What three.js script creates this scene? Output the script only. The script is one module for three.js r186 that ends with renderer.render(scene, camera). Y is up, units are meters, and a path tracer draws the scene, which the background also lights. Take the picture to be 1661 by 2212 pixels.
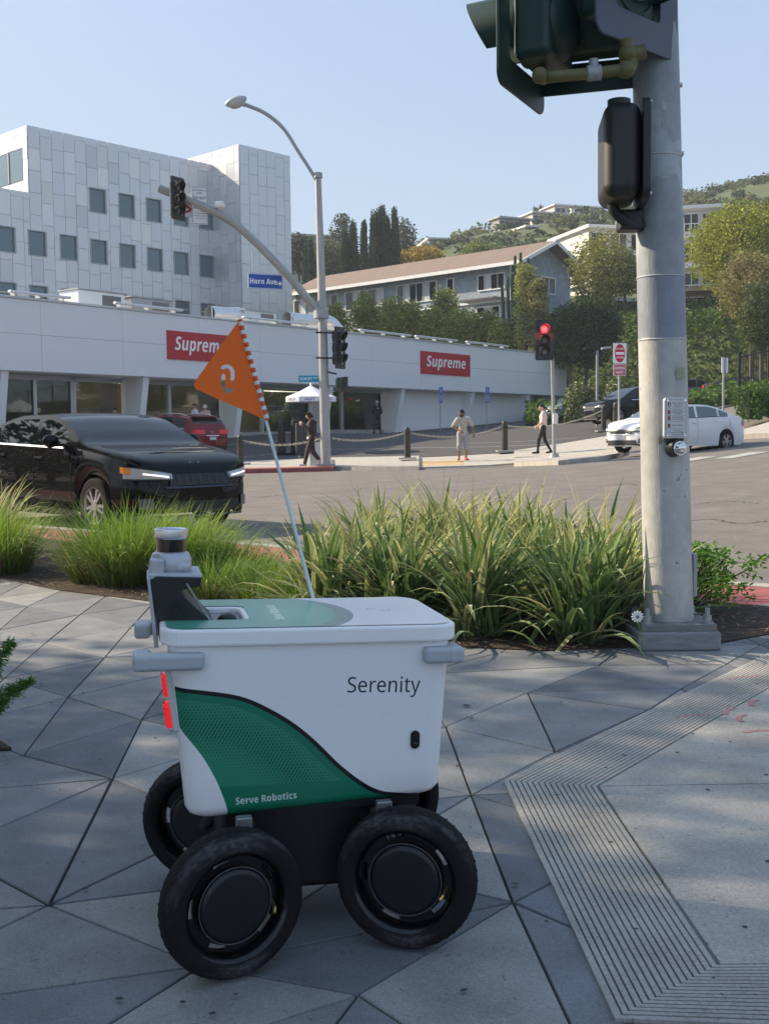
import * as THREE from 'three';
import { mergeGeometries, mergeVertices, toCreasedNormals } from 'three/addons/utils/BufferGeometryUtils.js';
import { RoundedBoxGeometry } from 'three/addons/geometries/RoundedBoxGeometry.js';

// ---------- camera, sky, sun, exposure ----------
const scene = new THREE.Scene();
const W0 = 1661, H0 = 2212, FOC = 2400, EYE = 0.97;
const PITCH = Math.atan((1106 - 942) / FOC), ROLL = THREE.MathUtils.degToRad(0.6);
const camera = new THREE.PerspectiveCamera(2 * Math.atan(H0 / 2 / FOC) * 180 / Math.PI, 768 / 1024, 0.05, 2000);
camera.rotation.order = 'YXZ';
camera.position.set(0, EYE, 0);
camera.rotation.set(-PITCH, 0, -ROLL);
scene.add(camera);
const renderer = new THREE.WebGLRenderer({ antialias: true });
renderer.toneMapping = THREE.LinearToneMapping;
renderer.toneMappingExposure = 1.78;
renderer.shadowMap.enabled = true;
const SUN = new THREE.Vector3(-0.79, 0.52, -0.33).normalize();
const sun = new THREE.DirectionalLight(new THREE.Color(1, 0.83, 0.6), 5);
sun.position.copy(SUN).multiplyScalar(150); sun.castShadow = true; sun.shadow.radius = 1.5;
Object.assign(sun.shadow.camera, { left: -90, right: 90, top: 90, bottom: -90, near: 1, far: 500 });
sun.shadow.mapSize.set(4096, 4096);
scene.add(sun, sun.target);
{ // hazy clear sky: blue overhead, pale near the horizon, a broad brightening towards the sun
  const w = 512, h = 256, a = new Float32Array(w * h * 4), v = new THREE.Vector3();
  for (let j = 0; j < h; j++) for (let i = 0; i < w; i++) {
    const ph = ((i + 0.5) / w - 0.5) * 2 * Math.PI, th = ((j + 0.5) / h - 0.5) * Math.PI;
    v.set(Math.cos(th) * Math.cos(ph), Math.sin(th), Math.cos(th) * Math.sin(ph));
    const e = Math.max(0, v.y), k = Math.pow(1 - e, 3.2), c = Math.max(0, v.dot(SUN));
    const gl = 0.2 * Math.pow(c, 3) + 0.9 * Math.pow(c, 16), o = (j * w + i) * 4;
    a[o] = 0.2 + 0.2 * k + gl; a[o + 1] = 0.295 + 0.175 * k + gl * 0.95; a[o + 2] = 0.455 + 0.075 * k + gl * 0.84; a[o + 3] = 1;
  }
  const t = new THREE.DataTexture(a, w, h, THREE.RGBAFormat, THREE.FloatType);
  t.mapping = THREE.EquirectangularReflectionMapping; t.magFilter = t.minFilter = THREE.LinearFilter; t.needsUpdate = true;
  scene.background = t; scene.environment = t; scene.backgroundIntensity = 1; scene.environmentIntensity = 1;
}
scene.fog = new THREE.FogExp2(new THREE.Color(0.75, 0.82, 0.92), 0.0005);

// ---------- helpers ----------
let seed = 12345;
const rnd = () => { seed = (seed * 1664525 + 1013904223) >>> 0; return seed / 4294967296; };
const rr = (a, b) => a + (b - a) * rnd();
const V = (x, y, z) => new THREE.Vector3(x, y, z);
const R = THREE.MathUtils.degToRad, lerp = THREE.MathUtils.lerp, clamp = THREE.MathUtils.clamp;
// a pixel of the photograph (1661 wide) as direction per unit of depth, and as points
function ray(px, py) {
  const u = (px - 830.5) / FOC, v = -(py - 1106) / FOC, c = Math.cos(ROLL), s = Math.sin(ROLL);
  const x = u * c + v * s, y = -u * s + v * c, d = Math.cos(PITCH) + y * Math.sin(PITCH);
  return [x / d, (-Math.sin(PITCH) + y * Math.cos(PITCH)) / d];
}
const at = (px, py, d) => { const [x, y] = ray(px, py); return V(x * d, EYE + y * d, -d); };
const flat = (px, py, y0 = 0) => { const [x, y] = ray(px, py); const d = (y0 - EYE) / y; return V(x * d, y0, -d); };
// road height: smooth surface through known spots (x, depth, height)
const GP = [[0, 8, -.13], [-4, 13, -.13], [3, 7, -.13], [2, 5, -.13], [6, 3, -.12], [-8, 20, -.13], [-12, 34, -.12], [-2, 36, -.12], [2.8, 38, 0], [5.7, 35.5, .1], [7.6, 32, .32], [9.8, 33, .47],
  [6, 20, .02], [11, 20, .25], [2, 20, -.1], [3, 14, -.1], [13, 38, 1.0], [18, 42, 1.9], [-.4, 62, 1.05], [13.1, 81, 2.2], [10, 62, 1.55], [5, 50, .75], [-4.6, 57, 1.1], [-8, 45, .16], [-18, 42, .25],
  [-30, 60, .8], [30, 40, 2.6], [30, 60, 3.6], [24, 80, 3.2], [0, 110, 3], [-50, 100, 2], [60, 90, 6], [-50, 20, -.3], [-30, 0, -.3], [40, 5, .9], [20, 5, .3], [0, -20, -.2], [0, -60, -.3], [60, -40, 0], [-60, -60, -.4], [80, 30, 5], [-100, 60, 0], [0, 200, 6], [120, 200, 12], [-120, 200, 4]];
const GW = (() => {
  const n = GP.length, N = n + 3, A = [];
  for (let i = 0; i < N; i++) { A.push(new Float64Array(N + 1)); }
  for (let i = 0; i < n; i++) {
    for (let j = 0; j < n; j++) A[i][j] = Math.sqrt((GP[i][0] - GP[j][0]) ** 2 + (GP[i][1] - GP[j][1]) ** 2 + 9) ;
    A[i][n] = A[n][i] = 1; A[i][n + 1] = A[n + 1][i] = GP[i][0] / 50; A[i][n + 2] = A[n + 2][i] = GP[i][1] / 50; A[i][N] = GP[i][2];
  }
  for (let c = 0; c < N; c++) {
    let p = c; for (let r = c + 1; r < N; r++) if (Math.abs(A[r][c]) > Math.abs(A[p][c])) p = r;
    [A[c], A[p]] = [A[p], A[c]];
    for (let r = 0; r < N; r++) if (r !== c) { const f = A[r][c] / A[c][c]; if (f) for (let k = c; k <= N; k++) A[r][k] -= f * A[c][k]; }
  }
  return A.map((r, i) => r[N] / r[i]);
})();
function G(x, d) {
  let s = GW[GP.length] + GW[GP.length + 1] * x / 50 + GW[GP.length + 2] * d / 50;
  for (let i = 0; i < GP.length; i++) s += GW[i] * Math.sqrt((x - GP[i][0]) ** 2 + (d - GP[i][1]) ** 2 + 9);
  return s;
}
function onG(px, py, off = 0) { // where the ray of a pixel meets the road surface (+ off)
  const [x, y] = ray(px, py); let prev = 3;
  for (let d = 3; d < 200; d *= 1.01) { if (EYE + y * d < G(x * d, d) + off) { let a = prev, b = d; for (let k = 0; k < 20; k++) { const m = (a + b) / 2; if (EYE + y * m < G(x * m, m) + off) b = m; else a = m; } return V(x * b, G(x * b, b) + off, -b); } prev = d; }
  return V(x * 60, G(x * 60, 60) + off, -60);
}
// hillside rising behind the shop and on the right
const HILL = [[60, 0], [72, 2.5], [84, 6], [100, 9.5], [130, 15], [170, 26], [230, 41], [300, 52], [380, 56], [500, 40]];
function hillY(x, d) {
  let h = 0; for (let i = 0; i < HILL.length - 1; i++) if (d >= HILL[i][0]) { const t = clamp((d - HILL[i][0]) / (HILL[i + 1][0] - HILL[i][0]), 0, 1); h = lerp(HILL[i][1], HILL[i + 1][1], t * t * (3 - 2 * t) * .5 + t * .5); }
  const k = clamp(0.86 + (x / Math.max(d, 1)) * 0.75, 0.3, 1.25), sm = t => { t = clamp(t, 0, 1); return t * t * (3 - 2 * t); };
  const b = -(x + 15.2) * .79 + (d - 44) * .61, s = (x + 15.2) * .6096 + (d - 44) * .7927;
  h *= Math.max(sm((b - 13) / 12), sm((s - 50) / 5));
  return h * k + 1.2 * Math.sin(x * .07 + d * .03) * clamp((d - 90) / 80, 0, 1);
}
const used = {};
function nm(n) { if (used[n] === undefined) { used[n] = 0; return n; } used[n]++; return n + '_' + String(used[n]).padStart(3, '0'); }
function tagO(o, label, category, group, kind) { if (label) o.userData.label = label; if (category) o.userData.category = category; if (group) o.userData.group = group; if (kind) o.userData.kind = kind; return o; }
function shad(m) { m.castShadow = m.receiveShadow = true; return m; }
function thing(name, label, category, pos = [0, 0, 0], turn = 0, group) { const o = new THREE.Group(); o.name = nm(name); o.position.set(...(pos.isVector3 ? [pos.x, pos.y, pos.z] : pos)); o.rotation.y = turn; scene.add(o); return tagO(o, label, category, group); }
function mesh(name, geo, mat, parent) { if (Array.isArray(geo)) geo = merge(geo); const m = shad(new THREE.Mesh(geo, mat)); m.name = parent ? name : nm(name); (parent || scene).add(m); return m; }
function struct(name, geo, mat) { const m = mesh(name, geo, mat); m.userData.kind = 'structure'; return m; }
function copyOf(o, pos, turn, label) { const c = o.clone(); c.name = nm(o.name.replace(/_\d{3}$/, '')); c.userData = { ...o.userData }; if (label) c.userData.label = label; if (pos) c.position.copy(pos); if (turn !== undefined) c.rotation.y = turn; scene.add(c); return c; }
function merge(gs) {
  gs = gs.map(g => { g = g.index ? g.toNonIndexed() : g; for (const k of Object.keys(g.attributes)) if (!['position', 'normal', 'uv', 'color'].includes(k)) g.deleteAttribute(k); if (!g.attributes.normal) g.computeVertexNormals(); if (!g.attributes.uv) g.setAttribute('uv', new THREE.BufferAttribute(new Float32Array(g.attributes.position.count * 2), 2)); return g; });
  if (gs.some(g => g.attributes.color)) gs.forEach(g => { if (!g.attributes.color) g.setAttribute('color', new THREE.BufferAttribute(new Float32Array(g.attributes.position.count * 3).fill(1), 3)); });
  return gs.length > 1 ? mergeGeometries(gs) : gs[0];
}
const tf = (g, x = 0, y = 0, z = 0, rx = 0, ry = 0, rz = 0, s = 1) => { g.applyMatrix4(new THREE.Matrix4().compose(V(x, y, z), new THREE.Quaternion().setFromEuler(new THREE.Euler(rx, ry, rz)), Array.isArray(s) ? V(...s) : V(s, s, s))); return g; };
const box = (w, h, d, x = 0, y = 0, z = 0, rx = 0, ry = 0, rz = 0) => tf(new THREE.BoxGeometry(w, h, d), x, y, z, rx, ry, rz);
const rbox = (w, h, d, r, x = 0, y = 0, z = 0, rx = 0, ry = 0, rz = 0) => tf(new RoundedBoxGeometry(w, h, d, 3, Math.min(r, w / 2.01, h / 2.01, d / 2.01)), x, y, z, rx, ry, rz);
const cyl = (r1, r2, h, x = 0, y = 0, z = 0, rx = 0, ry = 0, rz = 0, n = 24) => tf(new THREE.CylinderGeometry(r1, r2, h, n), x, y, z, rx, ry, rz);
const tube = (pts, r, n = 24, m = 10) => new THREE.TubeGeometry(new THREE.CatmullRomCurve3(pts), n, r, m);
function rod(a, b, r, r2 = r, n = 12) { const g = new THREE.CylinderGeometry(r2, r, a.distanceTo(b), n); g.applyQuaternion(new THREE.Quaternion().setFromUnitVectors(V(0, 1, 0), b.clone().sub(a).normalize())); const m = a.clone().add(b).multiplyScalar(.5); g.translate(m.x, m.y, m.z); return g; }
const lathe = (pts, n = 36) => new THREE.LatheGeometry(pts.map(p => new THREE.Vector2(p[0], p[1])), n);
function ext(pts, depth, bev = 0, holes) { const s = new THREE.Shape(pts.map(p => new THREE.Vector2(p[0], p[1]))); if (holes) s.holes = holes.map(h => new THREE.Path(h.map(p => new THREE.Vector2(p[0], p[1])))); return new THREE.ExtrudeGeometry(s, { depth, bevelEnabled: bev > 0, bevelSize: bev, bevelThickness: bev, bevelSegments: 2, curveSegments: 10 }); }
function rrect(w, h, r, n = 6) { const o = []; for (const [cx, cy, a0] of [[w / 2 - r, h / 2 - r, 0], [-w / 2 + r, h / 2 - r, 90], [-w / 2 + r, -h / 2 + r, 180], [w / 2 - r, -h / 2 + r, 270]]) for (let i = 0; i <= n; i++) { const a = R(a0 + 90 * i / n); o.push([cx + r * Math.cos(a), cy + r * Math.sin(a)]); } return o; }
function polyMesh(verts, tris) { const g = new THREE.BufferGeometry(); g.setAttribute('position', new THREE.Float32BufferAttribute(verts, 3)); g.setIndex(tris); g.computeVertexNormals(); return g; }
// value noise and textures
const HN = new Float32Array(65536); for (let i = 0; i < 65536; i++) HN[i] = rnd();
function vn(x, y, per) { const xi = Math.floor(x), yi = Math.floor(y); let fx = x - xi, fy = y - yi; fx = fx * fx * (3 - 2 * fx); fy = fy * fy * (3 - 2 * fy); const w = (a, b) => HN[((((a % per) + per) % per) * 197 + (((b % per) + per) % per) * 7919) & 65535]; return lerp(lerp(w(xi, yi), w(xi + 1, yi), fx), lerp(w(xi, yi + 1), w(xi + 1, yi + 1), fx), fy); }
function fbm(u, v, f, o) { let s = 0, a = .5, t = 0; for (let i = 0; i < o; i++) { s += a * vn(u * f, v * f, f); t += a; a *= .5; f *= 2; } return s / t; }
function tex(n, fn, srgb = true, rep) { const a = new Uint8Array(n * n * 4); for (let j = 0; j < n; j++) for (let i = 0; i < n; i++) { const c = fn(i / n, j / n, i, j); const o = (j * n + i) * 4; for (let k = 0; k < 3; k++) a[o + k] = clamp((Array.isArray(c) ? c[k] : c) * 255, 0, 255); a[o + 3] = 255; } const t = new THREE.DataTexture(a, n, n); t.wrapS = t.wrapT = THREE.RepeatWrapping; t.magFilter = THREE.LinearFilter; t.minFilter = THREE.LinearMipmapLinearFilter; t.generateMipmaps = true; if (srgb) t.colorSpace = THREE.SRGBColorSpace; if (rep) t.repeat.set(rep, rep); t.needsUpdate = true; return t; }
function canvasTex(w, h, draw) { const c = document.createElement('canvas'); c.width = w; c.height = h; const x = c.getContext('2d'); draw(x, w, h); const t = new THREE.CanvasTexture(c); t.colorSpace = THREE.SRGBColorSpace; t.anisotropy = 8; return t; }
const mat = (c, rough = .7, metal = 0, more = {}) => new THREE.MeshStandardMaterial({ color: Array.isArray(c) ? new THREE.Color().setRGB(...c) : new THREE.Color(c), roughness: rough, metalness: metal, side: THREE.DoubleSide, ...more });
const phys = (c, rough = .4, metal = 0, more = {}) => new THREE.MeshPhysicalMaterial({ color: Array.isArray(c) ? new THREE.Color().setRGB(...c) : new THREE.Color(c), roughness: rough, metalness: metal, side: THREE.DoubleSide, ...more });
const planarUV = (g, s = 1) => { const p = g.attributes.position, a = new Float32Array(p.count * 2); for (let i = 0; i < p.count; i++) { a[i * 2] = p.getX(i) * s; a[i * 2 + 1] = p.getZ(i) * s; } g.setAttribute('uv', new THREE.BufferAttribute(a, 2)); return g; };
const wallUV = (g, s = 1) => { const p = g.attributes.position, a = new Float32Array(p.count * 2); for (let i = 0; i < p.count; i++) { a[i * 2] = (p.getX(i) + p.getZ(i)) * s; a[i * 2 + 1] = p.getY(i) * s; } g.setAttribute('uv', new THREE.BufferAttribute(a, 2)); return g; };

// ---------- shared materials ----------
const grain = tex(512, (u, v) => { const a = fbm(u, v, 8, 5), b = vn(u * 256, v * 256, 256), c = vn(u * 128 + 9, v * 128, 128); let k = .9 + .2 * (a - .5) + .13 * (b - .5) + (c > .93 ? -.2 : 0) + (b > .97 ? .1 : 0); return k; });
const grainB = tex(512, (u, v) => .5 + .5 * (fbm(u, v, 16, 5) - .5) + .5 * (vn(u * 256, v * 256, 256) - .5), false);
const aspT = tex(1024, (u, v) => { const a = fbm(u, v, 6, 5), b = vn(u * 512, v * 512, 512), st = Math.abs(fbm(u + .3, v + .7, 10, 4) - .5) < .006 && a > .5 ? -.3 : 0; const k = .88 + .2 * (a - .5) + .22 * (b - .5) + st; return [k, k * .985, k * .97]; });
const M = {
  asphalt: mat([.2, .187, .177], .95, 0, { map: aspT, bumpMap: grainB, bumpScale: .006 }),
  lot: mat([.075, .076, .082], .95, 0, { map: aspT }),
  concrete: mat([.5, .465, .41], .9, 0, { map: grain, bumpMap: grainB, bumpScale: .003 }),
  curb: mat([.4, .38, .35], .9, 0, { map: grain }),
  redPaint: mat([.36, .1, .1], .85, 0, { map: grain }),
  white: mat([.78, .78, .76], .7), offwhite: mat([.74, .74, .75], .75, 0, { map: grain }),
  black: mat([.012, .012, .013], .6), rubber: phys([.012, .012, .013], .9, 0, { specularIntensity: .3 }),
  galv: mat([.42, .44, .46], .55, .35, { map: grain }), steel: mat([.5, .5, .5], .35, .9), chrome: mat([.8, .8, .8], .12, 1),
  soil: mat([.07, .045, .03], 1, 0, { map: grain, bumpMap: grainB, bumpScale: .02 }),
  sigGreen: mat([.014, .042, .036], .5), sigBlack: mat([.02, .021, .023], .5),
  glass: phys([.012, .017, .02], .03, 0, {}),
};
// ---------- ground ----------
const L2 = (x, d, y) => [x, y, -d];
{ // asphalt: one sheet to the horizon, finer near the junction
  const xs = [], ds = []; const lad = (a, b, n, arr) => { for (let i = 0; i < n; i++) arr.push(a + (b - a) * i / n); };
  lad(-900, -60, 10, xs); lad(-60, -20, 16, xs); lad(-20, 24, 66, xs); lad(24, 70, 20, xs); lad(70, 900, 10, xs); xs.push(900);
  lad(-400, -10, 8, ds); lad(-10, 90, 120, ds); lad(90, 200, 20, ds); lad(200, 1200, 8, ds); ds.push(1200);
  const v = [], t = []; for (const d of ds) for (const x of xs) v.push(x, (d > 220 || Math.abs(x) > 120) ? clamp(G(clamp(x, -120, 120), clamp(d, -60, 220)), -2, 8) : G(x, d), -d);
  const n = xs.length; for (let j = 0; j < ds.length - 1; j++) for (let i = 0; i < n - 1; i++) { const a = j * n + i; t.push(a, a + 1, a + n, a + 1, a + n + 1, a + n); }
  struct('road', planarUV(polyMesh(v, t), .35), M.asphalt);
}
// a polygon (x, depth) draped on a height function as a sheet
function drape(poly, hf, cell = 2, skirt = 0) {
  const v = [], t = []; let x0 = 1e9, x1 = -1e9, d0 = 1e9, d1 = -1e9;
  for (const [x, d] of poly) { x0 = Math.min(x0, x); x1 = Math.max(x1, x); d0 = Math.min(d0, d); d1 = Math.max(d1, d); }
  const cl = (P, ax, lim, s) => { const o = []; for (let i = 0; i < P.length; i++) { const a = P[i], b = P[(i + 1) % P.length], ia = s * (a[ax] - lim) >= 0, ib = s * (b[ax] - lim) >= 0; if (ia) o.push(a); if (ia !== ib) { const k = (lim - a[ax]) / (b[ax] - a[ax]); o.push([a[0] + (b[0] - a[0]) * k, a[1] + (b[1] - a[1]) * k]); } } return o; };
  for (let x = x0; x < x1; x += cell) { const Px = cl(cl(poly, 0, x, 1), 0, Math.min(x + cell, x1 + 1e-6), -1); if (Px.length < 3) continue;
    for (let d = d0; d < d1; d += cell) { const P = cl(cl(Px, 1, d, 1), 1, Math.min(d + cell, d1 + 1e-6), -1); if (P.length < 3) continue;
      const b = v.length / 3; for (const [a, c] of P) v.push(a, hf(a, c), -c); for (const f of THREE.ShapeUtils.triangulateShape(P.map(p => new THREE.Vector2(p[0], -p[1])), [])) t.push(b + f[0], b + f[1], b + f[2]); } }
  if (skirt) for (let i = 0; i < poly.length; i++) { const a = poly[i], c = poly[(i + 1) % poly.length], n = Math.max(1, Math.ceil(Math.hypot(a[0] - c[0], a[1] - c[1]) / cell)); for (let k = 0; k < n; k++) { const p = [lerp(a[0], c[0], k / n), lerp(a[1], c[1], k / n)], q = [lerp(a[0], c[0], (k + 1) / n), lerp(a[1], c[1], (k + 1) / n)], b = v.length / 3; v.push(p[0], hf(...p), -p[1], q[0], hf(...q), -q[1], q[0], hf(...q) - skirt, -q[1], p[0], hf(...p) - skirt, -p[1]); t.push(b, b + 1, b + 2, b, b + 2, b + 3); } }
  const g = polyMesh(v, t).toNonIndexed(); g.computeVertexNormals(); return planarUV(g, 1);
}
const xz = p => [p.x, -p.z];
// near corner: plaza base, bed, ramp
const curbPt = t => { const a = clamp((t - 3) / 9, 0, 1); return [-1.0 + .755 * t + .6 * a * a, 10 - .655 * t + 1.0 * a * a - 0]; };
const curbLine = []; for (let t = -22; t <= 14; t += .75) curbLine.push(curbPt(t));
const off = (p, i, o) => { const a = curbLine[Math.max(0, i - 1)], b = curbLine[Math.min(curbLine.length - 1, i + 1)], l = Math.hypot(b[0] - a[0], b[1] - a[1]); return [p[0] + (b[1] - a[1]) / l * o, p[1] - (b[0] - a[0]) / l * o]; };
const band = (a, b) => [...curbLine.map((p, i) => off(p, i, a)), ...curbLine.map((p, i) => off(p, i, b)).reverse()];
struct('plaza_base', drape([...curbLine.map((p, i) => off(p, i, .9)), [14, -6], [-24, -6]], () => -.014, 4, .3), mat([.12, .12, .125], .95, 0, { map: grain }));
struct('gutter', drape(band(-.02, -.5), (x, d) => G(x, d) + .008, 1.2), M.concrete);
struct('kerb', drape(band(.16, 0), () => .004, 1.2, .3), M.curb);
struct('red_kerb_strip', drape(band(.9, .165), () => -.002, 1.2, .2), M.redPaint);
const bedFront = [[-9, 11.2], [-5.2, 9.6], [-3.4, 8.35], [-2.7, 7.75], [-2.1, 7.1], [-1.39, 6.56], [-.75, 5.95], [-.1, 5.4], [.36, 5.03], [.7, 4.93], [1.05, 4.98], [1.45, 5.0], [1.84, 5.28], [2.4, 5.0], [3.0, 4.6]];
const bedPoly = [...bedFront, ...curbLine.map((p, i) => off(p, i, .92)).filter(p => p[0] > -10.5 && p[0] < 3.2).reverse()];
const bedY = (x, d) => -.004 + .02 * vn(x * 2.3, d * 2.3, 64);
struct('planting_bed', drape(bedPoly, bedY, .25, .03), M.soil);
const inPoly = (p, P) => { let c = false; for (let i = 0, j = P.length - 1; i < P.length; j = i++) if ((P[i][1] > p[1]) !== (P[j][1] > p[1]) && p[0] < (P[j][0] - P[i][0]) * (p[1] - P[i][1]) / (P[j][1] - P[i][1]) + P[i][0]) c = !c; return c; };
// curb ramp with grooved border
const rO = xz(flat(1088, 1690)), rI = xz(flat(1290, 1703)), rO2 = xz(flat(1700, 1393)), rI2 = xz(flat(1700, 1466)), rB = xz(flat(1328, 2207)), rBi = xz(flat(1550, 2090));
const ext2 = (a, b, k) => [a[0] + (b[0] - a[0]) * k, a[1] + (b[1] - a[1]) * k];
const rO3 = ext2(rO, rO2, 1.9), rI3 = ext2(rI, rI2, 2.1), rE = [rB[0] + 2.6, rB[1] - .25], rEi = [rBi[0] + 2.4, rBi[1] + .0];
const rampPoly = [rO, rO3, rI3, [3.2, 4.4], rE, rB];
{ // ramp: smooth centre slabs, ribbed border bands
  const g = new THREE.Group(); g.name = 'curb_ramp'; g.userData.kind = 'structure'; scene.add(g);
  const cm = mat([.42, .405, .375], .9, 0, { map: grain, bumpMap: grainB, bumpScale: .003 });
  const mid = [rI[0] + 2.5, rI[1] + .04];
  const slab = (P, y = .006) => { const t = drape(P, () => y, .6, .03); return t; };
  const ins = (P, e) => { const cx = P.reduce((s, p) => s + p[0], 0) / P.length, cd = P.reduce((s, p) => s + p[1], 0) / P.length; return P.map(p => { const l = Math.hypot(p[0] - cx, p[1] - cd); return [p[0] + (cx - p[0]) * e / l, p[1] + (cd - p[1]) * e / l]; }); };
  mesh('slab', slab(ins([rI, rI3, [3.0, 4.2], mid], .006)), cm, g);
  mesh('slab', slab(ins([rI, mid, rEi, rBi], .006)), cm, g);
  // ribs: strips parallel to the border, with grooves between
  const ribs = (a, b, c, d) => { // a-b outer edge, c-d inner edge
    const N = 15; mesh('border_edge', slab([a, b, ext2(b, d, .055), ext2(a, c, .055)], .006), cm, g);
    for (let i = 0; i < N; i++) { const k0 = .07 + .93 * i / N, k1 = k0 + .93 / N * .72; mesh('rib', slab([ext2(a, c, k0), ext2(b, d, k0), ext2(b, d, k1), ext2(a, c, k1)], .007), cm, g); }
  };
  ribs(rO, rO3, rI, rI3); ribs(rB, rO, rBi, rI); ribs(rE, rB, rEi, rBi);
  mesh('groove_bed', drape([rO, rO3, rI3, [3.0, 4.2], rEi, rE, rB], () => -.004, .8), mat([.3, .29, .27], .95, 0, { map: grain }), g);
  const red = mat([.45, .25, .25], .9, 0, { map: grain });
  for (const [px, py, l, a] of [[1495, 1545, .13, .2], [1600, 1550, .1, 1.1], [1572, 1535, .1, .9], [1625, 1517, .1, 1.0], [1600, 1462, .14, .3], [1640, 1578, .12, .1]]) { const p = flat(px, py, .008); mesh('chalk_mark', tf(tube([V(-l / 2, 0, .01), V(0, 0, -.008), V(l / 2, 0, .004)], .012, 10, 6), p.x, .0065, p.z, 0, a, 0, [1, .12, 1]), red, g); }
}
{ // triangular stone pavers, each its own slab
  const g = new THREE.Group(); g.name = 'plaza_paving'; g.userData.kind = 'structure'; scene.add(g);
  const mats = [[.2, .216, .238], [.25, .257, .262], [.16, .173, .19], [.32, .32, .312], [.222, .232, .246], [.185, .196, .212]].map(c => mat(c, .8, 0, { map: grain, bumpMap: grainB, bumpScale: .0015 }));
  const p = [-.362, .36], q = [.3, .415], O = [-1.119, 3.364];
  const known = [[62, 1309], [173, 1328], [100, 1388], [227, 1420], [285, 1353], [11, 1465], [147, 1506], [307, 1555], [51, 1632], [244, 1682], [136, 1874], [1139, 1496], [1293, 1437], [1399, 1534], [963, 1569], [1018, 1717], [1108, 1949], [1080, 1410], [773, 2148]].map(k => xz(flat(...k)));
  const P = (i, j) => { let x = O[0] + i * p[0] + j * q[0], d = O[1] + i * p[1] + j * q[1]; const b = clamp((x + .8) / 1, 0, 1); x -= .05 * b; d += .24 * b; for (const k of known) if (Math.hypot(k[0] - x, k[1] - d) < .21) return k; return [x + .03 * (HN[(i * 37 + j * 91) & 65535] - .5), d + .03 * (HN[(i * 71 + j * 13) & 65535] - .5)]; };
  for (let i = -16; i < 16; i++) for (let j = -16; j < 20; j++) {
    const a = P(i, j), b = P(i + 1, j), c = P(i + 1, j + 1), e = P(i, j + 1), h = HN[(i * 131 + j * 57 + 999) & 65535];
    const tr = h < .5 ? [[a, b, c], [a, c, e]] : [[a, b, e], [b, c, e]];
    tr.forEach((t, k) => {
      const cx = (t[0][0] + t[1][0] + t[2][0]) / 3, cd = (t[0][1] + t[1][1] + t[2][1]) / 3;
      if (cd < .4 || cx < -.42 * cd - 1.2 || cx > .42 * cd + 1.2 || cd > 9.5) return;
      if (t.every(v => inPoly(v, rampPoly)) || t.every(v => inPoly(v, bedPoly))) return;
      if (!t.some(v => !inPoly(v, bedPoly))) return;
      let o = 1e9; // must lie inside the kerb
      for (let n = 0; n < curbLine.length - 1; n++) { const A = curbLine[n], B = curbLine[n + 1], l = Math.hypot(B[0] - A[0], B[1] - A[1]); const tt = ((cx - A[0]) * (B[0] - A[0]) + (cd - A[1]) * (B[1] - A[1])) / l / l; if (tt >= 0 && tt <= 1) o = Math.min(o, ((cx - A[0]) * (B[1] - A[1]) - (cd - A[1]) * (B[0] - A[0])) / l); }
      if (o < 1.0) return;
      const w = .0016 + .0022 * HN[(i * 17 + j * 29 + k * 7) & 65535]; // joint
      const inset = t.map((v, n) => { const u = t[(n + 1) % 3], z = t[(n + 2) % 3]; const d1 = [u[0] - v[0], u[1] - v[1]], d2 = [z[0] - v[0], z[1] - v[1]], l1 = Math.hypot(...d1), l2 = Math.hypot(...d2); const bx = d1[0] / l1 + d2[0] / l2, by = d1[1] / l1 + d2[1] / l2, bl = Math.hypot(bx, by), s = Math.abs(d1[0] * by - d1[1] * bx) / l1 / bl; return [v[0] + bx / bl * w / s, v[1] + by / bl * w / s]; });
      const y0 = .0015 * (HN[(i * 7 + j * 3 + k) & 65535] - .5), vs = [], c2 = .003;
      const inn = inset.map(v => [v[0] + (cx - v[0]) * .012, v[1] + (cd - v[1]) * .012]);
      inn.forEach(v => vs.push(v[0], y0, -v[1])); inset.forEach(v => vs.push(v[0], y0 - c2, -v[1])); inset.forEach(v => vs.push(v[0], y0 - .025, -v[1]));
      const ix = [0, 1, 2]; for (const o2 of [0, 3]) for (let n = 0; n < 3; n++) { const m = (n + 1) % 3; ix.push(o2 + n, o2 + m + 3, o2 + m, o2 + n, o2 + n + 3, o2 + m + 3); }
      const ge = polyMesh(vs, ix).toNonIndexed(); ge.computeVertexNormals(); planarUV(ge, 1.3);
      mesh('paver', ge, mats[Math.floor(HN[(i * 53 + j * 101 + k * 211) & 65535] * 5.99)], g);
    });
  }
}
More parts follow.
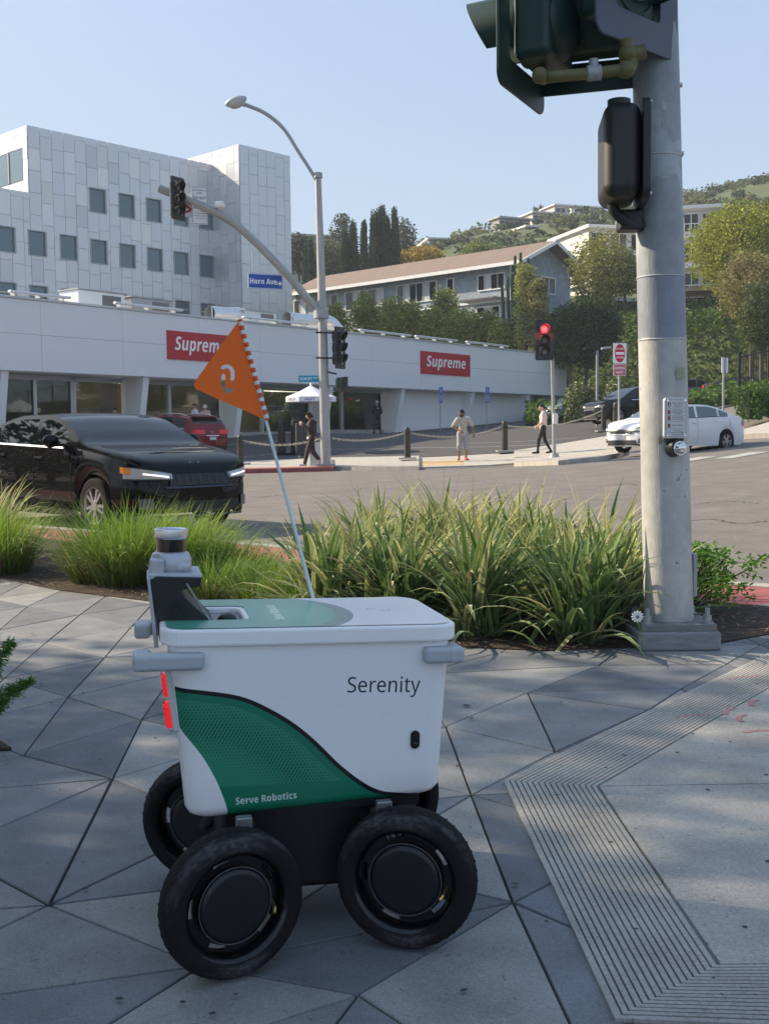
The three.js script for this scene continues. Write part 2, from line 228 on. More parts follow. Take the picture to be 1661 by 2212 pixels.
// far side: sidewalk, kerbs, parking lot, markings
const SW = (x, d) => G(x, d) + .13;
const poly = (pts, o = .1) => pts.map(p => xz(onG(p[0], p[1], o)));
{
  const front = [[-260, 1052], [200, 1027], [520, 1014], [700, 1009], [800, 1010], [905, 1009]], back = [[905, 986], [700, 990], [520, 998], [200, 1005], [-260, 1012]];
  struct('sidewalk', drape([...poly(front), ...poly(back)], SW, 1.5, .25), M.concrete);
  struct('red_kerb', drape(poly([[-260, 1054], [200, 1029], [520, 1016], [722, 1011], [722, 1008.5], [520, 1013], [200, 1026], [-260, 1051]], .1), (x, d) => SW(x, d) + .006, 1.5, .16), M.redPaint);
  struct('driveway_apron', drape(poly([[905, 1009], [1060, 1004], [1110, 1000], [1110, 975], [905, 986]], .05), (x, d) => G(x, d) + .05, 1.5, .1), M.concrete);
  struct('corner_sidewalk', drape(poly([[1110, 1000.5], [1205, 997], [1300, 988], [1345, 978], [1350, 940], [1300, 945], [1110, 974.5]]), SW, 1.5, .3), M.concrete);
  struct('hill_sidewalk', drape([[11.2, 37], [15.4, 41.2], [24, 50], [34, 60], [36, 58], [26, 47], [19, 39.4], [13.0, 34.6]].map(p => p), (x, d) => G(x, d) + .16, 1.5, .4), M.concrete);
  struct('yellow_ramp_mat', drape(poly([[880, 1006], [1000, 1003], [1000, 993], [880, 997]], .06), (x, d) => G(x, d) + .056, 1, .01), mat([.6, .42, .2], .9, 0, { map: grain }));
  struct('parking_lot', drape([...poly([[-300, 1012], [200, 1004.5], [520, 997.5], [700, 989.5], [905, 985.5], [1110, 974], [1300, 944.5]]), [19, 60], [16, 82], [-18, 42], [-26, 34]], (x, d) => G(x, d) + .06, 2, .1), M.lot);
  const lm = mat([.45, .45, .44], .85, 0, { map: grain });
  const line = (a, b, w = .1, o = .066) => { const p = onG(a[0], a[1], .06), q = onG(b[0], b[1], .06), n = 14, v = [], t = []; const dx = q.x - p.x, dz = q.z - p.z, l = Math.hypot(dx, dz), nx = -dz / l * w / 2, nz = dx / l * w / 2; for (let i = 0; i <= n; i++) { const x = lerp(p.x, q.x, i / n), z = lerp(p.z, q.z, i / n); for (const s of [1, -1]) v.push(x + nx * s, G(x + nx * s, -z - nz * s) + o, z + nz * s); if (i < n) t.push(i * 2, i * 2 + 1, i * 2 + 2, i * 2 + 1, i * 2 + 3, i * 2 + 2); } return planarUV(polyMesh(v, t), 1); };
  for (const [a, b] of [[[640, 972], [900, 967]], [[900, 967], [1340, 950]], [[520, 988], [690, 968]], [[480, 962], [640, 950]], [[1000, 958], [1250, 946]]]) struct('parking_line', line(a, b), lm);
  for (const [a, b] of [[[1420, 1000], [1530, 982]], [[1560, 986], [1640, 972]]]) struct('crosswalk_bar', line(a, b, .5, .01), lm);
}
{ // cracks in the old asphalt, spots and bits on the paving
  const cm = mat([.035, .033, .032], 1);
  for (const P of [[[1140, 1100], [1180, 1092], [1215, 1080], [1245, 1075]], [[1490, 1196], [1540, 1205], [1600, 1216], [1661, 1206]], [[1480, 1128], [1530, 1122], [1600, 1131], [1655, 1126]], [[880, 1062], [930, 1056], [990, 1060]], [[560, 1075], [640, 1066], [720, 1062], [800, 1054]], [[1290, 1052], [1350, 1046], [1380, 1050]], [[1500, 1090], [1560, 1083], [1640, 1088]], [[930, 1105], [980, 1118], [1010, 1116]]]) {
    const pts = P.map(p => onG(p[0], p[1])), cv = new THREE.CatmullRomCurve3(pts), v = [], t = [], n = 60; for (let i = 0; i <= n; i++) { const p = cv.getPoint(i / n), tg = cv.getTangent(i / n), w = .005 + .014 * HN[(i * 37 + Math.floor(P[0][0])) & 65535], j = .09 * (HN[(i * 91 + Math.floor(P[0][1])) & 65535] - .5); for (const s of [1, -1]) { const x = p.x - tg.z * (w * s + j), z = p.z + tg.x * (w * s + j); v.push(x, G(x, -z) + .004, z); } if (i < n) t.push(i * 2, i * 2 + 1, i * 2 + 2, i * 2 + 1, i * 2 + 3, i * 2 + 2); } struct('road_crack', polyMesh(v, t), cm);
  }
  const bits = []; for (let i = 0; i < 150; i++) { const d = rr(1.3, 6.2), x = rr(-.36, .36) * d; if (inPoly([x, d], bedPoly)) continue; const r = rr(.003, .009) * (rnd() < .1 ? 1.8 : 1); bits.push(tf(new THREE.CircleGeometry(r, 7), x, .0078, -d, -Math.PI / 2, 0, rr(0, 3), [1, rr(.5, 1), 1])); }
  const m = mesh('paving_spots', bits, mat([.045, .045, .05], .9)); tagO(m, 'scattered dark gum spots and grit on the paving', 'spots', null, 'stuff');
}
{ // hillside
  const v = [], t = [], nx = 120, nd = 90;
  for (let j = 0; j <= nd; j++) for (let i = 0; i <= nx; i++) { const d = 66 + 430 * Math.pow(j / nd, 1.5), x = (-.55 + 1.25 * i / nx) * d * 1.0 + 6; const e = clamp((d - 66) / 8, 0, 1); v.push(x, lerp(G(clamp(x, -120, 120), d) - 1, G(clamp(x, -120, 120), Math.min(d, 90)) + hillY(x, d) - .6, e), -d); }
  for (let j = 0; j < nd; j++) for (let i = 0; i < nx; i++) { const a = j * (nx + 1) + i; t.push(a, a + 1, a + nx + 1, a + 1, a + nx + 2, a + nx + 1); }
  const g = polyMesh(v, t); planarUV(g, .03);
  struct('hillside', g, mat([.1, .125, .045], 1, 0, { map: grain }));
}
const landY = (x, d) => d < 70 ? G(x, d) : Math.max(G(clamp(x, -120, 120), d < 90 ? d : 90) + hillY(x, d) - .6, G(clamp(x, -120, 120), Math.min(d, 200)));
// ---------- shop with long white fascia ----------
const SHOP_D = 44, PHI = Math.atan2(.7927, .6096), E1 = [.6096, .7927];
const shopP = (s, out = 0) => [-.346 * SHOP_D + E1[0] * s + E1[1] * out, SHOP_D + E1[1] * s - E1[0] * out]; // (x, depth)
const shopS = (px, py = 880) => { const r = ray(px, py)[0]; return SHOP_D * (r + .346) / (E1[0] - E1[1] * r); };
const shopPt = (px, py, out = 0) => { const s = shopS(px, py), p = shopP(s, out); return { s, y: at(px, py, p[1]).y }; };
const S0 = -9, S1 = shopS(1219);
const fTop = (shopPt(60, 656).y + shopPt(1100, 753).y) / 2, fBot = (shopPt(60, 811).y + shopPt(1100, 845).y) / 2;
const shopBase = V(shopP(S0)[0], 0, -shopP(S0)[1]);
const shopLocal = (o) => { o.position.copy(shopBase); o.rotation.y = PHI; return o; };
const gAt = s => G(...shopP(s)) + .06;
const LX = px => shopS(px) - S0; // local x in the shop frame
{
  const t = thing('shop_building', 'long low shop with white fascia, slanted piers and big windows behind parking lot', 'shop'); shopLocal(t);
  const L = S1 - S0, wallM = mat([.78, .77, .8], .75, 0, { bumpMap: grainB, bumpScale: .002 }), pierM = mat([.8, .8, .82], .7);
  const h = fTop - fBot;
  // fascia as separate cladding sheets with fine joints
  const seams = [0, LX(90), LX(265), LX(430), LX(560), LX(690), LX(800), LX(905), LX(1010), LX(1115), L];
  for (let i = 0; i < seams.length - 1; i++) for (const [a, b] of [[0, .52], [.52, 1]]) mesh('fascia_panel', wallUV(box(seams[i + 1] - seams[i] - .012, h * (b - a) - .012, .3, (seams[i] + seams[i + 1]) / 2, fBot + h * (a + b) / 2, 0), .5), wallM, t);
  mesh('roof_edge', box(L + .1, .09, .5, L / 2, fTop + .05, -.05), mat([.55, .56, .58], .5, .4), t);
  mesh('roof', box(L - .2, .2, 14, L / 2, fTop - .9, -7.2), mat([.5, .5, .5], .9), t);
  mesh('soffit', box(L, .12, 2.2, L / 2, fBot + .02, -1.2), wallM, t);
  const back = -1.6, wallX = LX(884);
  // solid wall on the right part
  mesh('wall', wallUV(box(L - wallX, fBot - .2 + 1, .3, (L + wallX) / 2, (fBot - .2 + 1) / 2 - .0 + .1 - .0, back + .6), .5), mat([.82, .81, .82], .85, 0, { bumpMap: grainB, bumpScale: .004 }), t);
  mesh('end_wall', box(.3, fTop - .3, 14, L - .2, (fTop - .3) / 2 + .1, -7.3), wallM, t);
  mesh('back_wall', box(L, fTop - .5, .3, L / 2, (fTop - .5) / 2, -14.2), wallM, t);
  mesh('left_wall', box(.3, fTop - .5, 14, .2, (fTop - .5) / 2, -7.2), wallM, t);
  // slanted piers (wide at foot towards the street)
  for (const px of [-60, 14, 318, 527, 717, 872, 1023, 1143]) {
    const x = LX(px), y0 = gAt(x + S0) - .4, p = ext([[-1.55, y0], [-.62, y0], [.02, fBot + .02], [-1.55, fBot + .02]], .34, 0); mesh('pier', tf(p, x + .17, 0, 0, 0, -Math.PI / 2, 0), pierM, t);
  }
  // plinth, mullions, panes
  const glassM = phys([.62, .68, .68], .015, 0, { transmission: 1, thickness: 0, ior: 1.75 });
  const mulM = mat([.45, .47, .5], .4, .6);
  const stops = [[-60, 14, [205]], [14, 318, [125, 210]], [318, 527, [415]], [527, 717, [614]], [717, 872, [785]]];
  for (const [a, b, mids] of stops) {
    const xs = [LX(a) + .3, ...mids.map(m => LX(m)), LX(b) - .3];
    for (let i = 0; i < xs.length - 1; i++) { const y0 = gAt((xs[i] + xs[i + 1]) / 2 + S0) + .1; mesh('window_pane', box(xs[i + 1] - xs[i] - .1, fBot - y0, .02, (xs[i] + xs[i + 1]) / 2, (fBot + y0) / 2, back), glassM, t); }
    for (const m of mids) { const x = LX(m), y0 = gAt(x + S0) - .2; mesh('mullion', box(.16, fBot - y0, .2, x, (fBot + y0) / 2, back), mulM, t); }
    const xa = LX(a), xb = LX(b); mesh('plinth', box(xb - xa, .9, .35, (xa + xb) / 2, (gAt(xa + S0) + gAt(xb + S0)) / 2 - .28, back + .05, 0, 0, 0), M.concrete, t);
    mesh('window_head', box(xb - xa, .22, .2, (xa + xb) / 2, fBot - .12, back), mulM, t);
  }
  // interior seen through the panes
  const inM = mat([.3, .24, .18], .8, 0, { map: grain });
  mesh('interior_wall', box(wallX, fBot, .2, wallX / 2, fBot / 2 + .2, -9), inM, t);
  mesh('interior_floor', box(wallX, .1, 12, wallX / 2, .35, -7.6), mat([.3, .29, .27], .4), t);
  mesh('ceiling', box(wallX, .1, 12, wallX / 2, fBot + .25, -7.8), mat([.35, .33, .3], .8), t);
  const lampM = mat([1, .9, .7], .5, 0, { emissive: new THREE.Color(1, .85, .6), emissiveIntensity: 1.6 });
  for (const [a, b, y] of [[150, 300, 1.0], [640, 850, 2.45], [380, 470, .95]]) { const pl = new THREE.PointLight(new THREE.Color(1, .85, .6), 5); pl.position.set((LX(a) + LX(b)) / 2, gAt(LX(a) + S0) + y - .12, -5.5); pl.castShadow = true; t.add(pl); mesh('strip_light', rbox(LX(b) - LX(a), .05, .09, .02, (LX(a) + LX(b)) / 2, gAt(LX(a) + S0) + y, -5.5), lampM, t); }
  for (const px of [80, 170, 360, 600, 760]) mesh('display_rack', [rbox(1.3, 1.2, .5, .05, LX(px), gAt(LX(px) + S0) + .75, -4.6), rbox(.5, .5, .35, .05, LX(px), gAt(LX(px) + S0) + 1.6, -4.6)], mat([.22, .2, .19], .7), t);
}
// red wordmark boards on the fascia
function board(px0, px1, pyA, pyB, label) {
  const a = LX(px0), b = LX(px1), y0 = shopPt(px0, pyA[1]).y, y1 = shopPt(px0, pyA[0]).y, w = b - a, h = y1 - y0;
  const t = thing('red_sign_board', label, 'sign', [0, 0, 0], 0, 'red wordmark signs'); shopLocal(t);
  const tx = canvasTex(1024, Math.round(1024 * h / w), (c, W, H) => { c.fillStyle = '#b81f30'; c.fillRect(0, 0, W, H); c.fillStyle = '#f4f1f2'; c.save(); c.translate(W * .5, H * .66); c.transform(1, 0, -.16, 1, 0, 0); c.font = `bold ${Math.round(H * .66)}px sans-serif`; c.textAlign = 'center'; const m = c.measureText('Supreme').width; c.scale(W * .8 / m, 1); c.fillText('Supreme', 0, 0); c.restore(); });
  mesh('backing', box(w, h, .05, (a + b) / 2, (y0 + y1) / 2, .18), mat([.4, .03, .05], .5), t);
  mesh('lettering', tf(new THREE.PlaneGeometry(w, h), (a + b) / 2, (y0 + y1) / 2, .208), mat([1, 1, 1], .5, 0, { map: tx }), t);
}
board(359, 497, [714, 776], 0, 'red wordmark board on the white fascia above the shop windows');
board(904, 1010, [758, 807], 0, 'red wordmark board on the fascia above the blank wall bays');
// roof equipment
{
  const pos = (px, py, back) => { const s = shopS(px), p = shopP(s, -back); return V(p[0], at(px, py, p[1]).y, -p[1]); };
  const duct = (px0, px1, py, back, r, label) => { const a = pos(px0, py, back), b = pos(px1, py + (px1 - px0) * .09, back); const t = thing('roof_duct', label, 'duct', a); const bl = b.clone().sub(a); mesh('pipe', tube([V(0, 0, 0), bl.clone().multiplyScalar(.5), bl.clone().multiplyScalar(.9), bl.clone().add(V(.3, -r * 1.4, 0))], r, 24, 14), mat([.62, .64, .66], .35, .7), t); mesh('bracket', [.1, .4, .7].map(k => box(.08, r * 2.2, r * 2.3, bl.x * k, bl.y * k - .1, bl.z * k)), M.steel, t); };
  duct(690, 790, 690, 2.2, .42, 'bent silver air duct on the shop roof before the hedge trees');
  duct(560, 640, 676, 3.4, .4, 'silver duct run on the roof beside the metal clad tower');
  const unit = (px, py, w, h, d, back, c, label) => { const p = pos(px, py, back); const t = thing('roof_unit', label, 'roof unit', p, PHI); mesh('casing', rbox(w, h, d, .04, 0, h / 2, 0), mat(c, .45, .5), t); mesh('grille', box(w * .4, h * .6, .03, w * .2, h * .5, d / 2 + .015), mat([.12, .12, .13], .6), t); mesh('cap', box(w + .1, .06, d + .1, 0, h + .03, 0), M.galv, t); mesh('foot', [box(.1, .7, .1, -w * .4, -.3, 0), box(.1, .7, .1, w * .4, -.3, 0)], M.steel, t); };
  unit(300, 668, 2.6, .75, 1.4, 3, [.66, .68, .7], 'pale metal cooling unit on the shop roof under the window rows');
  unit(410, 677, 2.5, .65, 1.2, 3, [.3, .32, .35], 'dark grey cooling unit on the shop roof near the tower foot');
  unit(655, 694, 2.4, .5, 1, 3.4, [.5, .58, .62], 'low bluish roof unit behind the lamp post');
  for (const [a, b, lb] of [[20, 150, 'thin pale flood light batten on the roof edge above the left windows'], [245, 390, 'long pale batten light on the roof edge above the red board'], [520, 660, 'pale batten light on the roof edge behind the orange flag'], [770, 880, 'pale batten light on the roof edge left of the second red board'], [890, 980, 'pale batten light on the roof edge over the second red board'], [1000, 1090, 'pale batten light at the right end of the roof edge']]) {
    const xa = LX(a), xb = LX(b), t = thing('roof_batten_light', lb, 'light', [0, 0, 0]); shopLocal(t);
    mesh('housing', rbox(xb - xa, .1, .2, .03, (xa + xb) / 2, fTop + .24, .28), mat([.7, .72, .76], .4, .3), t); mesh('bracket', [0.1, .5, .9].map(k => box(.05, .2, .3, lerp(xa, xb, k), fTop + .15, .1)), M.steel, t);
  }
}
// ---------- metal clad office building ----------
const MPH = R(47), ME = [Math.cos(MPH), Math.sin(MPH)], MN = [Math.sin(MPH), -Math.cos(MPH)];
const metO = (() => { const p = at(60, 300, 77); return [p.x, -p.z]; })();
const metP = (s, out = 0) => [metO[0] + ME[0] * s + MN[0] * out, metO[1] + ME[1] * s + MN[1] * out];
const metS = (px, py, out = 0) => { const r = ray(px, py)[0], o = metP(0, out); return (r * o[1] - o[0]) / (ME[0] - r * ME[1]); };
const metY = (px, py, out = 0) => at(px, py, metP(metS(px, py, out), out)[1]).y;
{
  const t = thing('metal_clad_building', 'silver metal clad office building with small square windows behind the shop', 'building', V(metO[0], 0, -metO[1]), MPH);
  const tones = [[.6, .615, .64], [.67, .68, .7], [.56, .575, .605], [.68, .675, .665], [.61, .615, .62], [.64, .65, .67]].map((c, i) => mat(c, .32 + .06 * (i % 3), .45));
  const seamM = mat([.4, .41, .44], .6, .4), frameM = mat([.33, .34, .36], .4, .5), paneM = phys([.07, .13, .17], .05, 0, { clearcoat: 1, clearcoatRoughness: .03 });
  const TOP = metY(60, 270), P = 3.3, s2 = metS(458, 352), tf0 = metS(517, 330, P), tf1 = metS(627, 400, P), TT = metY(517, 311, P);
  const SL = -14, y0 = 2, terr = metY(40, 412);
  mesh('core', [box(s2 + 6, TOP - y0 - .06, 12, (s2 + 6) / 2 + .01, (TOP + y0) / 2 - .04, -6.25), box(-SL, terr - y0, 12, SL / 2, (terr + y0) / 2, -6.25)], seamM, t);
  mesh('tower_core', box(tf1 - tf0 - .1, TT - y0 - .06, P + 8, (tf0 + tf1) / 2, (TT + y0) / 2 - .03, (P - 8) / 2 - .06), seamM, t);
  // windows: pixel positions of their top left corners, by row
  const src = (x, y) => [x * .4, (350 + y / 1.661) * .6644];
  const wins = [];
  for (const [x, y] of [[480, 428], [638, 458], [787, 484], [935, 508], [1075, 530]]) wins.push(src(x, y));
  for (const [x, y] of [[-22, 632], [150, 657], [322, 681], [487, 706], [643, 730], [793, 752], [937, 773], [1075, 791]]) wins.push(src(x, y));
  for (const [x, y] of [[-15, 936], [158, 955], [330, 974], [495, 990], [651, 1007], [800, 1022], [944, 1037], [1082, 1052]]) wins.push(src(x, y));
  const ww = 1.42, wh = 1.75, W = wins.map(([px, py]) => { const s = metS(px, py), y = metY(px, py); return [s, y - wh, s + ww, y]; });
  W.forEach(w => {
    const cx = (w[0] + w[2]) / 2, cy = (w[1] + w[3]) / 2, win = mesh('window', box(ww - .1, wh - .1, .04, cx, cy, -.1), paneM, t);
    mesh('frame', [box(ww, .07, .2, cx, w[3] - .03, -.02), box(ww, .07, .2, cx, w[1] + .03, -.02), box(.07, wh - .14, .2, w[0] + .03, cy, -.02), box(.12, wh - .14, .2, w[2] - .06, cy, -.02)], frameM, win);
    if (w[1] < W[13][3] + 1) mesh('blind', box(ww - .2, .05, .02, cx, cy + .2, -.06), mat([.7, .66, .5], .6), win);
  });
  // staggered sheets: each its own panel, cut around the windows
  const list = [];
  const face = (sa, sb, ya, yb, tfm, holes) => {
    const pw = .9, ph = 1.5; let c = 0;
    for (let s = sa; s < sb - .05; s += pw, c++) for (let y = yb + HN[(c * 91) & 65535] * ph, k = 0; y > ya; y -= ph, k++) {
      const r = [s + .012, Math.max(ya, y - ph) + .012, Math.min(sb, s + pw) - .012, Math.min(yb, y) - .012]; if (r[2] - r[0] < .06 || r[3] - r[1] < .08) continue;
      let rs = [r]; for (const w of holes) rs = rs.flatMap(q => { if (q[2] <= w[0] || q[0] >= w[2] || q[3] <= w[1] || q[1] >= w[3]) return [q]; const o = []; if (q[0] < w[0]) o.push([q[0], q[1], w[0], q[3]]); if (q[2] > w[2]) o.push([w[2], q[1], q[2], q[3]]); const a = Math.max(q[0], w[0]), b = Math.min(q[2], w[2]); if (q[1] < w[1]) o.push([a, q[1], b, w[1]]); if (q[3] > w[3]) o.push([a, w[3], b, q[3]]); return o; });
      for (const q of rs) { const w = q[2] - q[0], h = q[3] - q[1]; if (w < .02 || h < .02) continue; const z = .012 + .02 * HN[(c * 31 + k * 17 + 5) & 65535], tilt = (HN[(c * 13 + k * 71) & 65535] - .5) * .018; list.push({ a: w * h, g: tfm(box(w, h, .03, 0, 0, 0, tilt, tilt * .7, 0), (q[0] + q[2]) / 2, (q[1] + q[3]) / 2, z), m: tones[(c * 7 + k * 5 + Math.floor(HN[(c * 3 + k * 11) & 65535] * 6)) % 6] }); }
    }
  };
  const front = (out) => (g, s, y, z) => tf(g, s, y, out + z), side = (s0) => (g, u, y, z) => tf(g, s0 - z, y, u, 0, -Math.PI / 2, 0);
  face(0, tf0 + .2, y0, TOP, front(0), W); face(SL, 0, y0, terr, front(0), W);
  face(tf0, tf1, y0, TT, front(P), []); face(.0, P, y0, TT, side(tf0), []); face(-6, 0, TOP - 1, TT, side(tf0), []);
  const nP = list.length;
  face(-9, 0, terr, TOP, side(0), [[-8.6, terr + .9, -.6, terr + 3.1]]);
  list.slice(nP).forEach(p => p.a += 10);
  list.sort((a, b) => b.a - a.a);
  list.slice(0, 300).forEach(p => mesh('metal_panel', p.g, p.m, t));
  if (list.length > 300) { const m = mesh('small_metal_panels', list.slice(300).map(p => p.g), tones[0], t); m.userData.kind = 'stuff'; }
  const rib = mesh('ribbon_window', box(.04, 2.1, 7.9, -.02, terr + 2, -4.6), paneM, t); mesh('mullion', [-2.5, -4.5, -6.5].map(z => box(.08, 2.1, .1, -.06, terr + 2, z)), frameM, rib);
}
// ---------- grey apartment house with gabled roof ----------
function slab4(a, b, c, d, th) { // a quad plate with thickness (down)
  const v = []; for (const p of [a, b, c, d]) v.push(p.x, p.y, p.z); for (const p of [a, b, c, d]) v.push(p.x, p.y - th, p.z);
  const g = polyMesh(v, [0, 1, 2, 0, 2, 3, 4, 6, 5, 4, 7, 6, 0, 4, 5, 0, 5, 1, 1, 5, 6, 1, 6, 2, 2, 6, 7, 2, 7, 3, 3, 7, 4, 3, 4, 0]).toNonIndexed(); g.computeVertexNormals(); return wallUV(g, .4);
}
{
  const A = at(1114, 560, 94), B = at(635, 632, 113); const L = Math.hypot(A.x - B.x, A.z - B.z), turn = Math.atan2(-(A.z - B.z), A.x - B.x), eY = (A.y + B.y) / 2, base = eY - 7;
  const t = thing('apartment_house', 'grey two storey apartment house with brown gabled roof on the hillside', 'house', V(B.x, base, B.z), turn);
  const wm = mat([.36, .43, .5], .85, 0, { map: grain }), tm = mat([.75, .76, .78], .7), rm = mat([.25, .185, .15], .9, 0, { map: grain }), pane = M.glass, D = 8, e = eY - base, ridge = e + 1.95;
  mesh('wall', wallUV(box(L, e + 3, D, L / 2, (e - 3) / 2, -D / 2), .4), wm, t);
  const gab = ext([[0, e - .02], [D, e - .02], [D / 2, ridge - .2]], .2, 0); mesh('gable_wall', wallUV(tf(gab, L - .2, 0, 0, 0, Math.PI / 2, 0), .4), wm, t);
  const v1 = (x, y, z) => V(x, y, z), oh = 1.3;
  const roof = mesh('roof', [slab4(v1(-.6, e - .25, .9), v1(L + oh, e - .25, .9), v1(L + oh, ridge, -D / 2), v1(-.6, ridge, -D / 2), .2), slab4(v1(-.6, ridge, -D / 2), v1(L + oh, ridge, -D / 2), v1(L + oh, e - .3, -D - .9), v1(-.6, e - .3, -D - .9), .2)], rm, t);
  mesh('fascia_board', [box(L + oh + .6, .3, .08, (L + oh - .6) / 2, e - .36, .95), tf(box(.1, .3, 5.6, 0, 0, 0), L + oh + .04, (e + ridge) / 2 - .2, -D / 4 + .35, Math.atan2(ridge - e + .2, D / 2 + .9), 0, 0), tf(box(.1, .3, 5.6), L + oh + .04, (e + ridge) / 2 - .2, -D * .75 - .35, -Math.atan2(ridge - e + .2, D / 2 + .9), 0, 0)], tm, roof);
  // window bands: local x from pixels of the long side
  const lx2 = px => { const r = ray(px, 600)[0], dx = (A.x - B.x) / L, dd = (-A.z + B.z) / L; return (r * -B.z - B.x) / (dx - r * dd); };
  const win = (xa, xb, yb, yt, n) => { for (let i = 0; i < n; i++) { const a = lerp(xa, xb, i / n), b = lerp(xa, xb, (i + 1) / n); const w = mesh('window', box(b - a - .1, yt - yb, .04, (a + b) / 2, (yt + yb) / 2, .04), i % 3 === 1 ? mat([.5, .52, .52], .5) : pane, t); mesh('frame', [box(b - a, .09, .1, (a + b) / 2, yt, .05), box(b - a, .09, .1, (a + b) / 2, yb, .05), box(.09, yt - yb, .1, a, (yt + yb) / 2, .05), box(.09, yt - yb, .1, b, (yt + yb) / 2, .05)], tm, w); } };
  win(lx2(636), lx2(660), e - 2.4, e - .9, 2); win(lx2(715), lx2(730), e - 2.1, e - .8, 1); win(lx2(747), lx2(828), e - 2.5, e - .8, 5); win(lx2(858), lx2(943), e - 2.5, e - .8, 6); win(lx2(966), lx2(980), e - 2.2, e - .8, 1); win(lx2(1033), lx2(1090), e - 2.2, e - .9, 4); win(lx2(1030), lx2(1080), e - 5.2, e - 3.6, 3);
  mesh('floor_band', box(L, .16, .1, L / 2, e - 3.2, .06), tm, t);
  const bx = lx2(1000), bx2 = lx2(1108); const bal = mesh('balcony', box(bx2 - bx, .2, 2.2, (bx + bx2) / 2, e - 5.6, 1.1), tm, t); mesh('railing', [box(bx2 - bx, .06, .06, (bx + bx2) / 2, e - 4.6, 2.1), ...Array.from({ length: 22 }, (_, i) => box(.04, 1, .04, lerp(bx, bx2, i / 21), e - 5.1, 2.1))], M.black, bal); mesh('balcony_wall', box((bx2 - bx) * .4, 1, .1, bx2 - (bx2 - bx) * .2, e - 5, 2.16), wm, bal); mesh('canopy', box((bx2 - bx) * .8, .1, 2, (bx + bx2) / 2, e - 3.1, 1), mat([.2, .2, .22], .7), bal);
  for (const y of [e - 2.4, e - 5.4]) for (const z of [-4.6]) { const w = mesh('gable_window', box(.05, 1.35, 2, L + .04, y + .7, z), pane, t); mesh('frame', [box(.1, .1, 2.1, L + .05, y + 1.4, z), box(.1, .1, 2.1, L + .05, y, z), box(.1, 1.4, .1, L + .05, y + .7, z - 1), box(.1, 1.4, .1, L + .05, y + .7, z + 1), box(.1, 1.4, .08, L + .05, y + .7, z)], tm, w); }
}
// flat roofed hill houses: storeys, window bands, roof slabs
function hillHouse(px, py, d, w, floors, turn, c, label, opt = {}) {
  const p = at(px, py - (d > 180 ? 14 : 0), d), t = thing('hill_house', label, 'house', p, turn, 'houses up the hillside'), wm = mat(c, .8, 0, { map: grain }), dep = opt.dep || w * .5, fh = 3;
  for (let f = 0; f < floors; f++) {
    const ww = w * (1 - .12 * f * (opt.step || 1)), x0 = opt.shift ? opt.shift * f : 0;
    const wl = mesh('storey', box(ww, fh - .3, dep, x0, fh * f + fh / 2 - .15, -dep / 2 - .5 * f), wm, t);
    mesh('slab', box(ww + .9, .32, dep + 1.2, x0, fh * (f + 1) - .16, -dep / 2 - .5 * f + .25), mat([c[0] * 1.05, c[1] * 1.05, c[2] * 1.05], .8), t);
    const n = Math.max(3, Math.round(ww / 3)); for (let i = 0; i < n; i++) { const x = x0 - ww / 2 + ww * (i + .5) / n; const wi = mesh('window', box(ww / n * .72, 1.7, .06, x, fh * f + 1.4, -.5 * f + .03), M.glass, t); mesh('frame', [box(ww / n * .76, .09, .1, x, fh * f + 2.28, -.5 * f + .04), box(.08, 1.7, .1, x, fh * f + 1.4, -.5 * f + .06)], M.white, wi); }
    if (opt.rail) mesh('railing', [box(ww, .08, .06, x0, fh * f + 1, dep * .0 + .75), ...Array.from({ length: 12 }, (_, i) => box(.05, 1, .05, x0 - ww / 2 + ww * i / 11, fh * f + .5, .75))], M.white, t);
  }
  mesh('foundation', box(w * .98, 9, dep, 0, -4.5, -dep / 2), wm, t);
  if (opt.chimney) mesh('chimney', box(.9, 2.4, .9, w * .3, fh * floors + .9, -dep / 2), wm, t);
  return t;
}
hillHouse(1114, 548, 230, 7.5, 2, .45, [.36, .36, .38], 'grey three storey block below the palm trees on the hill', { step: .2 });
hillHouse(1020, 565, 215, 17, 1, .2, [.5, .5, .5], 'low pale house on the hill above the brown roof', {});
hillHouse(958, 575, 215, 8, 1, .2, [.45, .47, .5], 'small low house beside the yellowing tree on the hill', {});
hillHouse(1215, 505, 250, 15, 1, .35, [.6, .58, .56], 'white house with wide terrace on the upper hill', { rail: 1, chimney: 1 });
hillHouse(1250, 487, 265, 13, 1, .35, [.55, .54, .53], 'flat roofed house set above the white terrace house', {});
hillHouse(1510, 470, 290, 15, 1, -.1, [.7, .7, .7], 'white flat roofed house with long glass front on the ridge', { rail: 1 });
hillHouse(1570, 455, 300, 8, 1, -.1, [.45, .52, .55], 'bluish glass pavilion at the ridge end beyond big tree', {});
hillHouse(1345, 668, 122, 7.5, 3, .3, [.72, .71, .7], 'white three storey block right of the grey gable', { step: .1, dep: 9, chimney: 1 });
hillHouse(1492, 640, 112, 5.5, 3, -.2, [.74, .72, .72], 'white block with balconies just right of the big signal pole', { step: .1, rail: 1, dep: 7 });
hillHouse(1355, 722, 96, 4.8, 1, .3, [.6, .6, .58], 'little white cottage with porch behind dark tree', { rail: 1, dep: 5 });
hillHouse(1180, 540, 210, 9, 1, .4, [.66, .64, .6], 'small pale house below the white terrace house', {});
hillHouse(1420, 500, 260, 10, 1, 0, [.66, .66, .64], 'pale house half hidden behind the walk signal', {});
hillHouse(1530, 505, 255, 9, 2, -.2, [.7, .69, .66], 'pale two storey house on the slope right of the pole', {});
hillHouse(1275, 530, 225, 9, 1, .3, [.62, .6, .57], 'tan house among scrub above the white block', {});
hillHouse(660, 560, 190, 10, 1, .3, [.4, .4, .4], 'half hidden grey house left of the cypress trees', {});
